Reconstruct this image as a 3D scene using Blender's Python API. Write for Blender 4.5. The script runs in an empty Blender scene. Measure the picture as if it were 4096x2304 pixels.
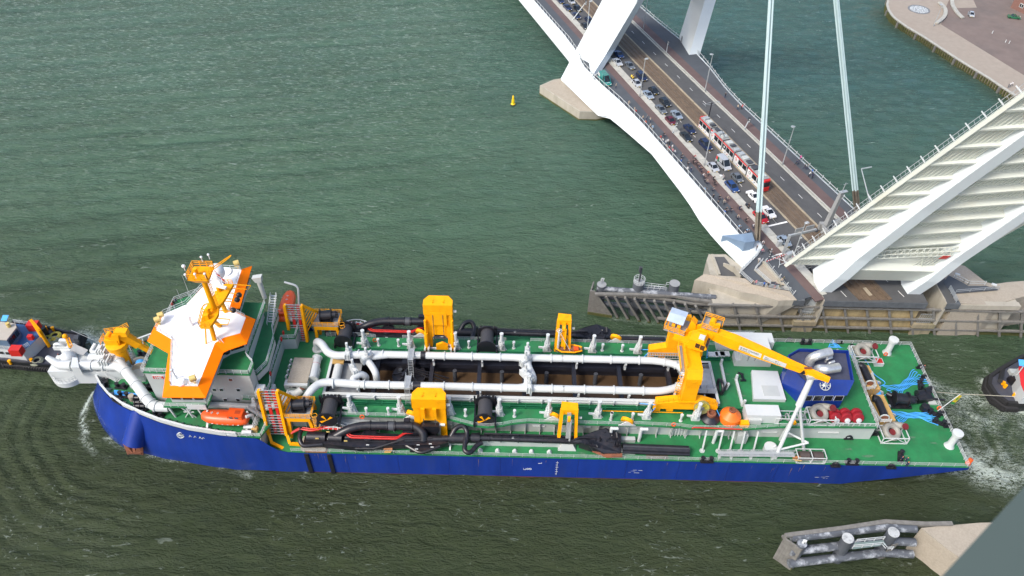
import bpy, bmesh, math, random
from math import sin, cos, pi, radians, hypot, atan2
from mathutils import Vector as V, Matrix
import numpy as np
SC = bpy.context.scene
COL = SC.collection
# ------------------------------------------------------------------ camera
CAMZ, PITCH, ROLL, FPX = 126.0, radians(44.0), radians(1.3), 3041.0
cam_d = bpy.data.cameras.new('camera'); cam = bpy.data.objects.new('camera', cam_d); COL.objects.link(cam); SC.camera = cam
cam_d.sensor_width = 36; cam_d.lens = 36 * FPX / 4096; cam_d.dof.use_dof = True; cam_d.dof.focus_distance = 150; cam_d.dof.aperture_fstop = 1.4; cam_d.clip_start = 0.5; cam_d.clip_end = 9000
fw = V((0, cos(PITCH), -sin(PITCH))); r0 = V((1, 0, 0)); u0 = r0.cross(fw)
RT = r0 * cos(ROLL) + u0 * sin(ROLL); UP = u0 * cos(ROLL) - r0 * sin(ROLL)
cam.matrix_world = Matrix(((RT.x, UP.x, -fw.x, 0), (RT.y, UP.y, -fw.y, 0), (RT.z, UP.z, -fw.z, CAMZ), (0, 0, 0, 1)))
# ------------------------------------------------------------------ light
SUN_EL, SUN_AZ = radians(48), radians(232)      # azimuth clockwise from +Y
w = bpy.data.worlds.new('World'); SC.world = w; w.use_nodes = True
nt = w.node_tree; bg = nt.nodes['Background']
sky = nt.nodes.new('ShaderNodeTexSky'); sky.sky_type = 'NISHITA'; sky.sun_disc = False
sky.sun_elevation = SUN_EL; sky.sun_rotation = SUN_AZ; sky.dust_density = 4.0; sky.air_density = 1.0; sky.ozone_density = 1.5
nt.links.new(sky.outputs[0], bg.inputs[0]); bg.inputs[1].default_value = 0.15
sd = bpy.data.lights.new('sun', 'SUN'); sd.energy = 1.5; sd.angle = radians(14); sd.color = (1.0, 0.96, 0.9)
sun = bpy.data.objects.new('sun', sd); COL.objects.link(sun)
sdir = V((sin(SUN_AZ) * cos(SUN_EL), cos(SUN_AZ) * cos(SUN_EL), sin(SUN_EL)))
sun.rotation_euler = sdir.to_track_quat('Z', 'Y').to_euler(); sun.location = (0, 0, 300)
SC.view_settings.view_transform = 'Standard'; SC.view_settings.look = 'None'; SC.view_settings.gamma = 1
SC.view_settings.exposure = 0.78; SC.view_settings.use_curve_mapping = False
# ------------------------------------------------------------------ surveying: photograph measurements to metres at a known height
def G(px, py, z=0.0):
    d = fw + RT * ((px - 2048) / FPX) - UP * ((py - 1152) / FPX)
    return V((0, 0, CAMZ)) + d * ((z - CAMZ) / d.z)
def PJ(p):
    q = V(p) - V((0, 0, CAMZ)); c = q.dot(fw)
    return 2048 + FPX * q.dot(RT) / c, 1152 - FPX * q.dot(UP) / c
def ZM(ox, oy, s):
    def q(x, y, z=0.0): return G(ox + x / s, oy + y / s, z)
    q.k = (ox, oy, s)
    return q
ZA = ZM(0, 960, 1.5098); ZB = ZM(400, 1000, 1.9325); ZC = ZM(1000, 1100, 1.811); ZD = ZM(1600, 1100, 1.7044); ZE = ZM(2400, 1200, 1.9325)
ZF = ZM(3100, 1250, 1.9317); ZG = ZM(2300, 950, 2.3418); ZH = ZM(3000, 1900, 2.35); ZI = ZM(2000, 0, 2.07); ZJ = ZM(2500, 350, 1.811)
ZK = ZM(3000, 350, 1.449); ZL = ZM(3400, 0, 3.22); ZN = ZM(560, 1020, 4.261); ZO = ZM(1040, 1520, 3.389); ZP = ZM(2550, 1260, 3.449)
ZQ = ZM(200, 1260, 4.83); ZR = ZM(3050, 1000, 3.963); ZS = ZM(2750, 850, 3.917); ZT = ZM(3400, 1050, 3.701)
def up(base, q, y):        # height of the point above `base` seen at row y of a survey crop
    py = q.k[1] + y / q.k[2]; lo, hi = base[2] - 30, CAMZ - 4
    for _ in range(40):
        m = (lo + hi) / 2
        if PJ((base[0], base[1], m))[1] > py: lo = m
        else: hi = m
    return lo
# ------------------------------------------------------------------ mesh collector
def unit(a):
    a = V(a); return a / max(a.length, 1e-9)
def frame(d):
    d = unit(d); a = V((0, 0, 1)) if abs(d.z) < .95 else V((0, 1, 0))
    x = unit(a.cross(d)); return x, d.cross(x), d
class M:
    def __init__(s): s.v = []; s.f = []; s.mi = []; s.k = 0
    def add(s, vs, fs, k=None):
        n = len(s.v); s.v += [tuple(a) for a in vs]; s.f += [tuple(i + n for i in f) for f in fs]; s.mi += [s.k if k is None else k] * len(fs); return s
    def box(s, x0, y0, z0, x1, y1, z1):
        x0, x1 = min(x0, x1), max(x0, x1); y0, y1 = min(y0, y1), max(y0, y1); z0, z1 = min(z0, z1), max(z0, z1)
        return s.add([(x0,y0,z0),(x1,y0,z0),(x1,y1,z0),(x0,y1,z0),(x0,y0,z1),(x1,y0,z1),(x1,y1,z1),(x0,y1,z1)],
              [(0,3,2,1),(4,5,6,7),(0,1,5,4),(1,2,6,5),(2,3,7,6),(3,0,4,7)])
    def obox(s, c, sx, sy, sz, rz=0, dz=0):      # centre of the base, turned by rz
        m = M().box(-sx/2, -sy/2, 0, sx/2, sy/2, sz); a, b = cos(rz), sin(rz)
        return s.add([(c[0]+x*a-y*b, c[1]+x*b+y*a, c[2]+z+dz) for x, y, z in m.v], m.f)
    def beam(s, p, q, w, h=None):
        p, q = V(p), V(q); x, y, d = frame(q - p); h = h or w; x = x*w/2; y = y*h/2
        return s.add([p-x-y, p+x-y, p+x+y, p-x+y, q-x-y, q+x-y, q+x+y, q-x+y], [(0,3,2,1),(4,5,6,7),(0,1,5,4),(1,2,6,5),(2,3,7,6),(3,0,4,7)])
    def cyl(s, p, q, r, r2=None, n=14, cap=True):
        p, q = V(p), V(q); x, y, d = frame(q - p); r2 = r if r2 is None else r2; vs = []
        for c, rr in ((p, r), (q, r2)):
            for i in range(n): t = 2*pi*i/n; vs.append(c + x*cos(t)*rr + y*sin(t)*rr)
        fs = [(i, (i+1) % n, n+(i+1) % n, n+i) for i in range(n)]
        if cap: fs += [tuple(range(n-1, -1, -1)), tuple(range(n, 2*n))]
        return s.add(vs, fs)
    def tube(s, pts, r, n=10, cap=True):
        pts = [V(p) for p in pts]; vs = []; px = None; L = len(pts)
        for i, c in enumerate(pts):
            d = unit(pts[min(i+1, L-1)] - pts[max(i-1, 0)])
            if px is None: px = frame(d)[0]
            x = unit(px - d * px.dot(d)); y = d.cross(x); px = x
            rr = r[i] if isinstance(r, (list, tuple)) else r
            for k in range(n): t = 2*pi*k/n; vs.append(c + x*cos(t)*rr + y*sin(t)*rr)
        fs = [(a*n+k, a*n+(k+1) % n, (a+1)*n+(k+1) % n, (a+1)*n+k) for a in range(L-1) for k in range(n)]
        if cap: fs += [tuple(range(n-1, -1, -1)), tuple(range((L-1)*n, L*n))]
        return s.add(vs, fs)
    def prism(s, poly, z0, z1):
        n = len(poly); g = lambda z, i: z[i] if isinstance(z, (list, tuple)) else z
        vs = [(p[0], p[1], g(z0, i)) for i, p in enumerate(poly)] + [(p[0], p[1], g(z1, i)) for i, p in enumerate(poly)]
        return s.add(vs, [tuple(range(n-1, -1, -1)), tuple(range(n, 2*n))] + [(i, (i+1) % n, n+(i+1) % n, n+i) for i in range(n)])
    def slab(s, pts, th):                      # any planar outline given a thickness vector
        n = len(pts); th = V(th); vs = [V(p) for p in pts] + [V(p)+th for p in pts]
        return s.add(vs, [tuple(range(n-1, -1, -1)), tuple(range(n, 2*n))] + [(i, (i+1) % n, n+(i+1) % n, n+i) for i in range(n)])
    def quad(s, *p): return s.add(p, [tuple(range(len(p)))])
    def lathe(s, prof, c, n=20, ax=(0, 0, 1)):
        x, y, d = frame(ax); c = V(c); vs = [c + d*z + x*cos(2*pi*i/n)*r + y*sin(2*pi*i/n)*r for r, z in prof for i in range(n)]
        fs = [(a*n+k, a*n+(k+1) % n, (a+1)*n+(k+1) % n, (a+1)*n+k) for a in range(len(prof)-1) for k in range(n)]
        if prof[0][0] > .001: fs.append(tuple(range(n-1, -1, -1)))
        if prof[-1][0] > .001: fs.append(tuple(range((len(prof)-1)*n, len(prof)*n)))
        return s.add(vs, fs)
    def ball(s, c, r, n=12, sz=1): return s.lathe([(max(.0008, r*sin(pi*i/(n//2))), -r*cos(pi*i/(n//2))*sz) for i in range(n//2+1)], c, n)
    def ring(s, c, ax, R, r, n=24, m=8):
        x, y, d = frame(ax); c = V(c); vs = []
        for i in range(n):
            t = 2*pi*i/n; e = x*cos(t) + y*sin(t)
            for k in range(m): a = 2*pi*k/m; vs.append(c + e*(R + r*cos(a)) + d*r*sin(a))
        return s.add(vs, [(i*m+k, ((i+1) % n)*m+k, ((i+1) % n)*m+(k+1) % m, i*m+(k+1) % m) for i in range(n) for k in range(m)])
    def rail(s, pts, h=1.1, step=1.6, r=.035, bars=3):
        pts = [V(p) for p in pts]; k0 = s.k
        for a, b in zip(pts, pts[1:]):
            L = (b-a).length; n = max(1, round(L/step)); z = V((0, 0, 1))
            for j in range(bars): s.beam(a+z*h*(j+1)/bars, b+z*h*(j+1)/bars, r*1.4)
            for i in range(n+1): p = a.lerp(b, i/n); s.beam(p, p+z*h, r*1.6)
        return s
    def build(s, name, mats, parent=None, smooth=35, local=False, **kw):
        me = bpy.data.meshes.new(name); off = V((0, 0, 0)) if local else root_of(parent)
        me.from_pydata([(a[0]-off.x, a[1]-off.y, a[2]-off.z) for a in s.v], [], s.f); me.update()
        for m in (mats if isinstance(mats, (list, tuple)) else [mats]): me.materials.append(m)
        me.polygons.foreach_set('material_index', s.mi)
        bm = bmesh.new(); bm.from_mesh(me); bmesh.ops.recalc_face_normals(bm, faces=bm.faces); bm.to_mesh(me); bm.free()
        if smooth: me.shade_smooth(); me.set_sharp_from_angle(angle=radians(smooth))
        o = bpy.data.objects.new(name, me); COL.objects.link(o)
        if parent: o.parent = parent
        return tag(o, **kw)
def root_of(p):
    o = V((0, 0, 0))
    while p: o += p.location; p = p.parent
    return o
def tag(o, label=None, cat=None, group=None, kind=None):
    if label: o['label'] = label
    if cat: o['category'] = cat
    if group: o['group'] = group
    if kind: o['kind'] = kind
    return o
def thing(name, label, cat, loc, group=None, rz=0):
    o = bpy.data.objects.new(name, None); COL.objects.link(o); o.location = loc; o.rotation_euler = (0, 0, rz); o.empty_display_size = .3
    return tag(o, label, cat, group)
KIDS = {}
def copy_tree(o, parent=None):
    c = o.copy(); COL.objects.link(c); c.parent = parent
    for ch in list(o.children): copy_tree(ch, c)
    return c
def bend(pts, rad, n=6):                       # rounds the corners of a polyline
    pts = [V(p) for p in pts]; out = [pts[0]]
    for a, b, c in zip(pts, pts[1:], pts[2:]):
        d1, d2 = unit(a-b), unit(c-b); L = min(rad, (a-b).length*.49, (c-b).length*.49)
        for i in range(n+1):
            t = i/n; out.append((b+d1*L)*(1-t)**2 + b*2*t*(1-t) + (b+d2*L)*t*t)
    return out + [pts[-1]]
def catmull(pts, n=6):
    pts = [V(p) for p in pts]; out = []
    for i in range(len(pts)-1):
        a, b, c, d = pts[max(i-1, 0)], pts[i], pts[i+1], pts[min(i+2, len(pts)-1)]
        for k in range(n):
            t = k/n; out.append(.5*(2*b + (c-a)*t + (2*a-5*b+4*c-d)*t*t + (3*b-a-3*c+d)*t**3))
    return out + [pts[-1]]
# ------------------------------------------------------------------ materials
def mat(name, col, rough=.5, var=.12, scale=.6, metal=0, bump=0, bscale=8, dirt=None, dirt_amt=0, dscale=.35, stretch=(1, 1, 1), spec=.5, coat=0):
    m = bpy.data.materials.new(name); m.use_nodes = True; n = m.node_tree.nodes; l = m.node_tree.links
    b = n['Principled BSDF']; b.inputs['Roughness'].default_value = rough; b.inputs['Metallic'].default_value = metal
    b.inputs['Specular IOR Level'].default_value = spec; b.inputs['Coat Weight'].default_value = coat
    ge = n.new('ShaderNodeNewGeometry'); mp = n.new('ShaderNodeMapping'); mp.inputs['Scale'].default_value = stretch; l.new(ge.outputs['Position'], mp.inputs[0])
    no = n.new('ShaderNodeTexNoise'); no.inputs['Scale'].default_value = scale; no.inputs['Detail'].default_value = 6; no.inputs['Roughness'].default_value = .65; l.new(mp.outputs[0], no.inputs['Vector'])
    mr = n.new('ShaderNodeMapRange'); mr.inputs[1].default_value = .3; mr.inputs[2].default_value = .7; mr.inputs[3].default_value = 1-var; mr.inputs[4].default_value = 1+var; l.new(no.outputs['Fac'], mr.inputs[0])
    mx = n.new('ShaderNodeMix'); mx.data_type = 'RGBA'; mx.blend_type = 'MULTIPLY'; mx.inputs[0].default_value = 1; mx.inputs[6].default_value = (*col, 1); l.new(mr.outputs[0], mx.inputs[7])
    out = mx.outputs[2]
    if dirt:
        n2 = n.new('ShaderNodeTexNoise'); n2.inputs['Scale'].default_value = dscale; n2.inputs['Detail'].default_value = 8; n2.inputs['Roughness'].default_value = .7; l.new(mp.outputs[0], n2.inputs['Vector'])
        m2 = n.new('ShaderNodeMapRange'); m2.inputs[1].default_value = .5; m2.inputs[2].default_value = .75; m2.inputs[4].default_value = dirt_amt; l.new(n2.outputs['Fac'], m2.inputs[0])
        x2 = n.new('ShaderNodeMix'); x2.data_type = 'RGBA'; l.new(m2.outputs[0], x2.inputs[0]); l.new(out, x2.inputs[6]); x2.inputs[7].default_value = (*dirt, 1); out = x2.outputs[2]
    l.new(out, b.inputs['Base Color'])
    if bump:
        n3 = n.new('ShaderNodeTexNoise'); n3.inputs['Scale'].default_value = bscale; n3.inputs['Detail'].default_value = 5; l.new(mp.outputs[0], n3.inputs['Vector'])
        bp = n.new('ShaderNodeBump'); bp.inputs['Strength'].default_value = 1; bp.inputs['Distance'].default_value = bump; l.new(n3.outputs['Fac'], bp.inputs['Height']); l.new(bp.outputs[0], b.inputs['Normal'])
    return m
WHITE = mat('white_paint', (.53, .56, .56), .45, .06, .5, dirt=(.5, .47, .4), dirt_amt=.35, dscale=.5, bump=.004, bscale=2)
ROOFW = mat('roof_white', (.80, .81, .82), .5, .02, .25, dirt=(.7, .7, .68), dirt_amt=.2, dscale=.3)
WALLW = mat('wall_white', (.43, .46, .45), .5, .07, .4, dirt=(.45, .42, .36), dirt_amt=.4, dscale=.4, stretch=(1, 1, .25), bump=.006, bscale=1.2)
BRW = mat('bridge_paint', (.64, .70, .72), .4, .04, .15, dirt=(.58, .62, .60), dirt_amt=.3, dscale=.12, bump=.004, bscale=.6)
LEAFW = mat('leaf_paint', (.58, .61, .55), .45, .06, .25, dirt=(.46, .43, .31), dirt_amt=.5, dscale=.25, bump=.004, bscale=1)
ANCH = mat('anchor_paint', (.16, .23, .32), .45, .08, .4, dirt=(.25, .30, .33), dirt_amt=.3)
GREEN = mat('deck_green', (.018, .172, .056), .55, .22, .35, dirt=(.040, .115, .05), dirt_amt=.75, dscale=.32, bump=.003, bscale=6)
GREENB = mat('rail_green', (.008, .12, .05), .5, .2, .5)
ORANGE = mat('visor_orange', (1.0, .20, .0), .6, .04, .5, stretch=(1, 1, .4), spec=.12)
LBOAT = mat('lifeboat_orange', (.72, .09, .012), .35, .08, .8)
YEL = mat('crane_yellow', (.90, .38, .003), .5, .08, .5, dirt=(.45, .18, .01), dirt_amt=.4, dscale=.6, bump=.003, bscale=2, spec=.2)
BLUE = mat('hull_blue', (.010, .036, .24), .2, .18, .3, dirt=(.03, .05, .16), dirt_amt=.6, dscale=.25, stretch=(1, 1, .18), bump=.012, bscale=.5)
BOOT = mat('boot_top', (.09, .02, .02), .7, .3, 1)
BLACK = mat('black_paint', (.012, .013, .018), .35, .3, 1.2, dirt=(.10, .055, .035), dirt_amt=.22, dscale=1.2, bump=.01, bscale=3)
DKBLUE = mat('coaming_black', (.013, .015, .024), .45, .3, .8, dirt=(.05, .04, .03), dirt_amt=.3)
MUD = mat('hopper_mud', (.085, .052, .028), .35, .3, .4, dirt=(.018, .012, .008), dirt_amt=.8, dscale=.2, bump=.03, bscale=1.5)
GREY = mat('grey_steel', (.27, .28, .28), .5, .12, .8, dirt=(.16, .14, .12), dirt_amt=.3)
DKGREY = mat('dark_grey', (.05, .055, .065), .55, .2, .8)
GALV = mat('galvanised', (.42, .45, .46), .4, .1, 1, metal=.3)
RED = mat('red_paint', (.50, .018, .014), .45, .1, 1)
RUST = mat('rust', (.20, .07, .035), .8, .3, 1.5, dirt=(.06, .03, .02), dirt_amt=.6)
ROPEB = mat('blue_rope', (.06, .34, .80), .7, .1, 3)
ROPEG = mat('hemp', (.45, .42, .33), .8, .1, 3)
GLASS = mat('window_glass', (.012, .016, .02), .08, .2, 2, spec=.8)
TAN = mat('searchlight_tan', (.55, .42, .14), .5, .1, 2)
CONT = mat('container_ochre', (.48, .30, .10), .6, .15, 1, dirt=(.30, .20, .08), dirt_amt=.4, dscale=1)
RUBBER = mat('rubber', (.015, .015, .016), .8, .2, 2)
ASPH = mat('asphalt', (.074, .076, .078), .85, .14, .35, dirt=(.11, .11, .11), dirt_amt=.4, dscale=.15, bump=.004, bscale=20, stretch=(1, 1, 1))
PAVE = mat('dark_pavement', (.068, .078, .09), .85, .10, .3, bump=.003, bscale=14)
CYC = mat('cycle_red', (.115, .078, .074), .85, .14, .3, dirt=(.10, .09, .09), dirt_amt=.5, dscale=.15)
TRK = mat('tram_bed', (.125, .088, .058), .85, .22, .8, dirt=(.05, .04, .035), dirt_amt=.7, dscale=.5, bump=.006, bscale=8)
KERB = mat('kerb_stone', (.40, .40, .36), .8, .12, .8, dirt=(.22, .21, .18), dirt_amt=.5, dscale=.7, bump=.004, bscale=6)
KERBT = mat('tram_kerb', (.33, .28, .20), .8, .15, .8, dirt=(.16, .13, .09), dirt_amt=.5, dscale=.7)
CONC = mat('concrete', (.37, .345, .285), .85, .10, .5, dirt=(.17, .16, .12), dirt_amt=.55, dscale=.35, stretch=(1, 1, .3), bump=.01, bscale=5)
CONCT = mat('concrete_top', (.34, .30, .24), .9, .12, 3, dirt=(.20, .18, .14), dirt_amt=.5, dscale=.5, bump=.012, bscale=10)
CONCD = mat('concrete_stained', (.30, .255, .17), .85, .22, .6, dirt=(.07, .085, .03), dirt_amt=.9, dscale=.28, stretch=(1, 1, .22), bump=.02, bscale=3)
ALGAE = mat('algae', (.07, .075, .02), .8, .3, 1, dirt=(.025, .03, .012), dirt_amt=.8)
TIMB = mat('old_timber', (.17, .165, .15), .85, .22, 1.2, dirt=(.07, .07, .06), dirt_amt=.6, dscale=1, bump=.02, bscale=6)
PIPEG = mat('pile_grey', (.085, .095, .11), .5, .12, .6, dirt=(.5, .5, .5), dirt_amt=.0)
PIPEP = mat('pile_grey_peeling', (.085, .095, .11), .5, .12, .6, dirt=(.62, .66, .70), dirt_amt=.95, dscale=.55)
LINE = mat('road_marking', (.75, .75, .72), .7, .1, 2)
BRICK = mat('brick_paving', (.30, .26, .215), .9, .08, .5, dirt=(.27, .21, .17), dirt_amt=.5, dscale=.1, bump=.006, bscale=6)
BRICKD = mat('dark_paving', (.165, .13, .115), .9, .12, .2, dirt=(.10, .095, .09), dirt_amt=.7, dscale=.06, bump=.006, bscale=6)
CABLE = mat('stay_cable', (.40, .52, .53), .35, .04, .3)
BRASS = mat('cable_socket', (.22, .19, .15), .35, .2, .6, metal=.6)
# ================================================================== WATER
def mk_water():
    def axis(a, b, fine, lo, hi, mid):
        out = [a]; x = a
        while x < b:
            st = fine if lo <= x <= hi else (mid if lo-160 <= x <= hi+260 else 90)
            x += st; out.append(x)
        return np.array(out)
    xs = axis(-3200, 3200, .75, -110, 150, 1.7); ys = axis(-800, 5200, .75, 50, 190, 1.7)
    X, Y = np.meshgrid(xs, ys); rs = np.random.RandomState(5)
    Z = np.zeros_like(X)
    SWL = np.zeros_like(X); sw = np.clip((30-X)/90, .25, 1)*np.clip((Y-60)/60,.3,1)
    for lam, an, amp in ((9.5,104,.13),(8.2,100,.10),(12.5,108,.12),(6.5,97,.06)):
        a = radians(an); k = 2*pi/lam; env = .45+.55*np.sin(X*.021+Y*.037+lam)*np.sin(Y*.05-X*.013+lam*2); dZ = sw*env*np.sin(k*(X*cos(a)+Y*sin(a))+1.1*np.sin(X*.025+lam)); Z += amp*1.3*dZ; SWL = SWL + dZ*amp*4
    for i in range(18):
        lam = rs.uniform(2.6, 7); a = radians(rs.normal(103, 30)); k = 2*pi/lam; amp = .0115*lam*.5
        Z += amp*np.sin(k*(X*cos(a)+Y*sin(a)) + rs.uniform(0, 6) + 1.2*np.sin(X*.03*rs.rand()+Y*.04*rs.rand()+i))
    def near(pl, wd):
        D = np.full(X.shape, 1e9)
        for p, q in zip(pl, pl[1:]):
            dx, dy = q[0]-p[0], q[1]-p[1]; L2 = dx*dx+dy*dy
            t = np.clip(((X-p[0])*dx+(Y-p[1])*dy)/L2, 0, 1); D = np.minimum(D, np.hypot(X-p[0]-t*dx, Y-p[1]-t*dy))
        return np.exp(-(D/wd)**2), D
    foam = np.zeros_like(X)
    def line(q, pts, wd, a):
        nonlocal foam
        g, D = near([q(x, y, 0) for x, y in pts], wd); foam = np.maximum(foam, g*a)
    line(ZA, [(612,893),(560,925),(525,990),(500,1050),(492,1100),(515,1160)], .5, .92)
    line(ZA, [(640,1195),(700,1232),(780,1262),(870,1292),(1000,1318),(1120,1332)], .5, .6); line(ZA, [(520,1165),(500,1190),(545,1260),(600,1310),(660,1340)], .6, .45)
    line(ZA, [(1130,1330),(1200,1325),(1290,1345),(1400,1390),(1500,1425)], .8, .55)
    line(ZA, [(500,590),(560,610),(620,640),(700,650)], 3.0, .75)
    line(ZA, [(490,575),(620,560)], 1.6, .55); line(ZA, [(0,470),(80,490),(200,480),(330,540),(480,570)], .8, .35)
    line(ZA, [(0,765),(160,775),(340,790)], .6, .35)
    line(ZF, [(1210,560),(1290,600),(1450,660),(1600,690),(1750,780),(1924,800)], 2.2, .50)
    line(ZF, [(1350,800),(1500,830),(1700,850),(1924,870)], 4.5, .5)
    line(ZF, [(1420,900),(1560,1040),(1750,1180),(1924,1240)], 6.5, .52)
    line(ZF, [(1480,1130),(1600,1210),(1800,1270)], 4.0, .72); line(ZF, [(1510,1090),(1480,1040),(1440,990)], 1.6, .7)
    line(ZF, [(1130,1250),(1300,1225),(1480,1215)], 1.0, .5)
    line(ZF, [(1620,540),(1650,600),(1700,660),(1760,710),(1850,745),(1924,750)], 1.5, .98)
    line(ZF, [(1650,440),(1700,420),(1740,460)], 1.2, .55)
    line(ZG, [(340,760),(560,790),(700,800),(860,800),(1100,830)], .9, .35)
    line(ZK, [(0,1400),(500,1412),(1000,1418)], .5, .35)
    # diverging wake ripples round the bow and behind the stern
    for (cx, cy, R0, R1, lam, amp, t0, t1) in ((-70, 94, 17, 62, 2.9, .04, 150, 300), (84, 95, 5, 60, 3.4, .06, -80, 20)):
        R = np.hypot((X-cx)*.92, Y-cy); T = np.degrees(np.arctan2(Y-cy, X-cx)) % 360
        dt = np.abs((T-(t0+t1)/2+180) % 360-180); env = np.clip(1-(dt/((t1-t0)/2))**4, 0, 1)*np.clip((R-R0)/5, 0, 1)*np.exp(-np.clip(R-R0, 0, 1e4)/24)
        dZ = env*np.sin(2*pi*R/lam + 1.1*np.sin(T*.15)+1.6*np.sin(X*.09+Y*.05)*np.sin(Y*.11)); Z += amp*dZ; SWL = SWL + dZ*.6
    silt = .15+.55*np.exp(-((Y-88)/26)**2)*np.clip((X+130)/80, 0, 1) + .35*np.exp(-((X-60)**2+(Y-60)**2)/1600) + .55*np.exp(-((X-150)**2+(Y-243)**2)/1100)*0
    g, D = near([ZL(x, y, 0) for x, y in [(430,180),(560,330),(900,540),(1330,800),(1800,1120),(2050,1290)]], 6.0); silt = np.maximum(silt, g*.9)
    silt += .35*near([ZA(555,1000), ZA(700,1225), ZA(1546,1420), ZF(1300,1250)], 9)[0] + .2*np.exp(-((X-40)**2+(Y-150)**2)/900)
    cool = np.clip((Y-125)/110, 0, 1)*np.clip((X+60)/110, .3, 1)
    ny, nx = X.shape; co = np.stack([X, Y, Z], -1).reshape(-1, 3).astype('f')
    idx = np.arange(nx*ny).reshape(ny, nx); q = np.stack([idx[:-1, :-1], idx[:-1, 1:], idx[1:, 1:], idx[1:, :-1]], -1).reshape(-1, 4)
    me = bpy.data.meshes.new('river'); me.vertices.add(len(co)); me.vertices.foreach_set('co', co.ravel())
    me.loops.add(q.size); me.loops.foreach_set('vertex_index', q.ravel().astype('i')); me.polygons.add(len(q))
    me.polygons.foreach_set('loop_start', np.arange(0, q.size, 4, dtype='i')); me.update(calc_edges=True); me.shade_smooth()
    for nm, ar in (('foam', foam), ('silt', np.clip(silt, 0, 1)), ('cool', cool), ('swell', np.clip(.5+SWL*.5, 0, 1)), ('sheen', np.clip((Y-105)/120, 0, 1)*np.clip((70-X)/110, .4, 1)), ('near_darkening', np.clip((150-Y-.12*X)/85, 0, 1)**.8)):
        at = me.attributes.new(nm, 'FLOAT', 'POINT'); at.data.foreach_set('value', ar.ravel().astype('f'))
    m = bpy.data.materials.new('river_water'); m.use_nodes = True; n = m.node_tree.nodes; l = m.node_tree.links; b = n['Principled BSDF']
    ge = n.new('ShaderNodeNewGeometry')
    def A(nm): a = n.new('ShaderNodeAttribute'); a.attribute_name = nm; return a.outputs['Fac']
    def noise(sc, det, st=(1, 1, 1), rot=0, rough=.6, dist=0):
        mp = n.new('ShaderNodeMapping'); mp.inputs['Scale'].default_value = st; mp.inputs['Rotation'].default_value = (0, 0, radians(rot)); l.new(ge.outputs['Position'], mp.inputs[0])
        t = n.new('ShaderNodeTexNoise'); t.inputs['Scale'].default_value = sc; t.inputs['Detail'].default_value = det; t.inputs['Roughness'].default_value = rough; t.inputs['Distortion'].default_value = dist
        l.new(mp.outputs[0], t.inputs['Vector']); return t.outputs['Fac']
    def mth(op, a, c):
        t = n.new('ShaderNodeMath'); t.operation = op
        for i, z in enumerate((a, c)):
            if hasattr(z, 'links'): l.new(z, t.inputs[i])
            else: t.inputs[i].default_value = z
        return t.outputs[0]
    def mr(a, *v):
        t = n.new('ShaderNodeMapRange')
        l.new(a, t.inputs[0])
        for i, z in enumerate(v): t.inputs[i+1].default_value = z
        return t.outputs[0]
    def mix(f, a, c):
        t = n.new('ShaderNodeMix'); t.data_type = 'RGBA'; l.new(f, t.inputs[0])
        for i, z in ((6, a), (7, c)):
            if hasattr(z, 'links'): l.new(z, t.inputs[i])
            else: t.inputs[i].default_value = (*z, 1)
        return t.outputs[2]
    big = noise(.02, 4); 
    c = mix(mr(big, .3, .7), (.062, .124, .072), (.078, .144, .084)); c = mix(A('near_darkening'), c, mix(mr(big, .3, .7), (.034, .052, .022), (.044, .060, .026)))  # nearer water painted darker, imitating weaker sky reflection at a steep view
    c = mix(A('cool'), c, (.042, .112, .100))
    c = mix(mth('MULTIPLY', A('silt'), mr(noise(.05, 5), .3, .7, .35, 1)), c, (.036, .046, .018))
    # lacy foam: thin curling filaments
    f1 = noise(.55, 9, (1, 1.6, 1), 20, .68, 2.2); rid = mth('ABSOLUTE', mth('SUBTRACT', f1, .5), 0)
    f2 = noise(.16, 5, (1, 1, 1), 0, .6, 1.0)
    g1 = noise(1.5, 7, (1, 1.4, 1), 40, .65, 1.6); lace = mth('ADD', mr(rid, 0, .06, 1, 0), mth('MULTIPLY', mr(mth('ABSOLUTE', mth('SUBTRACT', g1, .5), 0), 0, .05, 1, 0), .32))
    fm = mth('MULTIPLY', mth('MULTIPLY', A('foam'), 1.5), mth('ADD', mth('MULTIPLY', lace, mr(f2, .36, .60, .12, 1)), mr(mth('ADD', A('foam'), mth('MULTIPLY', f1, .8)), 1.0, 1.3)))
    crest_glint = mth('MULTIPLY', mr(mth('ADD', noise(.62, 7, (.5, 1.9, 1), -12, .64, .9), mth('MULTIPLY', A('swell'), .10)), .645, .75), mth('MULTIPLY', mr(noise(.035, 4), .40, .62), .40)); crest_glint = mth('MAXIMUM', crest_glint, mth('MULTIPLY', mth('MULTIPLY', mr(mth('ADD', noise(.8, 6, (.8, 1.5, 1), 35, .64, 1.1), mth('MULTIPLY', A('swell'), .12)), .655, .75), mr(noise(.05, 3), .45, .6)), mth('MULTIPLY', A('near_darkening'), .34)))  # pale flecks on the wave tops: sky glints painted into the base colour
    sh = mth('MULTIPLY', mr(mth('ADD', noise(.95, 7, (.5, 1.8, 1), -14, .66, .7), mth('MULTIPLY', A('swell'), .08)), .53, .72), mth('MULTIPLY', A('sheen'), .36)); fm = mth('MAXIMUM', mth('MAXIMUM', fm, crest_glint), sh)  # sky sheen on far water painted as pale streaks, mixed in with the foam
    fc = mr(fm, .05, .8, 0, .9); n_clamp = fc
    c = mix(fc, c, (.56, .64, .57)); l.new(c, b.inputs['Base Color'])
    l.new(mr(fc, 0, 1, .11, .7), b.inputs['Roughness']); b.inputs['IOR'].default_value = 1.333
    h = mth('ADD', mth('MULTIPLY', noise(.30, 6, (.55, 1.5, 1), -10, .62, .4), 1.0), mth('MULTIPLY', noise(.85, 7, (.6, 1.5, 1), -16, .68, .5), .55))
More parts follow.
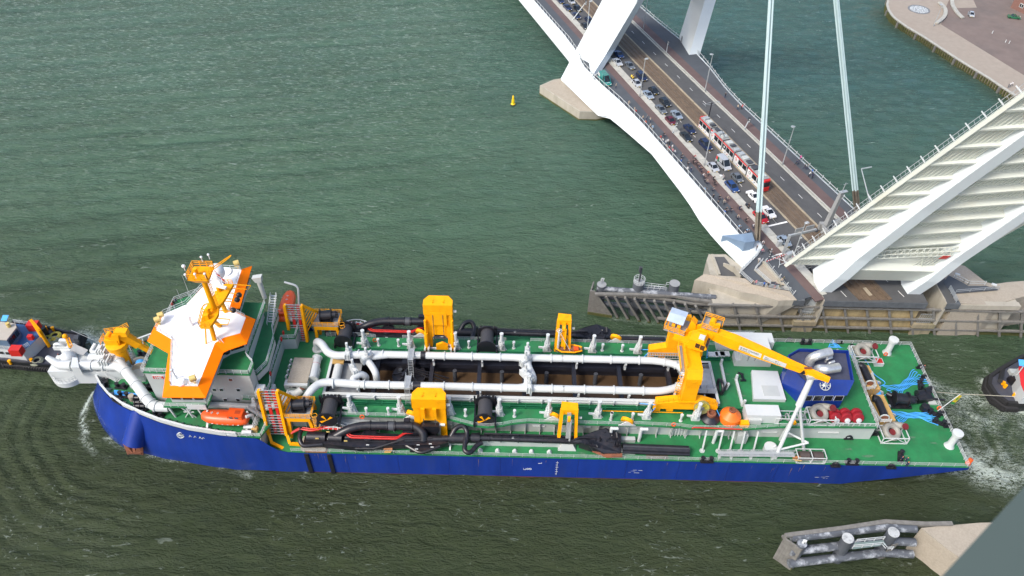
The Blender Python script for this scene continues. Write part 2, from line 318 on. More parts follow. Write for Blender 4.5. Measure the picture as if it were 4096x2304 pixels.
    h = mth('ADD', h, mth('MULTIPLY', noise(2.2, 6, (.7, 1.4, 1), 14, .65), .24))
    h = mth('MULTIPLY', h, mr(noise(.022, 3, (1, 1.6, 1), 30), 0.3, .7, .75, 1.25)); h = mth('MULTIPLY', h, mr(A('swell'), 0, 1, .55, 1.5))
    bp = n.new('ShaderNodeBump'); bp.inputs['Strength'].default_value = 1.0; bp.inputs['Distance'].default_value = 1.6; l.new(h, bp.inputs['Height']); l.new(bp.outputs[0], b.inputs['Normal'])
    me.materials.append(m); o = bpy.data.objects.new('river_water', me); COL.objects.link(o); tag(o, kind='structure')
mk_water()
# ================================================================== BRIDGE FRAME   s along the deck (towards the ship), t across
A0 = radians(20.4); BO = V((36.68, 202.75, 0)); BU = V((sin(A0), -cos(A0), 0)); BV = V((cos(A0), sin(A0), 0)); ZB0 = 10.5
def B(s, t, z=ZB0): p = BO + BU*s + BV*t; p.z = z; return p
def st(p): d = V((p[0], p[1], 0)) - BO; return d.dot(BU), d.dot(BV)
SL = [(-260,-6.4),(-120,-6.4),(-40,-6.2),(-32,-6.9),(-22,-8.6),(-14,-8.4),(0,-6.8),(12,-6),(40,-5.9),(68,-6.1)]
SR = [(-260,28),(-60,28),(-44,28.4),(-29,29.4),(-18,30.1),(-8,28.8),(3,27),(12,26.3),(88,26.3)]
def struct(name, m, mats, parent=None, **k): return m.build(name, mats, parent, kind='structure' if not parent else None, **k)
def strip(m, s0, s1, t0, t1, z0, z1, n=1):
    for i in range(n):
        a, b = s0+(s1-s0)*i/n, s0+(s1-s0)*(i+1)/n
        m.prism([B(a,t0), B(b,t0), B(b,t1), B(a,t1)], z0, z1)
    return m
SEND = 76
struct('road', strip(strip(M(), -260, 80, 2.1, 7.9, 10.2, 10.5), -260, 84, 14.0, 19.6, 10.2, 10.5), ASPH)
struct('tram_trackbed', strip(M(), -260, 86, 8.4, 13.5, 10.2, 10.47), TRK)
m = M()
for t in (8.75, 10.2, 11.65, 13.1):
    strip(m, -260, 88, t-.04, t+.04, 10.47, 10.53); strip(m, -260, 88, t-.32, t-.2, 10.47, 10.5); strip(m, -260, 88, t+.2, t+.32, 10.47, 10.5)
struct('tram_rails', m, mat('rail_steel', (.20, .16, .12), .45, .3, 2, metal=.4))
m = M(); m.prism([B(s,t) for s,t in SL] + [B(68,-2.3), B(-260,-2.3)], 10.2, 10.5); m.prism([B(s,t) for s,t in SR] + [B(88,23.8), B(-260,23.8)], 10.2, 10.5)
struct('pavement', m, PAVE)
struct('cycle_path', strip(strip(M(), -260, 90, -2.3, 0, 10.2, 10.5), -260, 88, 20.8, 23.8, 10.2, 10.5), CYC)
kb = struct('kerb', strip(strip(strip(M(), -260, -58, 0, 2.1, 10.2, 10.68), -260, 84, 19.6, 20.0, 10.2, 10.66), -260, 84, 20.45, 20.8, 10.2, 10.66), KERB)
kmesh = M().prism([(-1.46,0),(1.46,0),(1.46,2.1),(-1.46,2.1)], 10.2, 10.68).build('kerb_stone', KERB, kb)
for i in range(48):
    o = kmesh if i == 0 else kmesh.copy()
    if i: COL.objects.link(o)
    p = B(-56.5+3*i, 0, 0 if i % 5 else .01); o.location = p; o.rotation_euler = (0, 0, A0-pi/2)
kt = struct('tram_kerb', strip(strip(M(), -260, -60, 7.9, 8.4, 10.2, 10.62), -260, -60, 13.5, 14.0, 10.2, 10.62), KERBT)
k1 = M().box(-1.97, 0, 10.2, 1.97, .5, 10.64).build('kerb_stone', KERBT, kt); c = 0
for i in range(36):
    for t in (7.9, 13.5):
        o = k1 if c == 0 else k1.copy()
        if c: COL.objects.link(o)
        c += 1; o.location = B(-58+4*i, t, 0 if (i*7) % 3 else .012); o.rotation_euler = (0, 0, A0-pi/2)
m = M()
for i in range(14):
    for t in ((4.95,) if i != 6 else ()): strip(m, -40+i*8-1, -40+i*8+.6, t-.06, t+.06, 10.5, 10.506)
    strip(m, -40+i*8, -40+i*8+1.8, 16.75, 16.87, 10.5, 10.506)
strip(m, 64.3, 64.8, 2.3, 7.7, 10.5, 10.506); strip(m, 58, 64.3, 4.9, 5.02, 10.5, 10.506); strip(m, 75, 78, 4.9, 5.02, 10.5, 10.506); strip(m, 74, 74.4, -1.9, -.1, 10.5, 10.506)
struct('road_markings', m, LINE)
# ================================================================== BRIDGE (girders, pylon, stays)
br = thing('cable_stayed_bridge', 'white cable-stayed bridge with slanting pylon legs carrying cars, tram and crowded paths', 'bridge', B(0, 0, 0))
# edge girder on the ship side, built from surveyed stations
rl = [(-260,-6.6),(-120,-6.6),(-40,-6.4),(-32,-7.1),(-22,-8.8),(-14,-8.6),(0,-7.0),(12,-6.2),(40,-6.1),(68,-6.3)]
def tz(s, tab):
    for (a, b), (c, d) in zip(tab, tab[1:]):
        if a <= s <= c: return b + (d-b)*(s-a)/(c-a)
    return tab[-1][1]
low = sorted([tuple(st(ZJ(x,y,7.2))) for x,y in [(0,320),(100,400),(175,460),(450,820),(560,1000),(700,1160),(860,1320)]] + [tuple(st(ZI(x,y,7.2))) for x,y in [(290,45),(450,235),(610,440)]] + [(-16,-11.5),(-260,-8.2),(0,-11)])
rid = sorted([tuple(st(ZJ(x,y,9.4))) for x,y in [(190,350),(350,590),(530,820),(700,1065)]] + [(-260,-6.9),(12,-6.5),(-22,-9.1)])
m = M(); S = [-260,-120,-60,-44,-34,-22,-10,0,8,16,24,30,36,42,48,54,60,66,70,75,79]
rows = []
for s_ in S:
    a, b_, c_ = tz(s_, rl), tz(s_, rid), tz(s_, low)
    b_ = min(b_, a-.05); c_ = min(c_, b_-.1)
    zr = 10.62 if s_ <= 68 else 10.3 - (s_-68)*.25
    rows.append([B(s_, a+.3, 10.12), B(s_, a+.3, zr), B(s_, a, zr), B(s_, b_, min(9.4, zr-.4)), B(s_, c_, 7.2 if s_ < 70 else 7.2-(s_-70)*.12), B(s_, c_+1.2, 6.4), B(s_, 2, 7.6), B(s_, 2, 10.1)])
n = 8; vs = [p for r in rows for p in r]
m.add(vs, [(i*n+k, i*n+(k+1) % n, (i+1)*n+(k+1) % n, (i+1)*n+k) for i in range(len(rows)-1) for k in range(n)] + [tuple(range(n)), tuple(range((len(rows)-1)*n, len(rows)*n))])
m.build('edge_girder', BRW, br, smooth=25)
m = M(); rows = []
for s_ in S[:-4]+[72, 78]:
    a = tz(s_, SR)+.3; rows.append([B(s_, a-.3, 10.12), B(s_, a-.3, 10.62), B(s_, a, 10.62), B(s_, a+.5, 8.2), B(s_, a-1, 6.6), B(s_, 18, 7.6), B(s_, 18, 10.1)])
n = 7; m.add([p for r in rows for p in r], [(i*n+k, i*n+(k+1) % n, (i+1)*n+(k+1) % n, (i+1)*n+k) for i in range(len(rows)-1) for k in range(n)] + [tuple(range(n)), tuple(range((len(rows)-1)*n, len(rows)*n))])
m.build('edge_girder', BRW, br, smooth=25)
strip(M(), -260, 80, 2, 18, 8.2, 10.15).build('deck_plate', BRW, br)
# pylon: two legs of trapezoid section, meeting high above the deck
def loft(m, secs):
    n = len(secs[0]); m.add([p for q in secs for p in q], [(i*n+k, i*n+(k+1) % n, (i+1)*n+(k+1) % n, (i+1)*n+k) for i in range(len(secs)-1) for k in range(n)] + [tuple(range(n)), tuple(range((len(secs)-1)*n, len(secs)*n))])
def I3(pts, z): return [ZI(x, y, z) for x, y in pts]
def sec(cs, ct, z, a, b): return [B(cs-a/2, ct-b/2, z), B(cs+a/2, ct-b/2, z), B(cs+a/2, ct+b/2, z), B(cs-a/2, ct+b/2, z)]
m = M()
f0 = [ZI(505,665,3.3), ZI(812,958,3.3), ZI(885,958,3.6), ZI(700,640,3.3)]
a0 = [ZI(555,555,10.5), ZI(735,735,10.5), ZI(762,628,10.5), ZI(640,430,10.5)]
a1 = [ZI(590,490,12), ZI(750,625,12), ZI(842,585,12), ZI(660,380,12)]
top = [ZI(868,0,31), ZI(1130,90,30.5), ZI(1168,50,31), ZI(930,-120,32)]
def sect(cs, ct, z, k=1): return sec(cs, ct, z, 5.5*k, 4.2*k)
left = [ZI(505,662,3.3), ZI(812,958,3.3), ZI(886,960,5.0), ZI(760,760,3.3)]
l1 = [ZI(560,548,10.4), ZI(748,628,10.7), ZI(843,583,10.7), ZI(690,430,10.4)]
lowsec = [ZI(505,662,3.3), ZI(812,958,3.3), ZI(935,990,6.6), ZI(800,800,3.3)]
loft(m, [lowsec, [ZI(505,648,4.5), ZI(755,640,10.6), ZI(846,578,10.6), ZI(640,470,5)], [ZI(620,430,11.2), ZI(880,445,14), ZI(958,400,13.2), ZI(760,250,10.5)], [ZI(835,20,28.6), ZI(1128,30,32), ZI(1190,5,31), ZI(1000,-160,28)],
         sec(2, 3.5, 80, 6, 4), sec(12, 8.8, 125, 4, 2.2)])
# skirt that joins leg and edge girder
m.add([ZI(500,650,5), ZI(755,640,10.6), ZI(1170,1005,10.45), ZI(1228,1242,7.2), ZI(880,958,6.2), ZI(812,958,3.3)], [(0,1,2,3,4,5)])
m.build('pylon_leg', BRW, br, smooth=20)
m = M()
rb = [ZI(1480,320,10.3), ZI(1565,460,10.3), ZI(1655,450,10.3), ZI(1600,330,10.3)]
loft(m, [[p-V((0,0,7)) for p in rb], rb, [ZI(1580,0,26), ZI(1700,-10,26), ZI(1792,-15,26), ZI(1700,-60,26)], sec(2, 16.5, 80, 6, 4), sec(12, 11.2, 125, 4, 2.2)])
m.build('pylon_leg', BRW, br, smooth=20)
M().box(0,0,0,.1,.1,.1)
p = ZI(1500,352,10.5); M().obox(p, .12, 1.0, 2.2, A0-.2).build('door', GREY, br)
# stays
TOP = B(12, 10, 122)
for bx, off in ((B(68.3,-3.6,12.6), 1), (B(66.5,26.6,10.8), -1)):
    d = unit(TOP-bx); x, y, _ = frame(d)
    for i, (a, b_) in enumerate(((-.42,-.42),(.42,-.42),(.42,.42),(-.42,.42))):
        o = x*a*.9+y*b_*.9
        M().cyl(bx+o+d*5.2, TOP+o*.5, .2, .2, 10).build('stay_strand', CABLE, br)
        M().cyl(bx+o-d*1.5, bx+o+d*5.2, .23, .23, 10).build('cable_socket', BRASS, br)
# anchor block under the near stays
T1a = ZJ(705,1072,9.8); T2a = ZJ(870,1122,12.4); T3a = ZJ(942,1114,12.4); T4a = ZJ(920,1050,12.4); T5a = ZJ(850,1060,12.0)
dn = lambda p, y: V((p.x, p.y, up(p, ZJ, y)))
m = M().add([T1a,T2a,T3a,T4a,T5a, dn(T1a,1138), dn(T2a,1282), dn(T3a,1228), dn(T4a,1120), dn(T5a,1100)], [(0,1,2,3,4),(0,1,6,5),(1,2,7,6),(2,3,8,7),(3,4,9,8),(4,0,5,9),(5,6,7,8,9)]); m.build('anchor_block', ANCH, br, smooth=0)
m = M(); t0 = [ZJ(705,1070,9.6), ZJ(868,1118,12.0), ZJ(942,1112,12.0), ZJ(900,1050,12)]

# railings of the footways with white posts and dark mesh infill
m = M(); m2 = M(); PST = M()
for tab, sg in ((SL, 1), (SR, -1)):
    for (a, ta), (b_, tb) in zip(tab, tab[1:]):
        a_, b2 = max(a, -120), min(b_, 67)
        if b2 <= a_: continue
        f = lambda s: ta+(tb-ta)*(s-a)/(b_-a)
        p, q = B(a_, f(a_)+.12*sg, 10.55), B(b2, f(b2)+.12*sg, 10.55); k = max(1, round((q-p).length/2.9))
        for h in (.28, .55, .82): m2.beam(p+V((0,0,h)), q+V((0,0,h)), .035)
        m.beam(p+V((0,0,1.12)), q+V((0,0,1.12)), .10)
        for i in range(k):
            c = p.lerp(q, i/k); PST.beam(c, c+V((0,0,1.25))-BV*sg*.35, .13)
m.build('handrail', WHITE, br); m2.build('railing_mesh', DKGREY, br); PST.build('railing_posts', WHITE, br, kind='stuff')
# ================================================================== PYLON FOUNDATION PIER
pp = thing('pylon_pier', 'low diamond-shaped concrete pier in the river under the near pylon leg', 'pier', ZI(600,850,0))
tp = [ZI(x,y,3.2) for x,y in [(330,708),(440,660),(505,648),(900,760),(940,900),(805,925),(660,923)]]
M().prism(tp, -2, 3.2).build('pier_body', CONC, pp); M().prism([p.lerp(tp[3], .03) for p in tp], 3.2, 3.26).build('pier_top', CONCT, pp)
M().prism([p+unit(V((p.x-25,p.y-212,0)))*.06 for p in tp], -2, .55).build('algae_band', ALGAE, pp)
# ================================================================== BASCULE PIER
bp_ = thing('bascule_pier', 'long concrete pier of the opening bridge with stained walls and timber fender grid', 'pier', V((70, 119, 0)))
WY = 120.3
pits = [(63.7, 68.0), (90.4, 94.6)]
pl = [ZS(110,1062,8.6), ZS(258,966,9.2), ZS(480,986,9.6), ZS(905,1036,10.5), ZS(1025,1132,10.6), ZS(1600,1236,10.6), V((61.8,117.75,10.6)), V((58,117.9,10.1)), ZS(1100,1290,9.8), ZS(850,1250,9.5), ZS(600,1170,9.2), ZS(300,1095,8.8)]
m = M(); m.prism(pl, [-2,-2,-2,-2,-2,8.9,8.9,8.6,-2,-2,-2,-2], [p.z for p in pl]); m.build('prow_wall', [CONC], bp_, smooth=0)
M().prism([V((p.x,p.y,0)) for p in pl], [p.z for p in pl], [p.z+.05 for p in pl]).build('prow_top', CONCT, bp_, smooth=0)
# body blocks between the girder pits
def blk(x0, x1, name='wall_block', mt=CONC, yb=135):
    M().box(x0, 119.2, -2, x1, yb, 9.9).build(name, mt, bp_)
    M().box(x0, 117.75, 8.9, x1, min(yb, 130) if x1 < 95 else 118.9, 10.44).build('deck_nosing', mat('nosing', (.09,.10,.11), .8, .2, 1) if 'nosing' not in bpy.data.materials else bpy.data.materials['nosing'], bp_)
WSTAIN = mat('wall_ochre_stain', (.40, .31, .16), .85, .2, .6, dirt=(.12, .10, .07), dirt_amt=.8, dscale=.5, stretch=(1, 1, .2), bump=.02, bscale=3)
M().box(44.5, 119.25, -2, 57, 126, 7.4).build('wall_block', CONC, bp_); M().box(57, 119.22, -2, 61.2, 127, 9.6).build('wall_block', CONCD, bp_)
blk(61.2, 63.7, mt=CONCD); blk(68.0, 90.4, mt=WSTAIN); blk(94.6, 97.5, mt=CONCD, yb=128); M().box(97.5, 119.2, -2, 101, 124, 9.7).build('wall_block', CONCD, bp_); M().box(101, 119.2, -2, 111, 122, 9.6).build('wall_block', CONC, bp_); M().box(97.5,118.1,8.6,111,119.4,9.9).build('deck_nosing', CONC, bp_)
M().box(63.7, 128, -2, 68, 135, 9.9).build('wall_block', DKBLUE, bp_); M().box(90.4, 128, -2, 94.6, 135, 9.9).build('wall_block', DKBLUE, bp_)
for a, b_ in pits:
    M().box(a-.5, 117.9, 2.4, b_+.3, 121.5, 3.6).build('pit_sill', CONCD, bp_); M().box(a-.1, 118.3, -2, b_+.1, 128, 2.4).build('pit_floor', CONCD, bp_)
    M().box(b_-.15, 118.0, 3.6, b_+.35, 127, 10.42).build('pit_cheek', CONC, bp_)
    m = M()
    for i in range(7): m.beam((a+.4+i*.45, 118.5, 3.6), (a+.4+i*.45, 118.5, 6.4), .07)
    for h in (3.8, 5, 6.4): m.beam((a+.2, 118.5, h), (a+3.4, 118.5, h), .08)
    m.build('pit_grille', GALV, bp_)
M().box(44, 118.7, -2, 118, 119.3, 1.0).build('algae_band', ALGAE, bp_)
# timber fender grid: wales and raked posts, each its own piece
for z, mt in ((7.9, TIMB), (4.7, TIMB), (1.7, TIMB)):
    x = 43.2
    while x < 116:
        L = 9.3; M().box(x, 118.15+random.uniform(-.04,.04), z-.2, min(x+L, 117), 118.65, z+.22).build('wale', mt, bp_); x += L+.06
for i in range(15):
    x = 45.5+i*4.9
    if any(a-1.2 < x+.8 < b_+.6 for a, b_ in pits) and i % 2: pass
    M().beam((x-1.7, 118.75, 8.0), (x+1.9, 118.45, -.6), .6, .5).build('fender_post', TIMB, bp_)
# road surface on the pier
RX = [B(68,-2.3), B(76,-2.3)]
m = M(); m.prism([B(84,2.1)+V((0,0,0)), (61.3,117.8), (63.65,117.8), (63.65,127), B(72,2.1)], 10.43, 10.494)
M().prism([B(76,-6), B(76,2.1), (63.7,127), (63.7,117.8), (57,119), (54,122)], 10.2, 10.49)
pv = M(); pv.prism([ZS(880,1000,10.5), ZS(820,950,10.5), ZS(1105,660,10.5), B(70,-2.3), B(88.5,-2.3), V((61.9,117.85,0)), ZS(1600,1232,10.5), ZS(1025,1125,10.5)], 10.2, 10.5)
struct('pavement', pv, PAVE)
rd = M(); rd.prism([B(80,2.1), (63.6,124.8), (63.65,135), B(76,7.9), B(80,7.9)], 10.2, 10.49)
rd.prism([(68.05,117.9),(90.35,117.9),(90.35,126),(95,131),(63.8,136),(63.8,129),(68.05,129)], 10.3, 10.502)
rd.prism([(94.7,117.9), ZT(1570,600,10.5), ZT(1450,370,10.5), ZT(1380,180,10.5), (97,131), (94.7,128)], 10.3, 10.5)
struct('road', rd, ASPH)
struct('tram_trackbed', M().prism([ZR(1290,470,10.5),ZR(1560,796,10.5),ZR(2015,796,10.5),ZR(1690,450,10.5)], 10.4, 10.512), TRK)
tk = M().beam(ZR(1255,490,10.6),ZR(1555,790,10.6),.6,.3).beam(ZR(1690,440,10.6),ZR(2030,785,10.6),.75,.3).beam(ZR(1520,470,10.55),ZR(1860,790,10.55),.18).beam(ZR(1440,470,10.55),ZR(1740,790,10.55),.18).beam(ZR(1340,480,10.55),ZR(1640,792,10.55),.14).beam(ZR(1630,460,10.55),ZR(1950,790,10.55),.14)
tk.build('track_end', TRK, bp_); M().prism([ZR(1590,600,10.53),ZR(1640,590,10.53),ZR(1745,715,10.53),ZR(1690,728,10.53)],10.5,10.54).build('track_plate', KERBT, bp_)
kc = M(); kc.prism([B(88,0), B(89.7,.2), B(89.0,1.4), B(88,1.4)], 10.5, 10.7)
cy = struct('road_markings', strip(strip(strip(strip(M(), 89, 91, 4.9, 5.02, 10.5, 10.51), 88, 90, 16.8, 16.92, 10.5, 10.51), 93, 95, 17, 17.12, 10.5, 10.51), 96, 96.1, 0, .1, 10.5, 10.51), LINE)
# right-hand wing of the pier
wg = [ZT(1700,50,10.2), ZT(2010,290,10.2), ZT(2135,320,10.2), ZT(2330,290,10.0), V((116,126.3,10)), V((125,128,9.6)), V((125,124,9.6)), ZT(2576,500,9.8), ZT(2130,628,9.8), ZT(1565,600,10.3), ZT(1450,370,10.3), V((96,131,10.3)), ZT(1440,0,10.2)]
M().prism(wg, -2, [p.z for p in wg]).build('wing_block', CONCT, bp_, smooth=0)
M().prism([ZT(1460,190,10.52), ZT(1750,345,10.52), ZT(2010,345,10.52), ZT(2190,402,10.52), ZT(1560,455,10.52), ZT(1540,520,10.52), ZT(1380,300,10.52)], 10.35, 10.56).build('path', PAVE, bp_)
M().rail([ZT(1530,225,10.5), ZT(1670,300,10.5), ZT(1740,335,10.5), ZT(1990,335,10.5)], 1.2, 3.2, .05, 2).build('railing', WHITE, bp_)
M().rail([ZT(1560,450,10.5), ZT(2190,400,10.5)], .9, 4, .05, 2).build('railing', GALV, bp_)
M().rail([ZT(1460,395,10.5), ZT(1565,595,10.5)], 1.2, 1.6, .06, 4).build('railing', GALV, bp_)
# lower landing beside the anchor block
lz = 7.4
m = M(); a = [ZS(300,742,lz), ZS(332,655,lz), ZS(600,655,lz), ZS(890,880,lz), ZS(860,1010,lz), ZS(700,1010,lz), ZS(350,965,lz)]
m.prism(a, -2, lz); m.build('landing_block', CONC, bp_)
M().prism([ZS(425,697,lz), ZS(575,697,lz), ZS(700,860,lz), ZS(850,1005,lz), ZS(520,990,lz)], lz, lz+.05).build('landing_floor', ASPH, bp_)
M().beam(ZS(385,672,lz), ZS(500,985,lz), .5, .9).build('parapet', CONC, bp_); M().beam(ZS(568,838,lz), ZS(735,890,lz+1), .35, 1.6).beam(ZS(735,890,lz+1), ZS(835,1020,lz+1), .35, 1.6).build('parapet', CONC, bp_)
# stair opening with concrete sides, railings round it
m = M(); q = [ZS(1045,905,10.5), ZS(1175,785,10.5), ZS(1200,790,10.5), ZS(1575,1215,10.5), ZS(1490,1195,10.5), ZS(1290,1125,10.5)]
m.prism([ZS(1168,790,10.5), ZS(1210,780,10.5), ZS(1585,1210,10.5), ZS(1525,1205,10.5)], 10.5, 10.95); m.prism([ZS(1040,905,10.5), ZS(1065,895,10.5), ZS(1310,1115,10.5), ZS(1288,1130,10.5)], 10.5, 10.8)
m.build('stair_wall', CONC, bp_); M().prism([ZS(1075,900,10.5), ZS(1180,800,10.5), ZS(1470,1120,10.5), ZS(1310,1110,10.5)], 10.5, 10.52).build('stair_cover', CONCT, bp_)
M().prism([ZS(1230,1090,10.5), ZS(1380,1085,10.5), ZS(1470,1180,10.5), ZS(1310,1150,10.5)], 10.52, 10.56).build('stair_landing', DKGREY, bp_)
m = M(); m.rail([ZS(1050,905,10.6), ZS(1170,770,10.6)], 1.1, 1.2, .05, 3).rail([ZS(1050,915,10.6), ZS(1290,1125,10.6)], 1.1, 2.4, .05, 3); m.build('railing', WHITE, bp_)
m = M(); m.rail([ZS(815,950,10.55), ZS(1105,660,10.55)], 1.2, 1.5, .06, 3); m.rail([ZS(815,950,10.55), ZS(905,1035,10.55), ZS(1025,1135,10.55), ZS(1605,1235,10.55)], 1.1, 2.4, .05, 3); m.build('railing', WHITE, bp_)
m = M(); m.rail([ZS(1200,790,10.55), ZS(1640,1300,10.55)], 1.15, .5, .035, 2); m.build('railing', GALV, bp_)
m = M()
for i in range(5): c = ZS(1200,790,10.55).lerp(ZS(1640,1300,10.55), i/4); m.beam(c, c+V((.5,.2,1.3)), .12)
m.build('railing_posts', WHITE, bp_, kind='stuff')
# cycle path and kerb running on to the nosing
struct('cycle_path', M().prism([B(75.9,-2.0), B(75.9,0), B(89.3,0), B(88.6,-2.2)], 10.5, 10.512), CYC)
m = M()
for i in range(5): m.prism([B(76+i*2.6,.1), B(78.5+i*2.6,.1), B(78.5+i*2.6,1.35), B(76+i*2.6,1.35)], 10.5, 10.66)
m.build('kerb_blocks', KERB, bp_)
# ================================================================== BASCULE LEAF (raised)
TH, PY, PZ = radians(73), 126.0, 9.0
def flat(r, t):
    p = BO + BV*t; s = (PY-r-p.y)/BU.y; return p + BU*s
def LF(r, t, dz=0):       # r: metres from the pivot line towards the leaf tip, t: across, dz: above the pivot plane when closed
    p = flat(r, t); return V((p.x, PY-r*cos(TH)+dz*sin(TH), PZ+r*sin(TH)+dz*cos(TH)))
lf = thing('bascule_leaf', 'raised white opening span of the bridge, its ribbed underside facing the ship', 'drawbridge', V((75, 126, 9)))
T0, T1, RH, RT_ = -6.0, 26.5, 4.5, 60.0
M().slab([LF(RH,T0,1.2), LF(RT_,T0,1.2), LF(RT_,T1,1.2), LF(RH,T1,1.2)], V(LF(5,0,1.5))-V(LF(5,0,1.2))).build('deck_plate', LEAFW, lf)
for t in (T0, T1): M().beam(LF(RH,t,.95), LF(RT_,t,.95), .7, .7).build('edge_beam', LEAFW, lf)
def girder(t, w=2.3):
    prof = [(RT_, 1.2), (RT_, .1), (30, -1.6), (14, -3.2), (8, -4.4), (3, -4.8), (-4.8, -7.0), (-5.4, -5.0), (-.5, -3.4), (2.2, -1.8), (2.6, 1.2)]
    m = M(); n = len(prof)
    vs = [LF(r, t, z) for r, z in prof] + [LF(r, t+w, z) for r, z in prof]
    m.add(vs, [tuple(range(n)), tuple(range(2*n-1, n-1, -1))] + [(i, (i+1) % n, n+(i+1) % n, n+i) for i in range(n)]); return m
girder(1.0, 2.6).build('main_girder', BRW, lf, smooth=0); girder(19.2, 2.6).build('main_girder', BRW, lf, smooth=0)
# counterweight box / cross member at the root
m = M(); n = 4; pr = [(6.2,-.6),(11.0,1.1),(10.5,-3.4),(5.6,-2.9)]
m.add([LF(r,3.6,z) for r,z in pr]+[LF(r,19.2,z) for r,z in pr], [(0,1,2,3),(7,6,5,4)]+[(i,(i+1)%4,4+(i+1)%4,4+i) for i in range(4)]); m.build('cross_box', LEAFW, lf, smooth=0)
KB = 8
nb = 11
def skew(r, t): return r + (t-0)*0.20      # floor beams run slightly skewed, like the hinge
for i in range(nb):
    r = 10+i*4.75
    for a, b_, d in ((T0, 1.0, 1.0), (3.6, 19.2, 1.7), (21.8, T1, 1.0)):
        ra, rb_ = skew(r, a)-1.5, skew(r, b_)-1.5
        if max(ra, rb_) > RT_-.5: continue
        p = [LF(ra,a,1.2), LF(rb_,b_,1.2), LF(rb_,b_,1.2-d*(1 if b_ < 20 else .6)), LF(ra,a,1.2-d*(.6 if a < 0 else 1))]
        M().slab(p, LF(.5,0)-LF(0,0)).build('floor_beam', LEAFW, lf, smooth=0)
for a, b_, k in ((T0+.4, .9, 8), (3.9, 19.0, 22), (22.0, T1-.3, 6)):
    for i in range(k):
        t = a+(b_-a)*(i+.5)/k
        M().slab([LF(RH+.5,t-.11,1.2), LF(RT_-.5,t-.11,1.2), LF(RT_-.5,t+.11,1.2), LF(RH+.5,t+.11,1.2)], LF(0,0,-.2)-LF(0,0,0)).build('stiffener', LEAFW, lf, smooth=0)
# maintenance truss under the leaf
m = M()
for dz in (-1.2, -2.2):
    m.beam(LF(14.5,4,dz), LF(17,19,dz), .16); m.beam(LF(13,4,dz), LF(15.3,19,dz), .16)
for i in range(13):
    a, b_ = i/13, (i+1)/13; A_, C_ = LF(14.5,4,-1.2), LF(17,19,-1.2); D_, E_ = LF(13,4,-2.2), LF(15.3,19,-2.2)
    m.beam(A_.lerp(C_,a), D_.lerp(E_,(a+b_)/2), .11); m.beam(D_.lerp(E_,(a+b_)/2), A_.lerp(C_,b_), .11)
for i in range(6): m.beam(LF(8.5,14.5+i*.8,-2.4), LF(15,15.5+i*.7,-1.4), .13); m.beam(LF(8.5,18,-2.6), LF(14-i,14.5+i*.6,-1.8), .11)
m.build('maintenance_truss', LEAFW, lf); M().slab([LF(14,17.2,-2.3), LF(15.2,17.2,-2.3), LF(15.2,18.6,-2.3), LF(14,18.6,-2.3)], (0,-.1,0)).build('warning_sign', RED, lf)
m = M()
for i in range(int((RT_-RH)/1.0)):
    r = RH+i*1.0; q = LF(r,T0+.1,1.5); m.beam(q, LF(r,T0+.1,2.7), .045)
for dz in (2.7, 1.9): m.beam(LF(RH,T0+.1,dz), LF(RT_,T0+.1,dz), .09)
m.build('railing', GALV, lf)
for i in range(19): q = LF(RH+i*3,T0+.1,1.5); M().beam(q, LF(RH+i*3,T0-.3,3.0), .16).build('railing_post', WHITE, lf)
M().cyl(LF(27,T0+1,1.5), LF(27,T0+1,10.5), .12, .08, 8).beam(LF(27,T0+1,10.5), LF(27.3,T0+2.8,10.8), .18).build('lamp_post', GALV, lf)
# ================================================================== QUAY (top right)
qz = 2.2
cap = [(620,-120),(500,-30),(478,60),(500,130),(545,200),(600,250),(740,350),(940,465),(1130,590),(1350,735),(1600,890),(1800,1010),(1960,1120),(2130,1230)]
cw = [ZL(x,y,qz) for x,y in cap]; dl = unit(cw[-1]-cw[-4]); far_ = [cw[-1]+dl*60, cw[-1]+dl*60+V((160,160,0)), cw[0]+V((260,200,0)), cw[0]+V((-8,60,0))]
struct('quay_ground', M().prism([*cw, *far_], -2, qz-.02), BRICK)
dk = [ZL(x,y,qz) for x,y in [(1170,312),(2241,968),(2700,1260),(3000,900),(2700,-150),(1640,-300),(1590,0),(1635,98),(1370,104),(1300,-50),(1240,80),(1240,200)]]
struct('quay_road', M().prism(dk, qz-.1, qz+.004), BRICKD)
qw = thing('quay_wall', 'piled quay wall with pale capstones along the paved river bank', 'wall', V((150,250,0)))
for a, b_ in zip(cw, cw[1:]):
    n_ = max(1, round((b_-a).length/3.2))
    for i in range(n_): M().beam(a.lerp(b_, i/n_), a.lerp(b_, (i+.97)/n_), .8, .34).build('capstone', KERB, qw)
cnt = 0
for a, b_ in zip(cw, cw[1:]+[cw[-1]+dl*25]):
    L = (b_-a).length; n_ = max(1, round(L/1.15)); nn = unit(V((b_.y-a.y, a.x-b_.x, 0)))
    if nn.y > 0 and nn.x > 0: nn = -nn
    for i in range(n_):
        c = a.lerp(b_, (i+.5)/n_); c2 = c+V((-.35,-.35,0)); M().cyl((c2.x,c2.y,-1), (c2.x,c2.y,1.75), .34, .34, 7).build('pile', ALGAE, qw); cnt += 1
        if cnt % 9 == 0: M().beam((c2.x-.4,c2.y-.4,-1), (c2.x-.4,c2.y-.4,2.1), .6).build('fender_timber', TIMB, qw)
mo = thing('paving_medallion', 'round grey mosaic disc of pale flat cobbles set into the quay paving', 'mosaic', ZL(888,122,qz))
c0 = ZL(888,122,qz); RR = (ZL(1025,122,qz)-ZL(750,122,qz)).length/2*.97
M().lathe([(RR,-.1),(RR,.1),(RR-.5,.1),(RR-.5,.02),(.001,.02)], c0, 40).build('rim', mat('rim_grey', (.17,.18,.19), .8, .2, 2), mo)
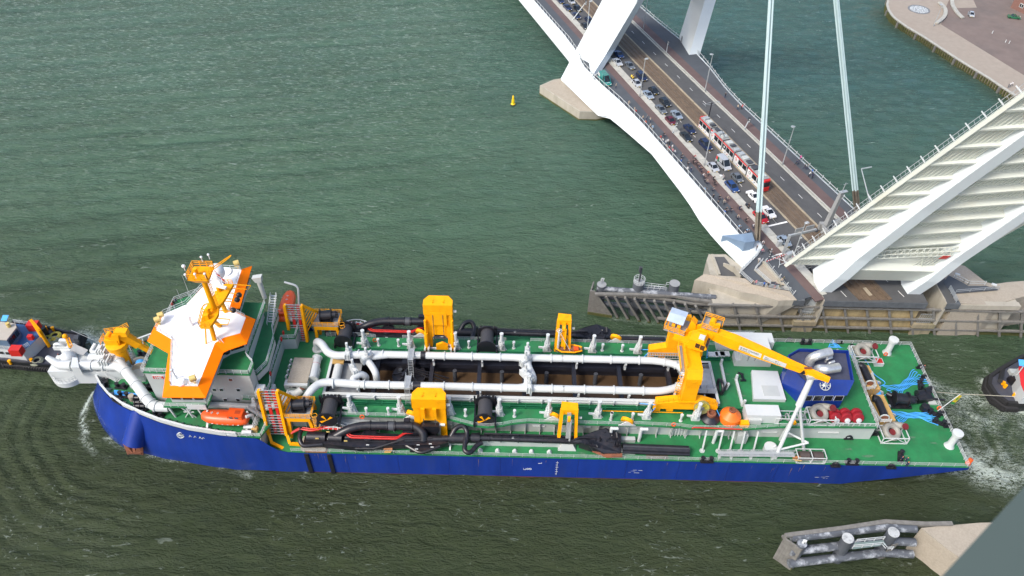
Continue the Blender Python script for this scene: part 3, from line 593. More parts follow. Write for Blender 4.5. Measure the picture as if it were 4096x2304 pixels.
CB = mat('pale_cobble', (.42,.46,.48), .8, .12, 3); rr = random.Random(3); cob = M().lathe([(1,-.02),(.95,.08),(.6,.12),(.001,.13)], (0,0,0), 9).build('cobble', CB, mo, local=True)
pts = []; tries = 0; RRr = RR-.6
while len(pts) < 230 and tries < 16000:
    tries += 1; r = rr.uniform(.28,.75) if tries < 1500 else rr.uniform(.16,.4); a = rr.uniform(0,2*pi); d = (RRr-r)*math.sqrt(rr.random()); x, y = d*cos(a), d*sin(a)
    if all(hypot(x-p[0], y-p[1]) > r+p[2]+.02 for p in pts): pts.append((x,y,r))
for i, (x,y,r) in enumerate(pts):
    o = cob if i == 0 else cob.copy()
    if i: COL.objects.link(o)
    o.location = (x,y,.02); o.scale = (r,r,1)
for pts_, lb in (([(1150,30),(1195,70),(1230,130),(1220,200),(1180,250),(1120,292)], 'curved pale concrete bench beside the round paving mosaic'), ([(1312,-40),(1318,50),(1350,115),(1400,180),(1450,225)], 'curved pale concrete bench at the edge of the dark quay road')):
    pp2 = catmull([ZL(x,y,qz+.5) for x,y in pts_], 4); b_ = thing('curved_bench', lb, 'bench', V((pp2[0].x,pp2[0].y,qz)))
    m = M()
    for p, q in zip(pp2, pp2[1:]): m.beam(p, q+unit(q-p)*.1, 1.3, .5)
    m.build('seat', KERB, b_); m = M()
    for p, q in zip(pp2, pp2[1:]): m.beam(p-V((0,0,.4)), q-V((0,0,.4)), .8, .5)
    m.build('plinth', CONC, b_)
# brick house corner
hb = thing('brick_house', 'corner of a brown brick house with white-framed windows at the quay', 'building', ZL(2085,100,qz))
ba, bb = ZL(2066,98,qz), ZL(2260,190,qz); dx = unit(bb-ba); dn = V((-dx.y, dx.x, 0)); HB = mat('house_brick', (.19,.10,.08), .85, .15, 3, bump=.01, bscale=8)
M().prism([ba, ba+dx*14, ba+dx*14+dn*12, ba+dn*12], qz, qz+7).build('wall', HB, hb)
for i in range(4):
    for j in range(2):
        c = ba+dx*(3.0+i*3.2)+V((0,0,1.6+j*3.0)); f = M().slab([c, c+dx*1.7, c+dx*1.7+V((0,0,1.5)), c+V((0,0,1.5))], -dn*.10).build('window', WHITE, hb)
        for a in (.15, .95): M().slab([c+dx*a+V((0,0,.15)), c+dx*(a+.62)+V((0,0,.15)), c+dx*(a+.62)+V((0,0,1.35)), c+dx*a+V((0,0,1.35))], -dn*.13).build('pane', GLASS, f)
for j in (0,):
    M().slab([ba-dx*.4-dn*.5+V((0,0,7)), ba+dx*14.4-dn*.5+V((0,0,7)), ba+dx*14.4+dn*12.4+V((0,0,7)), ba-dx*.4+dn*12.4+V((0,0,7))], (0,0,.3)).build('roof', WALLW, hb)
# ================================================================== SHIP   z: main deck 6.3, upper deck 10.6; centre line y = 94.25, bow to -x
MD, UD, CL = 6.3, 10.6, 94.25
ship = thing('dredger_ship', 'long blue-hulled green-decked dredging ship with orange-edged white wheelhouse passing the raised bridge', 'ship', V((0, CL, 0)))
def P(m, name, mt, par=None, **k): return m.build(name, mt, par or ship, **k)
def mir(y): return 2*CL - y
topo = [(-79.9,94.25),(-79.7,92.6),(-79.1,91.3),(-77.6,89.5),(-75.3,87.4),(-72,85.3),(-68,83.5),(-64,81.95),(-58.4,80.4),(-52,79.4),(-46,79.0)]
wlo = [(-83.6,94.25),(-83.3,92.0),(-82.2,90.2),(-80.4,87.8),(-78,85.6),(-75.2,83.8),(-70.3,82.2),(-65.9,81.1),(-58.6,80.1),(-52,79.15),(-46,79)]
ZF_ = [(1,0),(.84,.16),(.64,.42),(.46,.76),(.26,.95),(0,1.0),(-.2,.92)]
rows = []
for (a, b_), (c, d) in zip(topo, wlo):
    rows.append([(a+(c-a)*e, b_+(d-b_)*e, 10.6*h) for h, e in ZF_])
def side(x, zt, zl=-2.0): return [(x, 79, zt-(zt-zl)*i/6) for i in range(7)]
for x, zt in ((-45.2,10.4),(-44.4,9.6),(-43.4,8.2),(-42.2,7.0),(-40.5,6.4),(-38,MD)): rows.append(side(x, zt))
for x in (-25,0,25,45,55): rows.append(side(x, MD))
for x, zl in ((60,-1),(66,.8),(72,2.2),(78,3.8),(82,4.9),(84.9,5.7)): rows.append(side(x, MD, zl))
m = M(); n = 7; R = len(rows)
near = [p for r in rows for p in r]; far = [(p[0], mir(p[1]), p[2]) for p in near]
m.add(near, [(i*n+k, (i+1)*n+k, (i+1)*n+k+1, i*n+k+1) for i in range(R-1) for k in range(n-1)])
m.add(far, [(i*n+k, i*n+k+1, (i+1)*n+k+1, (i+1)*n+k) for i in range(R-1) for k in range(n-1)])
m.add([rows[-1][0], rows[-1][-1], (84.9, mir(79), rows[-1][-1][2]), (84.9, mir(79), MD)], [(0,1,2,3)])
m.add([rows[-7][-1], rows[-1][-1], (84.9, mir(79), 5.7), (55, mir(79), -2)], [(0,1,2,3)])
hull = P(m, 'hull', BLUE, smooth=50)
m = M(); m.prism([(x, 78.985) for x in (-38, 59)] + [(59,79.03),(-38,79.03)], -1, .1); P(m, 'boot_stripe', BOOT, hull)
# anchor bolster with anchor
m = M(); a, b_ = ZA(832,1062,9.6), ZA(822,1195,3.6); m.cyl(a+V((.5,1.6,.3)), b_+V((0,-.9,0)), 1.9, 2.15, 26); P(m, 'anchor_bolster', BLUE, hull)
m = M(); c = b_ + V((.05,-1.5,-.3)); m.slab([c+V((-1.9,0,.9)), c+V((-1.1,-.4,1.2)), c+V((-.3,-.9,-1.1)), c+V((-1.5,-.9,-1.9))], (.1,.5,.1)).slab([c+V((1.9,0,.9)), c+V((1.1,-.4,1.2)), c+V((.3,-.9,-1.1)), c+V((1.5,-.9,-1.9))], (-.1,.5,.1)).beam(c+V((0,.4,1.4)), c+V((0,-.7,-1.5)), .5).beam(c+V((-1.3,-.6,-1.3)), c+V((1.3,-.6,-1.3)), .7,.5)
P(m, 'anchor', RUST, hull)
# chutes and marks on the side
for x in (-37.6, -33.4): m = M().box(x, 78.72, -1, x+.75, 79.05, 6.1); P(m, 'pipe_guide_slot', BLACK, hull)
m = M()
for i in range(6): m.box(8.9, 78.96, 1.2+i*.75, 9.4 if i % 2 else 9.25, 79.0, 1.28+i*.75)
m.box(9.1, 78.96, .9, 9.17, 79.0, 5.4)
for x in (3.7, 4.2): m.ring((x, 78.98, 2.7), (0,1,0), .22, .05, 14, 4)
m.box(2.9, 78.96, 2.4, 3.4, 79, 2.5).box(2.9, 78.96, 2.4, 2.98, 79, 2.9).box(3.3,78.96,2.4,3.38,79,2.9).box(5.6,78.96,4.6,6.3,79,4.68).box(6.2,78.96,4.6,6.28,79,4.9)
P(m, 'draught_marks', WHITE, hull)
def hy(x, z):       # y of the near hull side at station x and height z, forward of midships
    def at(tab):
        for (a, b_), (c, d) in zip(tab[1:], tab[2:]):
            if a <= x <= c: return b_+(d-b_)*(x-a)/(c-a)
        return 79.0
    h = z/10.6
    for (h0, e0), (h1, e1) in zip(ZF_, ZF_[1:]):
        if h1 <= h <= h0: e = e0+(e1-e0)*(h0-h)/(h0-h1); return at(topo)*(1-e)+at(wlo)*e
    return at(topo)
q = ZA(1097,1165,8.6); q = V((q.x, hy(q.x, 8.6)-.12, 8.6)); m = M(); m.ring(q, (.15,-1,.25), .62, .09, 20, 5)
for i in range(4): a = i*pi/4+.3; m.beam(q+V((cos(a)*.6,-.03,sin(a)*.6)), q-V((cos(a)*.6,.03,sin(a)*.6)), .14, .08)
P(m, 'thruster_mark', WHITE, hull)
for i, (x, y) in enumerate(((1150,1175),(1178,1183),(1208,1190),(1226,1196))):
    c = ZA(x,y,8.9); yy = hy(c.x, 8.9); m = M().beam((c.x-.18,yy-.03,8.7),(c.x+.1,yy-.03,9.2),.09).beam((c.x+.1,yy-.03,9.2),(c.x+.3,yy-.03,8.7+.15*(i%2)),.09)
    if i % 2 == 0: m.beam((c.x-.1,yy-.03,8.92),(c.x+.24,yy-.03,8.92),.08)
    P(m, 'bow_letter', WHITE, hull)
P(M().box(17.2,84.5,5.9,17.3,84.6,6), 'weld_mark', GREEN, hull)
for x in (-30,-20.5,-11,-1.5,13,22,31.7,41,50): P(M().box(x,78.975,-.2,x+.06,79.0,6.2), 'plate_seam', mat('seam_blue', (.006,.02,.15), .5) if 'seam_blue' not in bpy.data.materials else bpy.data.materials['seam_blue'], hull)
RB = mat('rust_run', (.16,.10,.06), .8, .3, 3); rr = random.Random(9)
for i in range(26):
    x = rr.choice((rr.uniform(-36,-26), rr.uniform(-30,76), rr.uniform(48,60))); w_ = rr.uniform(.04,.14); L = rr.uniform(.5,2.8); z = rr.uniform(4.6,6.2)
    P(M().add([(x,78.985,z),(x+w_,78.985,z),(x+w_*.4,78.985,z-L)],[(0,1,2)]), 'rust_run', RB, hull)
for x, z, n_ in ((22.5,2.6,7),(57.5,2.2,6)):
    m = M()
    for i in range(n_): a = rr.uniform(0,2.4); b_ = rr.uniform(-.5,.5); m.box(x+a,78.98,z+b_,x+a+rr.uniform(.3,1.1),79.0,z+b_+rr.uniform(.03,.09))
    P(m, 'fender_scuffs', WALLW, hull, kind='stuff')
# decks
m = M(); m.box(-46,79.1,MD-.3,84.8,86,MD).box(-46,102,MD-.3,84.8,mir(79.1),MD).box(60,86,MD-.3,84.8,102,MD); P(m, 'main_deck', GREEN)
fo = [(x+.25, y+.2) for x, y in topo[1:]] + [(-44.9,79.2)]; fo = [(topo[0][0]+.3, CL)] + fo
m = M(); m.prism(fo + [(-42.6,84.3),(-42.6,mir(84.3))] + [(x, mir(y)) for x, y in fo[:0:-1]], UD-.35, UD); P(m, 'forecastle_deck', GREEN)
m = M(); m.box(-45.0,79.2,MD,-42.4,84.3,MD+.2); P(M().slab([(-44.9,79.1,MD),(-44.9,84.3,MD),(-44.9,84.3,UD-.36),(-44.9,79.1,UD-.36)], (.1,0,0)), 'forecastle_bulkhead', WALLW)
# trunk with the hopper well
ed = sorted({(round(p.x,2), round(p.y,2)) for p in [ZD(x,y,UD) for x,y in [(330,985),(500,1030),(600,1040),(700,1030),(760,1017),(870,1005),(1190,1018),(1500,1026)]] + [ZE(x,y,UD) for x,y in [(300,968),(620,985)]]})
ey = [(-42.6,84.4),(-21,84.4)] + ed + [(33.6,83.2),(43.3,83.3),(49.9,84.0),(58.9,84.3),(68.3,84.45)]
def edge(x):
    for (a, b_), (c, d) in zip(ey, ey[1:]):
        if a <= x <= c: return b_+(d-b_)*(x-a)/max(c-a,.01)
    return 84.3
HX0, HX1, HY0, HY1 = -34.7, 39.0, 88.8, 98.2
m = M(); m.prism([(x,y) for x,y in ey] + [(68.3,HY0),(-42.6,HY0)], UD-.3, UD); m.box(-42.6,HY1,UD-.3,68.8,104.1,UD); m.box(-42.6,HY0,UD-.3,HX0,HY1,UD); m.box(HX1,HY0,UD-.3,68.5,HY1,UD)
P(m, 'upper_deck', GREEN, smooth=0)
m = M(); m.box(-42.6,84.9,MD,68.1,85.1,UD-.3).box(-42.6,103.7,MD,68.3,103.9,UD-.3).box(68.1,84.9,MD,68.4,103.9,UD-.3); tw = P(m, 'trunk_wall', WALLW)
frm = M().slab([(0,0,0),(0,-.75,0),(0,-.35,-.5),(0,-.28,-3.4),(0,-.9,-4.3),(0,0,-4.3)], (.12,0,0))
fr = None
for i in range(31):
    x = -41+i*2.75
    if x > 50: break
    y = max(edge(x)+.8, 82.4); dy = 84.9-y
    m = M().slab([(x,84.9,UD-.3),(x,edge(x)+.05,UD-.3),(x,max(edge(x)+.5,84.2-dy*.4),UD-1.0),(x,84.45,UD-3.6),(x,84.1,MD),(x,84.9,MD)], (.14,0,0)); P(m, 'web_frame', WALLW, tw)
for i in range(28):
    x = -39+i*2.9; 
    if i % 3 == 0: P(M().box(x,84.6,MD+1.9,x+2.2,84.9,MD+2.05), 'stringer', WALLW, tw)
for x in (24.5,38.5,-13,19): m = M().tube(bend([(x,83.3,UD-.4),(x,83.3,MD+1.2),(x,83.3,MD)],.3), .32, 10).cyl((x,83.3,UD-.5),(x+1.2,83.3,UD-.5),.3); P(m, 'air_duct', WHITE, tw)
for x in (36.5,39.5,41.6,43.6,46): P(M().beam((x,83.2,UD-.3),(x-.4,81.4,MD),.28).cyl((x-.4,81.4,MD),(x-.4,81.4,MD+.15),.5), 'deck_strut', WALLW, tw)
for i in range(12): P(M().tube(bend([(30.3+i*.55+(8 if i > 6 else 0),84.5,UD-.4),(30.3+i*.55+(8 if i > 6 else 0),84.5,MD+.2)],.2), .07, 6), 'riser_pipe', WHITE, tw)
P(M().box(42.6,83.2,MD,44.6,84.9,MD+2.6), 'side_locker', WALLW, tw)
# coaming and well
m = M(); c0, c1 = UD, 12.0
m.box(HX0-.5,HY0-.45,c0,HX1+.5,HY0,c1); m.box(HX0-.5,HY1,c0,HX1+.5,HY1+.45,c1-.1); m.box(HX0-.5,HY0,c0,HX0,HY1,c1); m.box(HX1,HY0,c0,HX1+.5,HY1,c1)
co = P(m, 'hopper_coaming', WHITE)
m = M()
for z in (c1+.0, c0+.75): m.beam((HX0-.5,HY0-.55,z),(HX1+.5,HY0-.55,z),.28,.12)
for i in range(17): x = HX0+.3+i*4.5; m.beam((x,HY0-.75,c1),(x,HY0-.6,c0),.16,.5)
P(m, 'coaming_stiffeners', WHITE, co)
m = M(); m.box(HX0,HY0-.02,3,HX1,HY0+.12,c1-.05).box(HX0,HY1-.12,3,HX1,HY1+.02,c1-.15).box(HX0,HY0,3,HX0+.12,HY1,c1-.05).box(HX1-.12,HY0,3,HX1,HY1,c1-.05); P(m, 'hopper_wall', DKBLUE)
P(M().box(HX0,HY0,3,HX1,HY1,7.4), 'hopper_sludge', MUD)
for i in range(8):
    x = [-26.0,-15.3,-6.0,2.8,12.5,21.4,31][i] if i < 7 else 36.5
    P(M().box(x-.38,HY0+.12,9.7,x+.38,HY1-.12,11.0), 'hopper_beam', DKBLUE)
    if i < 7: P(M().cyl((x+4.4,HY1-2.3,7.3),(x+4.4,HY1-2.0,10.2),.42), 'hopper_post', DKGREY)
P(M().box(HX0,HY1-.9,9.5,HX1,HY1-.12,10.6), 'hopper_shelf', DKBLUE)
# spreader machinery in the well
m = M(); c = ZC(1150,700,10.5); m.cyl(c-V((0,0,3)), c+V((0,0,.2)), .5).cyl(c-V((0,0,1.2)), c-V((0,0,1.0)), 3.3, None, 22)
for i in range(8): a = i*pi/4; m.beam(c, c+V((3.2*cos(a),3.2*sin(a),-.9)), .22)
for k in range(3): m.beam(c+V((.5,.6,.6-k*.4)), c+V((8,-1.5-k,.1)), .18); 
m.beam(c+V((-2,2.5,1)), c+V((2.5,3.2,1)), .6).beam(c+V((-1,-2,1)), c+V((1,2,1)), .5).box(c.x-1.4,c.y+1,c.z,c.x+1.2,c.y+2.6,c.z+1.2)
P(m, 'spreader_machinery', BLACK)
# pipes over the well
PN, PF, PZ_ = 89.4, 96.9, 13.7
def flange(par, p, d, r, mt=WHITE): M().cyl(V(p)-unit(d)*.10, V(p)+unit(d)*.10, r, None, 18).build('flange', mt, par)
endp = bend([(10,PN,PZ_),(29.0,PN,PZ_),(32.8,PN+1.6,PZ_),(33.9,93.2,PZ_),(32.6,PF-1.0,PZ_),(28.5,PF,PZ_),(10,PF,PZ_)], 2.5, 6)
lp = P(M().tube(bend([ZC(395,955,UD),ZC(398,905,PZ_-1.3),ZC(440,835,PZ_),ZC(500,785,PZ_),ZC(570,775,PZ_),V((-28,PN,PZ_))], 1.6, 5), .76, 18).tube([(-28,PN,PZ_),(10.2,PN,PZ_)], .72, 18), 'loading_pipe', WHITE)
for x in (-33,-27.2,-22.6,-12.3,-7,-1.6,3.2,7.9): flange(lp, (x,PN,PZ_), (1,0,0), .92)
M().cyl((-18.1,PN,PZ_),(-16.7,PN,PZ_),.86,None,18).build('rubber_joint', BLACK, lp); c = ZC(390,965,UD); M().cyl(c,c+V((0,0,.35)),1.15,None,20).build('flange', WHITE, lp)
q0 = ZC(495,540,UD); lp2 = P(M().tube(bend([q0+V((0,0,.1)),q0+V((0,0,2.6)),ZC(520,495,PZ_+.4),ZC(560,560,PZ_),ZC(620,585,PZ_),V((-27,PF,PZ_))], 1.5, 5), .76, 18).tube([(-27,PF,PZ_),(10.2,PF,PZ_)], .72, 18), 'loading_pipe', WHITE)
for x in (-29.5,-27.2,-24.8,-12.8,-7.5,-2,3.4,7.9): flange(lp2, (x,PF,PZ_), (1,0,0), .92)
M().cyl((-17.4,PF,PZ_),(-16.5,PF,PZ_),.86,None,18).build('rubber_joint', BLACK, lp2); M().cyl(q0,q0+V((0,0,.35)),1.15,None,20).build('flange', WHITE, lp2)
lp3 = P(M().tube(endp, .72, 18), 'loading_pipe', WHITE)
for i in (8,14,20,26,30): 
    if i < len(endp)-1: flange(lp3, endp[i], endp[i+1]-endp[i], .92)
for x in (14,19.5,25): flange(lp3, (x,PN,PZ_), (1,0,0), .92); flange(lp3, (x,PF,PZ_), (1,0,0), .92)
M().tube(bend([(33.7,93.3,PZ_),(34.6,93.2,PZ_-.2),(34.9,93.2,PZ_-1.8)],.8), [.72]+[.85]*8, 16).build('outlet', WHITE, lp3)
for y in (PN, PF):
    for x in (-28.5,-15,-5.5,4,13,22.5,31): P(M().box(x-.18,y-.3,11,x+.18,y+.3,PZ_-.6).slab([(x-.12,y-.9,PZ_-.5),(x-.12,y+.9,PZ_-.5),(x-.12,y+.4,PZ_-1.6),(x-.12,y-.4,PZ_-1.6)],(.24,0,0)), 'pipe_saddle', WHITE)
def valve(c, d, h=2.2):
    c = V(c); d = unit(d); sx = V((-d.y,d.x,0)); m = M().slab([c-d*.35-sx*1.15-V((0,0,.3)), c-d*.35+sx*1.15-V((0,0,.3)), c-d*.35+sx*1.0+V((0,0,1.35)), c-d*.35-sx*1.0+V((0,0,1.35))], d*.7)
    for k in (-.45,.1,.45): m.beam(c+d*k-sx*1.25+V((0,0,.5)), c+d*k+sx*1.25+V((0,0,.5)), .12, 1.5)
    m.cyl(c+V((0,0,1.3)), c+V((0,0,1.3+h)), .26, None, 10).box(c.x-.3,c.y-.3,c.z+1.6,c.x+.3,c.y+.3,c.z+2.2); P(m, 'slide_valve', WHITE)
pc = bend([(-23.3,PF,PZ_),ZC(830,600,PZ_),ZC(880,655,PZ_),ZC(912,710,PZ_-.4),ZC(918,760,PZ_-2.5)], 1.6, 5)
P(M().tube(pc, .66, 16), 'branch_pipe', WHITE); pc2 = bend([(-29,PN,PZ_),ZC(740,755,PZ_),ZC(800,715,PZ_),ZC(840,735,PZ_-1),ZC(838,770,PZ_-3)], 1.6, 5); P(M().tube(pc2, .66, 16), 'branch_pipe', WHITE)
pc3 = bend([(.6,PF,PZ_),(3,PF-.2,PZ_),ZD(880,640,PZ_),ZD(910,700,PZ_-.2),ZD(905,735,PZ_-2.4)], 1.8, 6); P(M().tube(pc3, .72, 16), 'branch_pipe', WHITE)
pc4 = bend([(1.2,PN,PZ_),(3.2,PN+.4,PZ_),ZD(870,700,PZ_),ZD(905,690,PZ_)], 1.2, 5); P(M().tube(pc4, .66, 16), 'branch_pipe', WHITE)
for q, x, y, d in ((ZC,715,580,(1,0,0)),(ZC,850,615,(1,-1,0)),(ZC,755,700,(1,.6,0)),(ZD,868,545,(1,0,0)),(ZD,855,600,(1,-1,0)),(ZD,855,690,(1,.8,0)),(ZD,880,770,(1,0,0))): valve(q(x,y,PZ_), d)
for x, y in ((-14.2+12.5,PN),): pass
for q, x, y in ((ZC,1170,600),(ZC,1147,800)):      # walk-over bridges
    c = q(x,y,PZ_); m = M().slab([(c.x-.5,c.y-1.4,PZ_+.9),(c.x+.5,c.y-1.4,PZ_+.9),(c.x+.5,c.y+1.6,PZ_+.9),(c.x-.5,c.y+1.6,PZ_+.9)],(0,0,.06)).rail([(c.x-.5,c.y-1.4,PZ_+.95),(c.x-.5,c.y+1.6,PZ_+.95)],1,1.4,.03).rail([(c.x+.5,c.y-1.4,PZ_+.95),(c.x+.5,c.y+1.6,PZ_+.95)],1,1.4,.03)
    for s_ in (-.45,.45): m.beam((c.x+s_,c.y-1.5,PZ_+.9),(c.x+s_,c.y-2.2,UD),.08)
    for i in range(9): m.beam((c.x-.45,c.y-1.5-i*.08,PZ_+.7-i*.4),(c.x+.45,c.y-1.5-i*.08,PZ_+.7-i*.4),.06)
    P(m, 'walkway', GALV)
# fore end of the well
c = ZC(632,690,11.6); P(M().cyl((c.x,c.y-3.4,11.3),(c.x,c.y+2.4,11.3),.85,None,18), 'stub_pipe', WHITE); P(M().box(HX0+.2,HY0+.2,10.2,HX0+5.5,HY1-.2,10.4), 'well_platform', GREY)
c = ZC(640,622,12.2); P(M().box(c.x-1.1,c.y-.6,11.9,c.x+1.1,c.y+.5,12.3), 'timber_hatch', CONT)
P(M().rail([(HX0-2.2,HY0+2,UD),(HX0-2.2,HY0+6,UD)],1.1,1,.04).slab([(HX0-2.2,HY0+2,UD),(HX0-.5,HY0+2,c1),(HX0-.5,HY0+3.2,c1),(HX0-2.2,HY0+3.2,UD)],(0,0,.1)), 'coaming_stair', WHITE)
# aft end of the well: catwalks
m = M()
for y in (96.0, 91.0):
    m.slab([(32.5,y-.6,12.1),(39,y-.6,12.1),(39,y+.5,12.1),(32.5,y+.5,12.1)],(0,0,.08)); m.rail([(32.5,y-.6,12.2),(39,y-.6,12.2)],1.1,1.5,.05).rail([(32.5,y+.5,12.2),(39,y+.5,12.2)],1.1,1.5,.05)
m.slab([(36.6,91,12.0),(38.9,91,12.0),(38.9,96,12.0),(36.6,96,12.0)],(0,0,.08)); m.beam((33,89.2,11.8),(38.8,89.2,11.8),.3).beam((33,89.2,11.8),(33,97.8,11.8),.3)
for x in (33.2,36.5): m.beam((x,88.9,11.6),(x,88.9,13.4),.26); m.beam((x,97.6,11.6),(x,97.6,13.2),.26)
P(m, 'well_catwalk', GALV); m = M(); 
for z in (12.1,12.9): m.beam((27,99.6,z),(36,99.6,z),.1); m.beam((27,98.9,z),(36,98.9,z),.1)
for i in range(18): m.beam((27+i*.5,98.9,12.1),(27.25+i*.5,99.6,12.9),.06); m.beam((27+i*.5,98.9,12.9),(27+i*.5,99.6,12.9),.06)
P(m, 'spare_gangway', GALV)
# crane rails
for y in (87.4, 100.35):
    m = M().box(-31,y-.5,UD,44,y-.42,UD+.45).box(-31,y+.34,UD,44,y+.42,UD+.45).box(-31,y-.14,UD,44,y+.06,UD+.5)
    for i in range(25): m.box(-30+i*3,y-.5,UD,-29.85+i*3,y+.4,UD+.4)
    P(m, 'crane_rail', GREENB)
# white hydraulic posts along both sides of the well
def post(x, y, sgn):
    t = P(M().cyl((x,y,UD+.9),(x,y,UD+5.1),.34,None,12).cyl((x,y,UD+5.1),(x,y,UD+5.3),.38,None,12), 'valve_cylinder', WHITE)
    M().slab([(x-.8,y,UD),(x+.8,y,UD),(x+.45,y,UD+2.0),(x-.45,y,UD+2.0)],(0,.9,0)).slab([(x-1.7,y+.3,UD+.9),(x-.4,y+.3,UD+.6),(x-.4,y+.3,UD+1.1),(x-1.7,y+.3,UD+1.2)],(0,.3,0)).slab([(x+1.1,y+.3,UD),(x+.3,y+.3,UD),(x+.3,y+.3,UD+1.2)],(0,.2,0)).build('bracket', WHITE, t)
    m = M().cyl((x,y,UD+2.1),(x,y,UD+2.3),.62,None,14).cyl((x,y,UD+2.6),(x,y,UD+2.8),.62,None,14)
    for i in range(8): a = i*pi/4; m.cyl((x+.5*cos(a),y+.5*sin(a),UD+2.1),(x+.5*cos(a),y+.5*sin(a),UD+3.2),.08,None,6)
    m.build('clamp_flange', WHITE, t)
for i in range(8):
    x = -29.2+i*9.12
    if i < 8: post(x, 85.0, 1)
    if i < 7: post(x, 101.1, 1)
for q, pts, z in ((ZC,[(848,1010),(1005,1010),(933,510),(1078,515)],UD),(ZD,[(447,960),(780,965),(1437,985),(470,495),(775,500),(1378,515),(1512,520)],UD),(ZE,[(85,920),(247,925),(622,935)],UD)):
    for x, y in pts: c = q(x,y,z); P(M().cyl(c,c+V((0,0,1.5)),.2,None,10).cyl(c+V((0,0,1.5)),c+V((0,0,1.95)),.3,None,10).cyl(c,c+V((0,0,.15)),.35,None,10), 'vent_post', WHITE)
# railings
m = M().rail([(-40,79.25,MD),(5,79.25,MD),(19,79.25,MD),(33.8,79.25,MD),(84.6,79.25,MD)],1.05,2.4,.03,3); P(m, 'side_railing', WHITE)
m = M().rail([(84.6,79.25,MD),(84.7,mir(79.4),MD)],1.1,1.6,.045,3).rail([(84.7,mir(79.4),MD),(38,mir(79.25),MD)],1.1,2,.045,3); P(m, 'stern_railing', WHITE)
P(M().rail([(38,mir(79.25),MD),(-42,mir(79.25),MD)],1.05,2.4,.035,3), 'side_railing', WHITE)
pts = [(x,y+.12,UD) for x,y in ey if x > -21.5]; P(M().rail(pts,1.0,2.2,.03,3), 'deck_railing', WHITE)
P(M().rail([(-32,84.5,UD),(-21,84.5,UD)],1.0,2,.03), 'deck_railing', WHITE)
P(M().rail([(-22,103.9,UD),(-1,103.9,UD)],1,2,.03).rail([(4,103.9,UD),(44,103.9,UD)],1.0,2.2,.03,3), 'deck_railing', WHITE)
P(M().rail([(68.2,84.5,UD),(68.6,103.9,UD)],1.1,1.6,.05,3), 'aft_deck_railing', WHITE)
WORN = mat('worn_deck_paint', (.07,.17,.09), .7, .3, 2)
rr = random.Random(21)
for i in range(34):      # scraped and faded patches of deck paint, thin flakes of a paler coat
    x, y, z = (rr.uniform(62,83), rr.uniform(80,107), MD) if i < 20 else ((rr.uniform(-20,60), rr.uniform(79.8,80.6), MD) if i < 27 else (rr.uniform(40,52), rr.uniform(86,101), UD))
    n_ = 7; P(M().prism([(x+rr.uniform(.2,.9)*cos(2*pi*k/n_)*1.6, y+rr.uniform(.06,.3)*sin(2*pi*k/n_)*1.4) for k in range(n_)], z, z+.006), 'worn_patch', WORN)
# ---------------------------------------------------------------- bulwark at the bow
bw = [(x+.15, y+.1) for x, y in topo[1:-1]]+[(-49,79.3)]; m = M()
full = [(x, mir(y)) for x, y in bw[:7]][::-1] + [(topo[0][0]+.15, CL)] + bw
for a, b_ in zip(full, full[1:]): m.add([(a[0],a[1],UD-.1),(b_[0],b_[1],UD-.1),(b_[0],b_[1],UD+1.15),(a[0],a[1],UD+1.15)], [(0,1,2,3)]); m.beam((a[0],a[1],UD+1.15),(b_[0],b_[1],UD+1.15),.38,.14)
bk = P(m, 'bulwark', WHITE)
for a, b_ in zip(full, full[1:]):
    L = hypot(b_[0]-a[0], b_[1]-a[1]); k = max(1, round(L/1.3))
    for i in range(k):
        p = V((a[0]+(b_[0]-a[0])*i/k, a[1]+(b_[1]-a[1])*i/k, UD)); nn = unit(V((-72,CL,0))-V((p.x,p.y,0))) if p.x < -68 else V((0, 1 if p.y < CL else -1, 0)); M().slab([p, p+V((0,0,1.1)), p+nn*.25+V((0,0,1.1)), p+nn*1.25], (.12,.05,0)).build('bulwark_bracket', WHITE, bk)
P(M().rail([(-51,79.4,UD),(-46,79.3,UD),(-44.6,79.3,UD),(-44.2,83.5,UD)],1.1,1.3,.05), 'forecastle_railing', WHITE)
P(M().rail([(-60,mir(80.9),UD),(-44.5,mir(79.3),UD),(-42.7,103.8,UD)],1.1,1.5,.045), 'forecastle_railing', WHITE)
for q, x, y, a in ((ZA,735,890,.2),(ZA,752,943,.3),(ZA,960,1060,.4),(ZA,640,870,1.2),(ZA,715,975,.6),(ZA,870,695,.3),(ZA,800,740,.3)):
    c = q(x,y,UD); t = M().obox(c,2.3,1.0,.3,-a+.1).build('bollard', BLACK, ship); d = V((cos(a),-sin(a)*.5,0))*.7
    for s_ in (-1,1): M().cyl(c+d*s_,c+d*s_+V((0,0,1.05)),.33,None,12).cyl(c+d*s_+V((0,0,1.0)),c+d*s_+V((0,0,1.15)),.4,None,12).build('bollard_post', BLACK, t)
for q, x, y in ((ZA,905,900),(ZA,850,970),(ZA,855,1020),(ZB,320,1200),(ZB,385,1075)):
    c = q(x,y,UD); m = M().box(c.x-1.1,c.y-.7,UD,c.x+1.1,c.y+.7,UD+.4).cyl(c+V((-.9,0,.9)),c+V((.9,0,.9)),.4,None,14)
    for k in (-.9,0,.9): m.cyl(c+V((k-.06,0,.9)),c+V((k+.06,0,.9)),.58,None,16)
    m.box(c.x+.9,c.y-.4,UD,c.x+1.5,c.y+.5,UD+1.4); P(m, 'mooring_winch', BLACK)
c = ZA(803,965,UD); P(M().cyl(c,c+V((0,0,1.3)),.55,None,16), 'vent_drum', CONCT)
c = ZA(865,760,UD+1.4); t = P(M().cyl(c+V((-.25,-.6,0)),c+V((-.8,.9,0)),.95,None,20), 'rope_reel', ROPEB)
for k in (0,1): p = c+V((-.25,-.6,0))*(1-k)+V((-.8,.9,0))*k; M().cyl(p-V((-.03,.08,0)),p+V((-.03,.08,0)),1.5,None,24).build('reel_flange', CONCT, t)
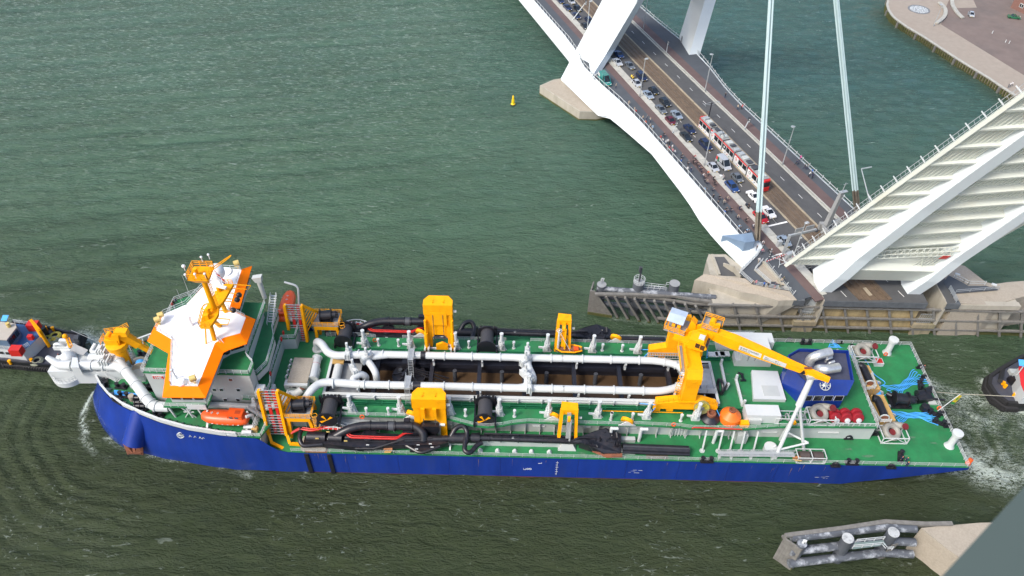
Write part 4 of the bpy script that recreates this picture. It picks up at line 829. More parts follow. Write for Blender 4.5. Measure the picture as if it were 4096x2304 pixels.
c = ZA(838,830,UD); P(M().box(c.x-1.6,c.y-1.0,UD,c.x+1.7,c.y+1.8,UD+1.5).beam(c+V((-2.2,-1,1)),c+V((-1.5,1.6,1)),.3), 'deck_locker', WALLW)
# ---------------------------------------------------------------- bow discharge pipes, valves, turret
BPZ = 14.0
m = M(); m.slab([ZQ(940,1170,BPZ-3),ZQ(1480,1250,UD),ZQ(1000,1250,UD),ZQ(560,1240,8.6),ZQ(520,1110,10.4)], (0,1.6,0)); 
m = M(); m.prism([(-88.6,92.2),(-78.4,91.7),(-73.6,91.9),(-73.6,96.6),(-88.6,96.3)], [8.2,9.4,UD,UD,8.2], [11.9,12.6,13.0,13.0,11.9]); bc = P(m, 'bow_gallows', WHITE, smooth=0)
tu = ZQ(350,1130,10.0); M().lathe([(3.0,-1.2),(3.0,0),(2.6,.05),(2.6,-.4),(.01,-.4)], tu+V((0,.4,0)), 28).build('turret_platform', WHITE, bc)
m = M(); 
for i in range(16):
    a = -pi*.98+i*.22; p = tu+V((2.9*cos(a),.4+2.9*sin(a),0)); q2 = tu+V((2.9*cos(a+.22),.4+2.9*sin(a+.22),0)); m.beam(p,p+V((0,0,1.1)),.07); m.beam(p+V((0,0,1.1)),q2+V((0,0,1.1)),.07); m.beam(p+V((0,0,.6)),q2+V((0,0,.6)),.05)
m.build('turret_railing', WHITE, bc)
m = M(); m.prism([ZQ(200,690,13),ZQ(420,820,13),ZQ(520,820,13.5),ZQ(700,1000,13),ZQ(780,880,13),ZQ(740,740,13),ZQ(480,560,13),ZQ(230,540,13)], 11.5, 13.2); m.build('gallows_arm', WHITE, bc, smooth=0)
m = M(); m.slab([ZQ(470,560,14.4),ZQ(740,680,14.2),ZQ(640,790,13.8),ZQ(390,690,14)], (0,0,.1)); m.build('ramp', GREY, bc); M().slab([ZQ(430,815,15),ZQ(525,820,15),ZQ(560,1015,15),ZQ(395,1010,15)], (0,0,-2.2)).build('gallows_cap', WHITE, bc, smooth=0)
M().ball(ZQ(355,840,13.6), 1.5, 16).build('ball_joint', WHITE, bc)
noz = M().tube([ZQ(-60,815,15.0),ZQ(150,945,14.2),ZQ(210,965,14.0),ZQ(420,970,BPZ)], [.45,.8,.9,.95], 16); P(noz, 'discharge_nozzle', WHITE)
bpp = P(M().tube([ZQ(600,970,BPZ),ZQ(1160,970,BPZ)], .92, 18), 'bow_pipe', WHITE)
for x in (820,1050): flange(bpp, ZQ(x,970,BPZ), (1,0,0), 1.08)
P(M().tube([ZQ(770,830,BPZ),ZQ(1120,830,BPZ)], .9, 16), 'bow_pipe', WHITE); P(M().tube(bend([ZQ(1130,975,BPZ),ZQ(1330,985,BPZ),ZQ(1430,1060,BPZ)],1.5), .95, 16), 'bow_pipe', WHITE)
mp = bend([ZQ(1120,800,BPZ),ZQ(1230,790,BPZ),ZQ(1300,870,BPZ),ZQ(1440,1060,BPZ),ZQ(1690,1370,BPZ),ZA(890,965,13.2),ZA(930,1005,12.6),ZA(1020,1008,12.4)], 2, 6)
bpp = P(M().tube(mp, .95, 18), 'bow_pipe', WHITE)
for i in (9,14,19,24,30,36,40):
    if i < len(mp)-1: flange(bpp, mp[i], mp[i+1]-mp[i], 1.1)
P(M().tube(bend([ZQ(880,560,15),ZQ(800,700,14.5),ZQ(860,720,14.3),ZQ(1000,725,14.3)],.8), .42, 12), 'small_pipe', WHITE)
for x, y in ((1060,740),(1110,930)): 
    c = ZQ(x,y,BPZ+.3); m = M()
    for k in range(4): m.slab([c+V((-1.1+k*.5,-1.1,-1)),c+V((-1.1+k*.5,1.1,-1)),c+V((-1.1+k*.5,1.0,1.5)),c+V((-1.1+k*.5,-1.0,1.5))],(.28,0,0))
    m.box(c.x-1.1,c.y-.7,c.z-.8,c.x+.9,c.y+.7,c.z+1.1).box(c.x-.6,c.y-.5,c.z+1.4,c.x,c.y+.3,c.z+2.0); P(m, 'bow_gate_valve', WHITE)
m = M(); a, b_ = ZQ(1040,1150,11.8), ZQ(1290,1300,UD); s_ = V((.4,.9,0))
for k in range(9): p = a.lerp(b_, k/8); m.beam(p, p+s_*1.2, .3, .06)
m.beam(a,b_,.12).beam(a+s_*1.2,b_+s_*1.2,.12).rail([a,b_],1,1,.04).rail([a+s_*1.2,b_+s_*1.2],1,1,.04); P(m, 'gallows_stair', WHITE)
m = M(); a, b_ = ZQ(380,630,14), ZQ(300,430,15.5); m.beam(a,b_,.3).beam(a+V((.7,0,0)),b_+V((.7,0,0)),.1)
for k in range(8): p = a.lerp(b_,k/7); m.beam(p,p+V((.7,0,0)),.08)
m.ball(b_+V((0,0,.3)),.5); P(m, 'bow_light_mast', YEL)
m = M(); c = ZQ(200,600,13.4); m.ring(c,(0,1,.3),1.0,.3,16,8).box(c.x-1.2,c.y-.6,c.z-.6,c.x+2,c.y+.4,c.z+.2).box(c.x-.3,c.y+.5,c.z,c.x+1.3,c.y+1.2,c.z+.9); P(m, 'bow_coupling', WHITE)
c = ZQ(185,1110,10.2); P(M().cyl(c+V((-.5,.5,.1)),c+V((.4,-.6,.1)),.42,None,12).ball(c+V((-.5,.5,.4)),.45), 'red_actuator', RED)
# bow crane
cr = V((-74.6,95.1,UD)); t = P(M().cyl(cr,cr+V((0,0,5.2)),1.0,1.25,20), 'bow_crane_pedestal', YEL)
M().lathe([(1.3,5.1),(1.9,5.8),(2.0,6.9),(1.8,7.0),(.01,7.0)], cr, 26).build('slewing_ring', YEL, t)
h = cr+V((0,0,7)); m = M().box(h.x-1.6,h.y-.9,h.z,h.x+.9,h.y+.9,h.z+1.3).slab([h+V((-1.2,-.8,0)),h+V((1,-.8,0)),h+V((1.6,-.8,2.6)),h+V((.4,-.8,2.9))],(0,.3,0)).slab([h+V((-1.2,.8,0)),h+V((1,.8,0)),h+V((1.6,.8,2.6)),h+V((.4,.8,2.9))],(0,-.3,0)).cyl(h+V((-.8,-.6,1.8)),h+V((-.8,.6,1.8)),.5).box(h.x+.8,h.y-.5,h.z+2,h.x+3,h.y+.8,h.z+3.2); m.build('crane_house', YEL, t)
j0, j1 = h+V((1.2,.2,2.1)), ZQ(2020,745,12.6); d = unit(j1-j0); m = M(); m.beam(j0,j0+d*4.5,1.1,1.4).beam(j0+d*4.4,j1,.8,.8); m.build('crane_jib', YEL, t)
m = M().rail([h+V((-1.9,1.1,1.3)),h+V((.8,1.4,1.6)),h+V((2.8,1.4,2.8))],1.1,1,.05).rail([h+V((-2.3,-1,.3)),h+V((-2.3,.9,.3))],1.1,.8,.05).rail([j0+d*2+V((0,.6,.7)),j1-d*1.5+V((0,.5,.4))],.8,1.0,.04,2); m.build('crane_railing', YEL, t)
m = M()
for i in range(10): m.ring(cr+V((1.6,.3,.4+i*.5)),(0,0,1),.5,.05,10,4)
m.build('ladder_cage', GALV, t)
# ================================================================== SUPERSTRUCTURE
m = M(); foot = [(-65.3,86.1),(-51.5,86.1),(-46.6,86.1),(-46.6,88.4),(-48.2,90),(-48.6,103.0),(-53,103.4),(-65.5,103.4)]
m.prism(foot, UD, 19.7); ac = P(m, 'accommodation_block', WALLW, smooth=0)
m = M(); m.prism([(-65.5,86.0),(-46.3,86.0),(-46.3,88.6),(-48.0,90.2),(-48.0,104),(-53,104.2),(-53,109.2),(-58,109.2),(-65.7,104)], 19.7, 19.95); m.build('boat_deck', GREEN, ac)
m = M().rail([(-65.4,86.1,19.95),(-60.5,86.1,19.95)],1.1,1.2,.05).rail([(-52,86.1,19.95),(-46.5,86.1,19.95),(-46.4,88.6,19.95),(-48.1,90.3,19.95),(-48.1,103.9,19.95)],1.1,1.3,.05).rail([(-65.6,86.1,19.95),(-65.7,104,19.95),(-58,109.1,19.95),(-53,109.1,19.95)],1.1,1.4,.05); m.build('boat_deck_railing', WHITE, ac)
for x, z in ((1010,1000),(940,1078),(1070,1080),(885,1078),(970,1155),(1067,1157)):
    b0 = ZB(x, z, 0); k = (b0 - V((0,0,CAMZ))); t_ = (86.1)/k.y; c = V((0,0,CAMZ))+k*t_
    f = M().box(c.x-.42,86.0,c.z-.42,c.x+.42,86.14,c.z+.42).build('window_frame', WHITE, ac); M().box(c.x-.3,85.97,c.z-.3,c.x+.3,86.05,c.z+.3).build('pane', GLASS, f)
# square maker's plate with red ground and pale letters
b0 = ZB(452, 983, 0)-V((0,0,CAMZ)); c = V((0,0,CAMZ))+b0*(86.1/b0.y); pl_ = M().box(c.x-1.05,86.02,c.z-.48,c.x+1.05,86.12,c.z+.48).build('name_plate', WHITE, ac)
M().box(c.x-.95,85.98,c.z-.38,c.x+.95,86.03,c.z+.38).build('plate_ground', RED, pl_)
m = M()
for i, L in enumerate('IHC'):
    x = c.x-.72+i*.5; z = c.z-.3
    if L == 'I': m.box(x+.1,85.93,z,x+.26,85.98,z+.6)
    if L == 'H': m.box(x-.06,85.93,z,x+.08,85.98,z+.6).box(x+.3,85.93,z,x+.44,85.98,z+.6).box(x+.08,85.93,z+.24,x+.3,85.98,z+.36)
    if L == 'C': m.box(x,85.93,z,x+.14,85.98,z+.6).box(x+.14,85.93,z,x+.45,85.98,z+.12).box(x+.14,85.93,z+.48,x+.45,85.98,z+.6)
m.build('plate_letters', WHITE, pl_)
# terraces abaft the block
m = M().prism([(-48.5,88.4),(-46.4,88.6),(-45.2,91),(-45.4,97.5),(-46.4,100),(-46.4,104.5),(-49,104.5)], 15.2, 16.8); t = P(m, 'terrace', WALLW, smooth=0)
M().prism([(-48.5,88.3),(-46.3,88.5),(-45.1,91),(-45.3,97.5),(-46.2,100),(-46.2,104.6),(-49,104.6)], 16.8, 16.9).build('terrace_deck', GREEN, t)
M().rail([(-48.3,88.5,16.9),(-46.4,88.6,16.9),(-45.2,91,16.9),(-45.4,97.5,16.9),(-46.3,100,16.9),(-46.3,104.4,16.9)],1.1,1.2,.05).build('terrace_railing', WHITE, t)
m = M().prism([(-49,86.3),(-45.0,86.3),(-44.6,88.5),(-45.3,91.3),(-45.3,100.4),(-42.7,100.6),(-42.7,103.5),(-49,103.5)], UD, 13.7); t = P(m, 'terrace', WALLW, smooth=0)
M().prism([(-49,85.2),(-44.9,85.2),(-44.4,88.5),(-45.1,91.3),(-45.1,100.2),(-42.5,100.4),(-42.5,107),(-52,107),(-49,103.5)], 13.7, 13.8).build('terrace_deck', GREEN, t)
M().rail([(-48.9,85.3,13.8),(-45,85.3,13.8),(-44.5,88.5,13.8),(-45.2,91.3,13.8),(-45.2,100.2,13.8),(-42.6,100.4,13.8),(-42.6,106.8,13.8)],1.1,1.2,.05).build('terrace_railing', WHITE, t)
P(M().box(-46.4,85.4,13.8,-44.9,87.4,15.6).box(-44.7,87.6,UD,-44.0,89.4,UD+2.6), 'stair_house', WHITE)
c = ZB(1260,430,16); m = M()
for k in range(12): m.beam((-47.6+k*.0,106.4-k*.45,19.6-k*.26),(-46.5,106.4-k*.45,19.6-k*.26),.32,.06)
m.rail([(-47.6,106.4,19.6),(-47.6,101,16.6)],1,1.1,.05,2).rail([(-46.5,106.4,19.6),(-46.5,101,16.6)],1,1.1,.05,2); P(m, 'outside_stair', WHITE)
P(M().cyl((-48.6,105.5,19.9),(-48.8,105.6,24.3),.42,.5,12).slab([(-49.4,105.1,24.3),(-48.2,105.1,24.3),(-48.0,105.1,25.8),(-49.9,105.1,25.4)],(0,1,0)), 'exhaust_post', WALLW)
for y in (100.9,99.2,90.5): P(M().box(-44.95,y-.25,14.5,-44.7,y+.25,15.3), 'fire_box', RED)
# side deck below the wing, with its supports and launching stair
P(M().box(-62.6,83.0,13.7,-54.6,86.05,13.95), 'side_deck', GREEN)
P(M().rail([(-62.5,83.1,13.95),(-54.7,83.1,13.95),(-54.7,86,13.95)],1.05,1.2,.05).box(-58.2,82.85,13.6,-54.7,83.0,14.9), 'side_deck_railing', WHITE)
for x in (-61.8,-58.6,-56.6,-54.9): P(M().beam((x,83.2,13.7),(x+.4,83.3,UD),.28), 'side_deck_post', WHITE)
P(M().beam((-59.6,83.2,13.7),(-57.6,83.3,UD),.16).beam((-57.6,83.2,13.7),(-59.6,83.3,UD),.16).beam((-59.5,83.3,12.2),(-57.6,83.3,12.2),.14), 'side_deck_brace', WHITE)
P(M().tube([(-63,85.2,11.9),(-52,85.2,11.9),(-47.5,85.0,11.9)], .62, 14).tube(bend([(-47.5,85,11.9),(-44,85,11.9),(-41.8,86.2,11.9),ZC(265,890,12.2)],1.2), .66, 14), 'side_pipe', WHITE)
valve((-46.8,85,12.0),(1,0,0),1.2)
P(M().rail([(-53,84,UD),(-47,84,UD)],1,1.2,.05).slab([(-47.5,83,13.7),(-43.8,82.4,UD),(-43.8,83.4,UD),(-47.5,84,13.7)],(0,0,.1)).rail([(-47.5,83,13.7),(-43.8,82.4,UD)],1,.8,.05), 'boat_stair', GALV)
# wheelhouse: walls, orange visor, white roof
ro = [(545,1045),(755,1050),(880,735),(945,670),(1085,635),(1115,515),(990,460),(1090,150),(930,140),(800,290),(665,430),(490,490),(435,620),(555,690)]
RI = [(-57.3,80.1),(-52.7,80.1),(-52.7,89.8),(-51.4,91.2),(-48.9,92.3),(-48.9,96.2),(-52.6,98.3),(-53.2,109.2),(-57.4,109.4),(-59.2,104),(-60.9,99.2),(-64.2,96.6),(-64.2,92.6),(-60.4,90.3)]
OU = [(-58.9,79.0),(-51.6,79.1),(-51.5,89.3),(-50.6,90.0),(-47.9,91.5),(-47.9,97.6),(-51.2,99.2),(-51.8,111.0),(-58.2,111.0),(-60.2,104.6),(-62,100.6),(-66.0,97.4),(-66.0,91.6),(-61.2,88.8)]
WL_ = [(a[0]*.55+b_[0]*.45, a[1]*.55+b_[1]*.45) for a, b_ in zip(RI, OU)]
ZR_, ZV = 24.0, 23.3; OU = [(x*.9884, y*.9884) for x, y in OU]
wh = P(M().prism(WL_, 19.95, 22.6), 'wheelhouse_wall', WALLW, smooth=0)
m = M(); nW = len(WL_)
for i in range(nW):
    a, b_ = V((*WL_[i],0)), V((*WL_[(i+1)%nW],0)); L = (b_-a).length; d = unit(b_-a); o = V((d.y,-d.x,0))*.06; k = max(1, int(L/1.5))
    for j in range(k):
        p, q = a.lerp(b_,(j+.1)/k)+o, a.lerp(b_,(j+.9)/k)+o; M().slab([p+V((0,0,20.8)),q+V((0,0,20.8)),q+V((0,0,22.1)),p+V((0,0,22.1))], -o*1.4).build('wheelhouse_window', GLASS, wh)
vis_idx = [12,13,0,1,2,3,4,5,6,7,11]
for i in range(nW):
    a, b_ = RI[i], RI[(i+1)%nW]; c, d = OU[i], OU[(i+1)%nW]
    if i == 6: c, d = (-51.0,99.2), (-51.8,111.0)
    if i in (7,8,9): c, d = (a[0]-.25, a[1]+(.25 if i != 8 else 0)), (b_[0]-.25, b_[1]+.1)
    M().slab([(a[0],a[1],ZR_-.02),(b_[0],b_[1],ZR_-.02),(d[0],d[1],ZV if i not in (7,8,9) else ZR_-.3),(c[0],c[1],ZV if i not in (7,8,9) else ZR_-.3)], (0,0,-.16)).build('visor_panel', ORANGE, wh, smooth=0)
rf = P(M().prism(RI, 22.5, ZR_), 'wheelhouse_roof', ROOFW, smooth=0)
m = M(); L = [V((x,y,ZR_)) for x,y in RI]; ins = [p+(V((-56,CL,ZR_))-p)*.012 for p in L]
m.rail(ins[6:14]+ins[0:2],1.0,1.7,.045,2).rail([ins[5],ins[6]],1,1.2,.05,2); m.build('roof_railing', WHITE, rf)
M().beam(L[13],L[0],.16,.12).beam(L[0],L[1],.16,.12).build('roof_lip', WHITE, rf)
for q, x, y in ((ZB,462,575),(ZB,735,1030),(ZB,1068,140)):
    c = q(x,y,ZR_); t = M().cyl(c,c+V((0,0,.8)),.2,None,8).box(c.x-.4,c.y-.4,c.z+.7,c.x+.4,c.y+.4,c.z+.9).build('searchlight', TAN, ship)
    M().cyl(c+V((-.5,-.2,1.35)),c+V((.4,.2,1.45)),.5,None,14).build('lamp_drum', TAN, t); 
    if x < 500: M().cyl(c+V((-.3,.9,1.35)),c+V((.6,1.3,1.45)),.5,None,14).build('lamp_drum', TAN, t)
c = ZN(880,1200,ZR_); P(M().cyl(c,c+V((-.1,.1,1.7)),.33,.3,12).ball(c+V((-.1,.1,1.75)),.4), 'roof_vent', ROOFW)
c = ZB(632,1030,ZR_); P(M().lathe([(.75,0),(.85,.35),(.6,.75),(.01,.95)],c,20), 'radome', ROOFW)
c = ZB(597,1000,ZR_); P(M().cyl(c,c+V((-.2,0,2.4)),.12,None,8).ball(c+V((-.2,0,2.5)),.28).beam(c+V((0,.4,0)),c+V((-.2,0,1.6)),.08), 'roof_antenna', WHITE)
for x, y, h in ((785,985,6),(895,805,7),(615,790,0),(760,900,5)):
    c = ZN(x*1.0,y,ZR_) if x > 700 and y > 790 and x != 760 else ZB(x,y,ZR_); P(M().cyl(c,c+V((0,0,h or 5)),.04,.02,6), 'whip_antenna', WHITE)
c = ZN(1450,300,ZR_); P(M().lathe([(1.2,0),(1.3,.3),(.01,.5)],c,18), 'hatch_cover', ROOFW)
P(M().rail([ZB(900,690,ZR_),ZB(940,745,ZR_-1.2)],1,.8,.05).rail([ZB(925,690,ZR_),ZB(965,745,ZR_-1.2)],1,.8,.05), 'roof_ladder', WHITE)
c = ZB(1000,800,19.95); P(M().cyl(c,c+V((0,0,1.6)),.35).ball(c+V((.1,.2,2)),.75).ball(c+V((-.2,-.3,1)),.7), 'satellite_mount', BLACK)
# mast
my = 94.2; mx = -53.0
ms = P(M().cyl((mx,90.6,ZR_),(mx+.1,91.2,29.6),.42,.36,12).cyl((mx,97.6,ZR_),(mx+.1,96.6,30),.42,.36,12).cyl((mx,93.9,ZR_),(mx-.2,91.5,29.5),.38,.3,12).cyl((mx-1.2,89.6,ZR_),(mx-.4,90,28),.14).beam((mx,90.8,27),(mx,96.8,27.4),.25), 'mast', YEL)
m = M(); m.prism([(-53.2,88.0),(-51.4,88.0),(-50.9,91),(-51.3,92.8),(-50.9,94.6),(-50.4,98.6),(-52.0,98.8),(-53.2,95.3),(-53.7,91.5)], 29.6, 30.2); m.build('mast_platform', YEL, ms)
m = M().rail([(-53.2,88.0,30.2),(-51.4,88.0,30.2)],1.1,.9,.05).rail([(-53.2,88,30.2),(-53.7,91.4,30.2)],1.1,.9,.05).rail([(-52,98.7,30.2),(-50.4,98.5,30.2)],1.1,.9,.05); m.build('mast_railing', YEL, ms)
m = M()
for y, l in ((89,2.2),(90.3,2.2),(92.2,2.2),(94.5,2.0),(95.2,2.0),(96.6,2.6),(97.8,3.2),(98.8,3.6)): m.beam((-51,y,29.9),(-51+l,y,29.7),.12)
m.beam((-48.8,89,29.7),(-48.8,90.3,29.7),.08).beam((-47.6,97.8,29.7),(-47.4,98.8,29.7),.08); m.build('yard_arms', YEL, ms)
for y in (92.6,96.4,95.2): M().ball((-48.9,y,29.6),.52,12).build('signal_ball', BLACK, ms)
pb, pt = V((-52.0,92.3,30)), V((-52.0,92.3,38.0)); M().cyl(pb,pt,.50,.42,14).build('mast_pole', YEL, ms)
m = M(); 
for i in range(20): m.beam(pb+V((.75,-.2,i*.38)),pb+V((.75,.35,i*.38)),.05)
for s_ in (-.2,.35): m.beam(pb+V((.75,s_,0)),pt+V((.75,s_,0)),.06)
for i in range(9): m.ring(pb+V((1.1,.1,.5+i*.85)),(0,0,1),.45,.03,10,4)
m.build('mast_ladder', YEL, ms)
m = M().prism([(-54.1,91.2),(-50.7,91.2),(-50.7,94.6),(-54.1,94.6)],37.9,38.1).slab([(-54.1,91.2,38),(-50.7,91.2,38),(-51,91.8,36.9),(-53.2,91.8,36.9)],(0,.1,0)).slab([(-50.7,91.2,38),(-50.7,94.6,38),(-51.2,93,36.9),(-51.2,91.8,36.9)],(.1,0,0)); m.build('top_platform', YEL, ms)
M().rail([(-54.1,91.2,38.1),(-50.7,91.2,38.1),(-50.7,94.6,38.1),(-54.1,94.6,38.1),(-54.1,91.2,38.1)],1.2,1.1,.06,3).beam((-50.7,93,38.4),(-47.9,95.3,39.6),.12).beam((-50.7,94,38.4),(-47.8,95.9,39.6),.12).beam((-47.9,95.3,39.6),(-47.8,95.9,39.6),.12).cyl((-52.9,92.4,38),(-52.9,92.4,39.6),.4).build('top_railing', YEL, ms)
for x, y, z in ((-54.7,92.6,39.9),(-52.2,94.4,40.4),(-50.9,94.5,40.9),(-54.1,91.1,39.4),(-52.5,91.2,39.5),(-50.9,91.3,39.5)): M().cyl((x,y,z-1),(x,y,z),.06).ball((x,y,z),.32 if x < -54.5 else .22).build('antenna_dome', ROOFW, ms)
c = ZN(1300,290,28.0); M().cyl(c-V((0,0,4)),c-V((0,0,1)),.3).lathe([(1.25,-1.1),(1.5,-.6),(1.5,.4),(1.2,1.2),(.6,1.65),(.01,1.8)],c,22).build('satellite_dome', ROOFW, ship)
c = ZN(1330,560,31); M().cyl(c-V((0,0,1.2)),c+V((0,0,.2)),.35).build('radar_post', YEL, ms); M().beam(c+V((-1.6,.5,.5)),c+V((1.7,-.5,.5)),.5,.35).build('radar_scanner', ROOFW, ms)
M().cyl((-52.5,91,30.2),(-52.5,91,31.6),.45,.35).box(-52.9,89.6,30.2,-52.1,90.2,31.2).ring((-53.3,92.6,30.3),(0,0,1),.8,.12,16,6).build('mast_equipment', YEL, ms)
fl = thing('mast_flag', 'red, white and blue flag drooping beside the yellow mast', 'flag', V((-50.6,96.4,33)))
a = ZN(1260,262,33.5); b_ = ZN(1440,430,31.2); m = M()
for j, mt in enumerate((RED, ROOFW, mat('flag_blue', (.02,.05,.3), .7))):
    mm = M(); vs = []
    for i in range(9):
        p = a.lerp(b_, i/8)+V((.08*sin(i*2),.1*sin(i*1.7+j),-.45*j*(.5+i/10))); vs += [p, p+V((.0,.0,-.47*(.5+i/10)))]
    mm.add(vs, [(i*2,i*2+1,i*2+3,i*2+2) for i in range(8)]); mm.build('flag_stripe', mt, fl)
M().cyl(a+V((-.2,.1,.3)),b_+V((.3,0,-.8)),.035,None,6).build('halyard', ROPEG, fl)
# ================================================================== DECK FITTINGS OF THE SHIP
def ladder_frame(x0, y0, zt, zb, foot, name='pipe_hoist_frame'):
    t = None; m = M(); w_ = 3.3
    A_, B_ = V((x0,y0,zt)), V((x0+w_,y0,zt)); lean = V((.0,-1.5,zb-zt))
    for p in (A_, B_): m.beam(p, p+lean, .5, .9)
    if foot: 
        for p in (A_,B_): m.beam(p+lean, p+lean+V((.6,-1.3,-1.2)), .5, .7)
        m.beam(A_+lean+V((.6,-1.3,-1.2)), A_+lean+V((3.5,-2.2,-2.3)), .6,.6).beam(B_+lean+V((.6,-1.3,-1.2)), A_+lean+V((6.8,-1.2,-1.6)), .5,.5)
    for p, q in ((B_, B_+V((2.4,2.6,-(zt-zb)*.55))), (A_, A_+V((.4,3,-(zt-zb)*.6)))): m.beam(p, q, .4, .5); 
    for i in range(7): a = B_.lerp(B_+lean, (i+1)/9); b2 = B_.lerp(B_+V((2.4,2.6,-(zt-zb)*.55)), (i+1)/8); m.beam(a, b2, .16)
    t = P(m, name, YEL)
    for i in range(17):
        if 7 <= i <= 8: continue
        p = A_.lerp(A_+lean, i/16); M().beam(p+V((.1,0,0)), p+V((w_,0,0)), .13, .13).build('rung', GALV, t)
    M().beam(A_+V((1.2,.3,-.4)), A_+lean+V((1.2,.3,0)), .55, .3).beam(A_+V((2.4,.3,-.2)), A_+lean+V((2.4,.3,0)), .5, .3).build('hose_rack', RED, t); return t
ladder_frame(-44.4,83.4,18.9,8.0,True); ladder_frame(-44.4,104.0,19.6,10.8,False)
def winch_tower(c, hgt, w_, y1):
    x, y = c; z = MD; m = M()
    for dx_, dy_ in ((0,0),(w_,0),(0,y1),(w_,y1)): m.beam((x+dx_,y+dy_,hgt),(x+dx_+(.6 if dx_ else -.4),y+dy_-.2,z+(0 if dy_ == 0 else 2)),.55,.55)
    m.beam((x-.3,y,hgt-.5),(x+w_+.3,y,hgt-.5),.7,1.2); t = P(m, 'winch_tower', YEL)
    M().box(x-.6,y-.4,hgt,x+w_+.6,y+y1+.3,hgt+.15).build('tower_platform', GREY, t)
    M().rail([(x-.6,y-.4,hgt+.1),(x+w_+.6,y-.4,hgt+.1),(x+w_+.6,y+y1+.3,hgt+.1),(x-.6,y+y1+.3,hgt+.1),(x-.6,y-.4,hgt+.1)],1.1,1,.05,3).build('tower_railing', YEL, t)
    m = M()
    for i in range(14): m.beam((x+w_+.7,y,hgt-i*.45),(x+w_+1.3,y,hgt-i*.45),.06)
    for i in range(8): m.ring((x+w_+1.2,y-.1,hgt+.6-i*.8),(0,0,1),.5,.05,10,4)
    m.build('tower_ladder', YEL, t); winch((x+w_*.48,y+y1*.5,hgt+.15), 1.0, t, (1,.12)); return t
def winch(c, s, par, ax, drum=BLACK):
    c = V(c); d = unit((ax[0],ax[1],0)); e = V((-d.y,d.x,0)); h = 1.25*s
    o = M().cyl(c-d*1.1*s+V((0,0,h)), c+d*1.0*s+V((0,0,h)), .95*s, None, 18).build('winch_drum', drum, par)
    m = M()
    for k in (-1.15,1.05): m.cyl(c+d*(k-.08)*s+V((0,0,h)), c+d*(k+.08)*s+V((0,0,h)), 1.3*s, None, 22)
    m.cyl(c+d*1.1*s+V((0,0,h)), c+d*2.0*s+V((0,0,h)), .75*s, None, 14); m.box(c.x-1.2*s,c.y-1.1*s,c.z,c.x+1.3*s,c.y+1.1*s,c.z+.35*s)
    for i in range(6): a = i*1.05; m.cyl(c+d*2.0*s+V((0,0,h))+(e*cos(a)+V((0,0,sin(a))))*.5*s, c+d*2.4*s+V((0,0,h))+(e*cos(a)+V((0,0,sin(a))))*.5*s, .2*s, None, 8)
    m.build('winch_gear', BLACK, o if par is ship else par); return o
winch_tower((-40.2,82.6), 12.5, 3.7, 3.4); winch_tower((-39.3,104.0), 14.0, 4.2, 3.0)
def deck_winch(c, s, hub=True):
    c = V(c); o = M().cyl(c+V((0,-1.7*s,1.5*s)), c+V((0,1.6*s,1.5*s)), 1.15*s, None, 20).build('winch_drum', mat('cable_drum', (.04,.04,.045), .6, .3, 6) if 'cable_drum' not in bpy.data.materials else bpy.data.materials['cable_drum'], ship)
    m = M()
    for k in (-1.8,1.7): m.cyl(c+V((0,(k-.09)*s,1.5*s)), c+V((0,(k+.09)*s,1.5*s)), 1.65*s, None, 24)
    for sx in (-1.75,1.6): m.box(c.x+sx*s,c.y-2.2*s,c.z,c.x+(sx+.25)*s,c.y+2.4*s,c.z+.9*s).beam(c+V((sx*s,2*s,.8*s)),c+V((sx*s,2*s,2.6*s)),.35)
    m.box(c.x-1.6*s,c.y+1.9*s,c.z+.6,c.x+1.6*s,c.y+2.3*s,c.z+1.6*s)
    for i in range(5): m.cyl(c+V(((-1.2+i*.6)*s,2.2*s,1.9*s)), c+V(((-1.2+i*.6)*s,2.6*s,2.3*s)), .22*s, None, 8)
    m.build('winch_frame', BLACK, o)
    if hub:
        for a in (.6,1.9,3.4): p = c+V((0,-1.92*s,1.5*s)); M().slab([p, p+V((cos(a)*1.2*s,0,sin(a)*1.2*s)), p+V((cos(a+.4)*1.2*s,0,sin(a+.4)*1.2*s))], (0,-.05,0)).build('hub_blade', YEL, o)
    return o
for q, x, y, s, h in ((ZC,575,1060,1.15,True),(ZD,578,1000,1.15,True),(ZC,695,470,1.1,False),(ZD,593,480,1.15,False)): deck_winch(q(x,y,UD)+V((0,1.2,0)) if h else q(x,y,UD), s, h)
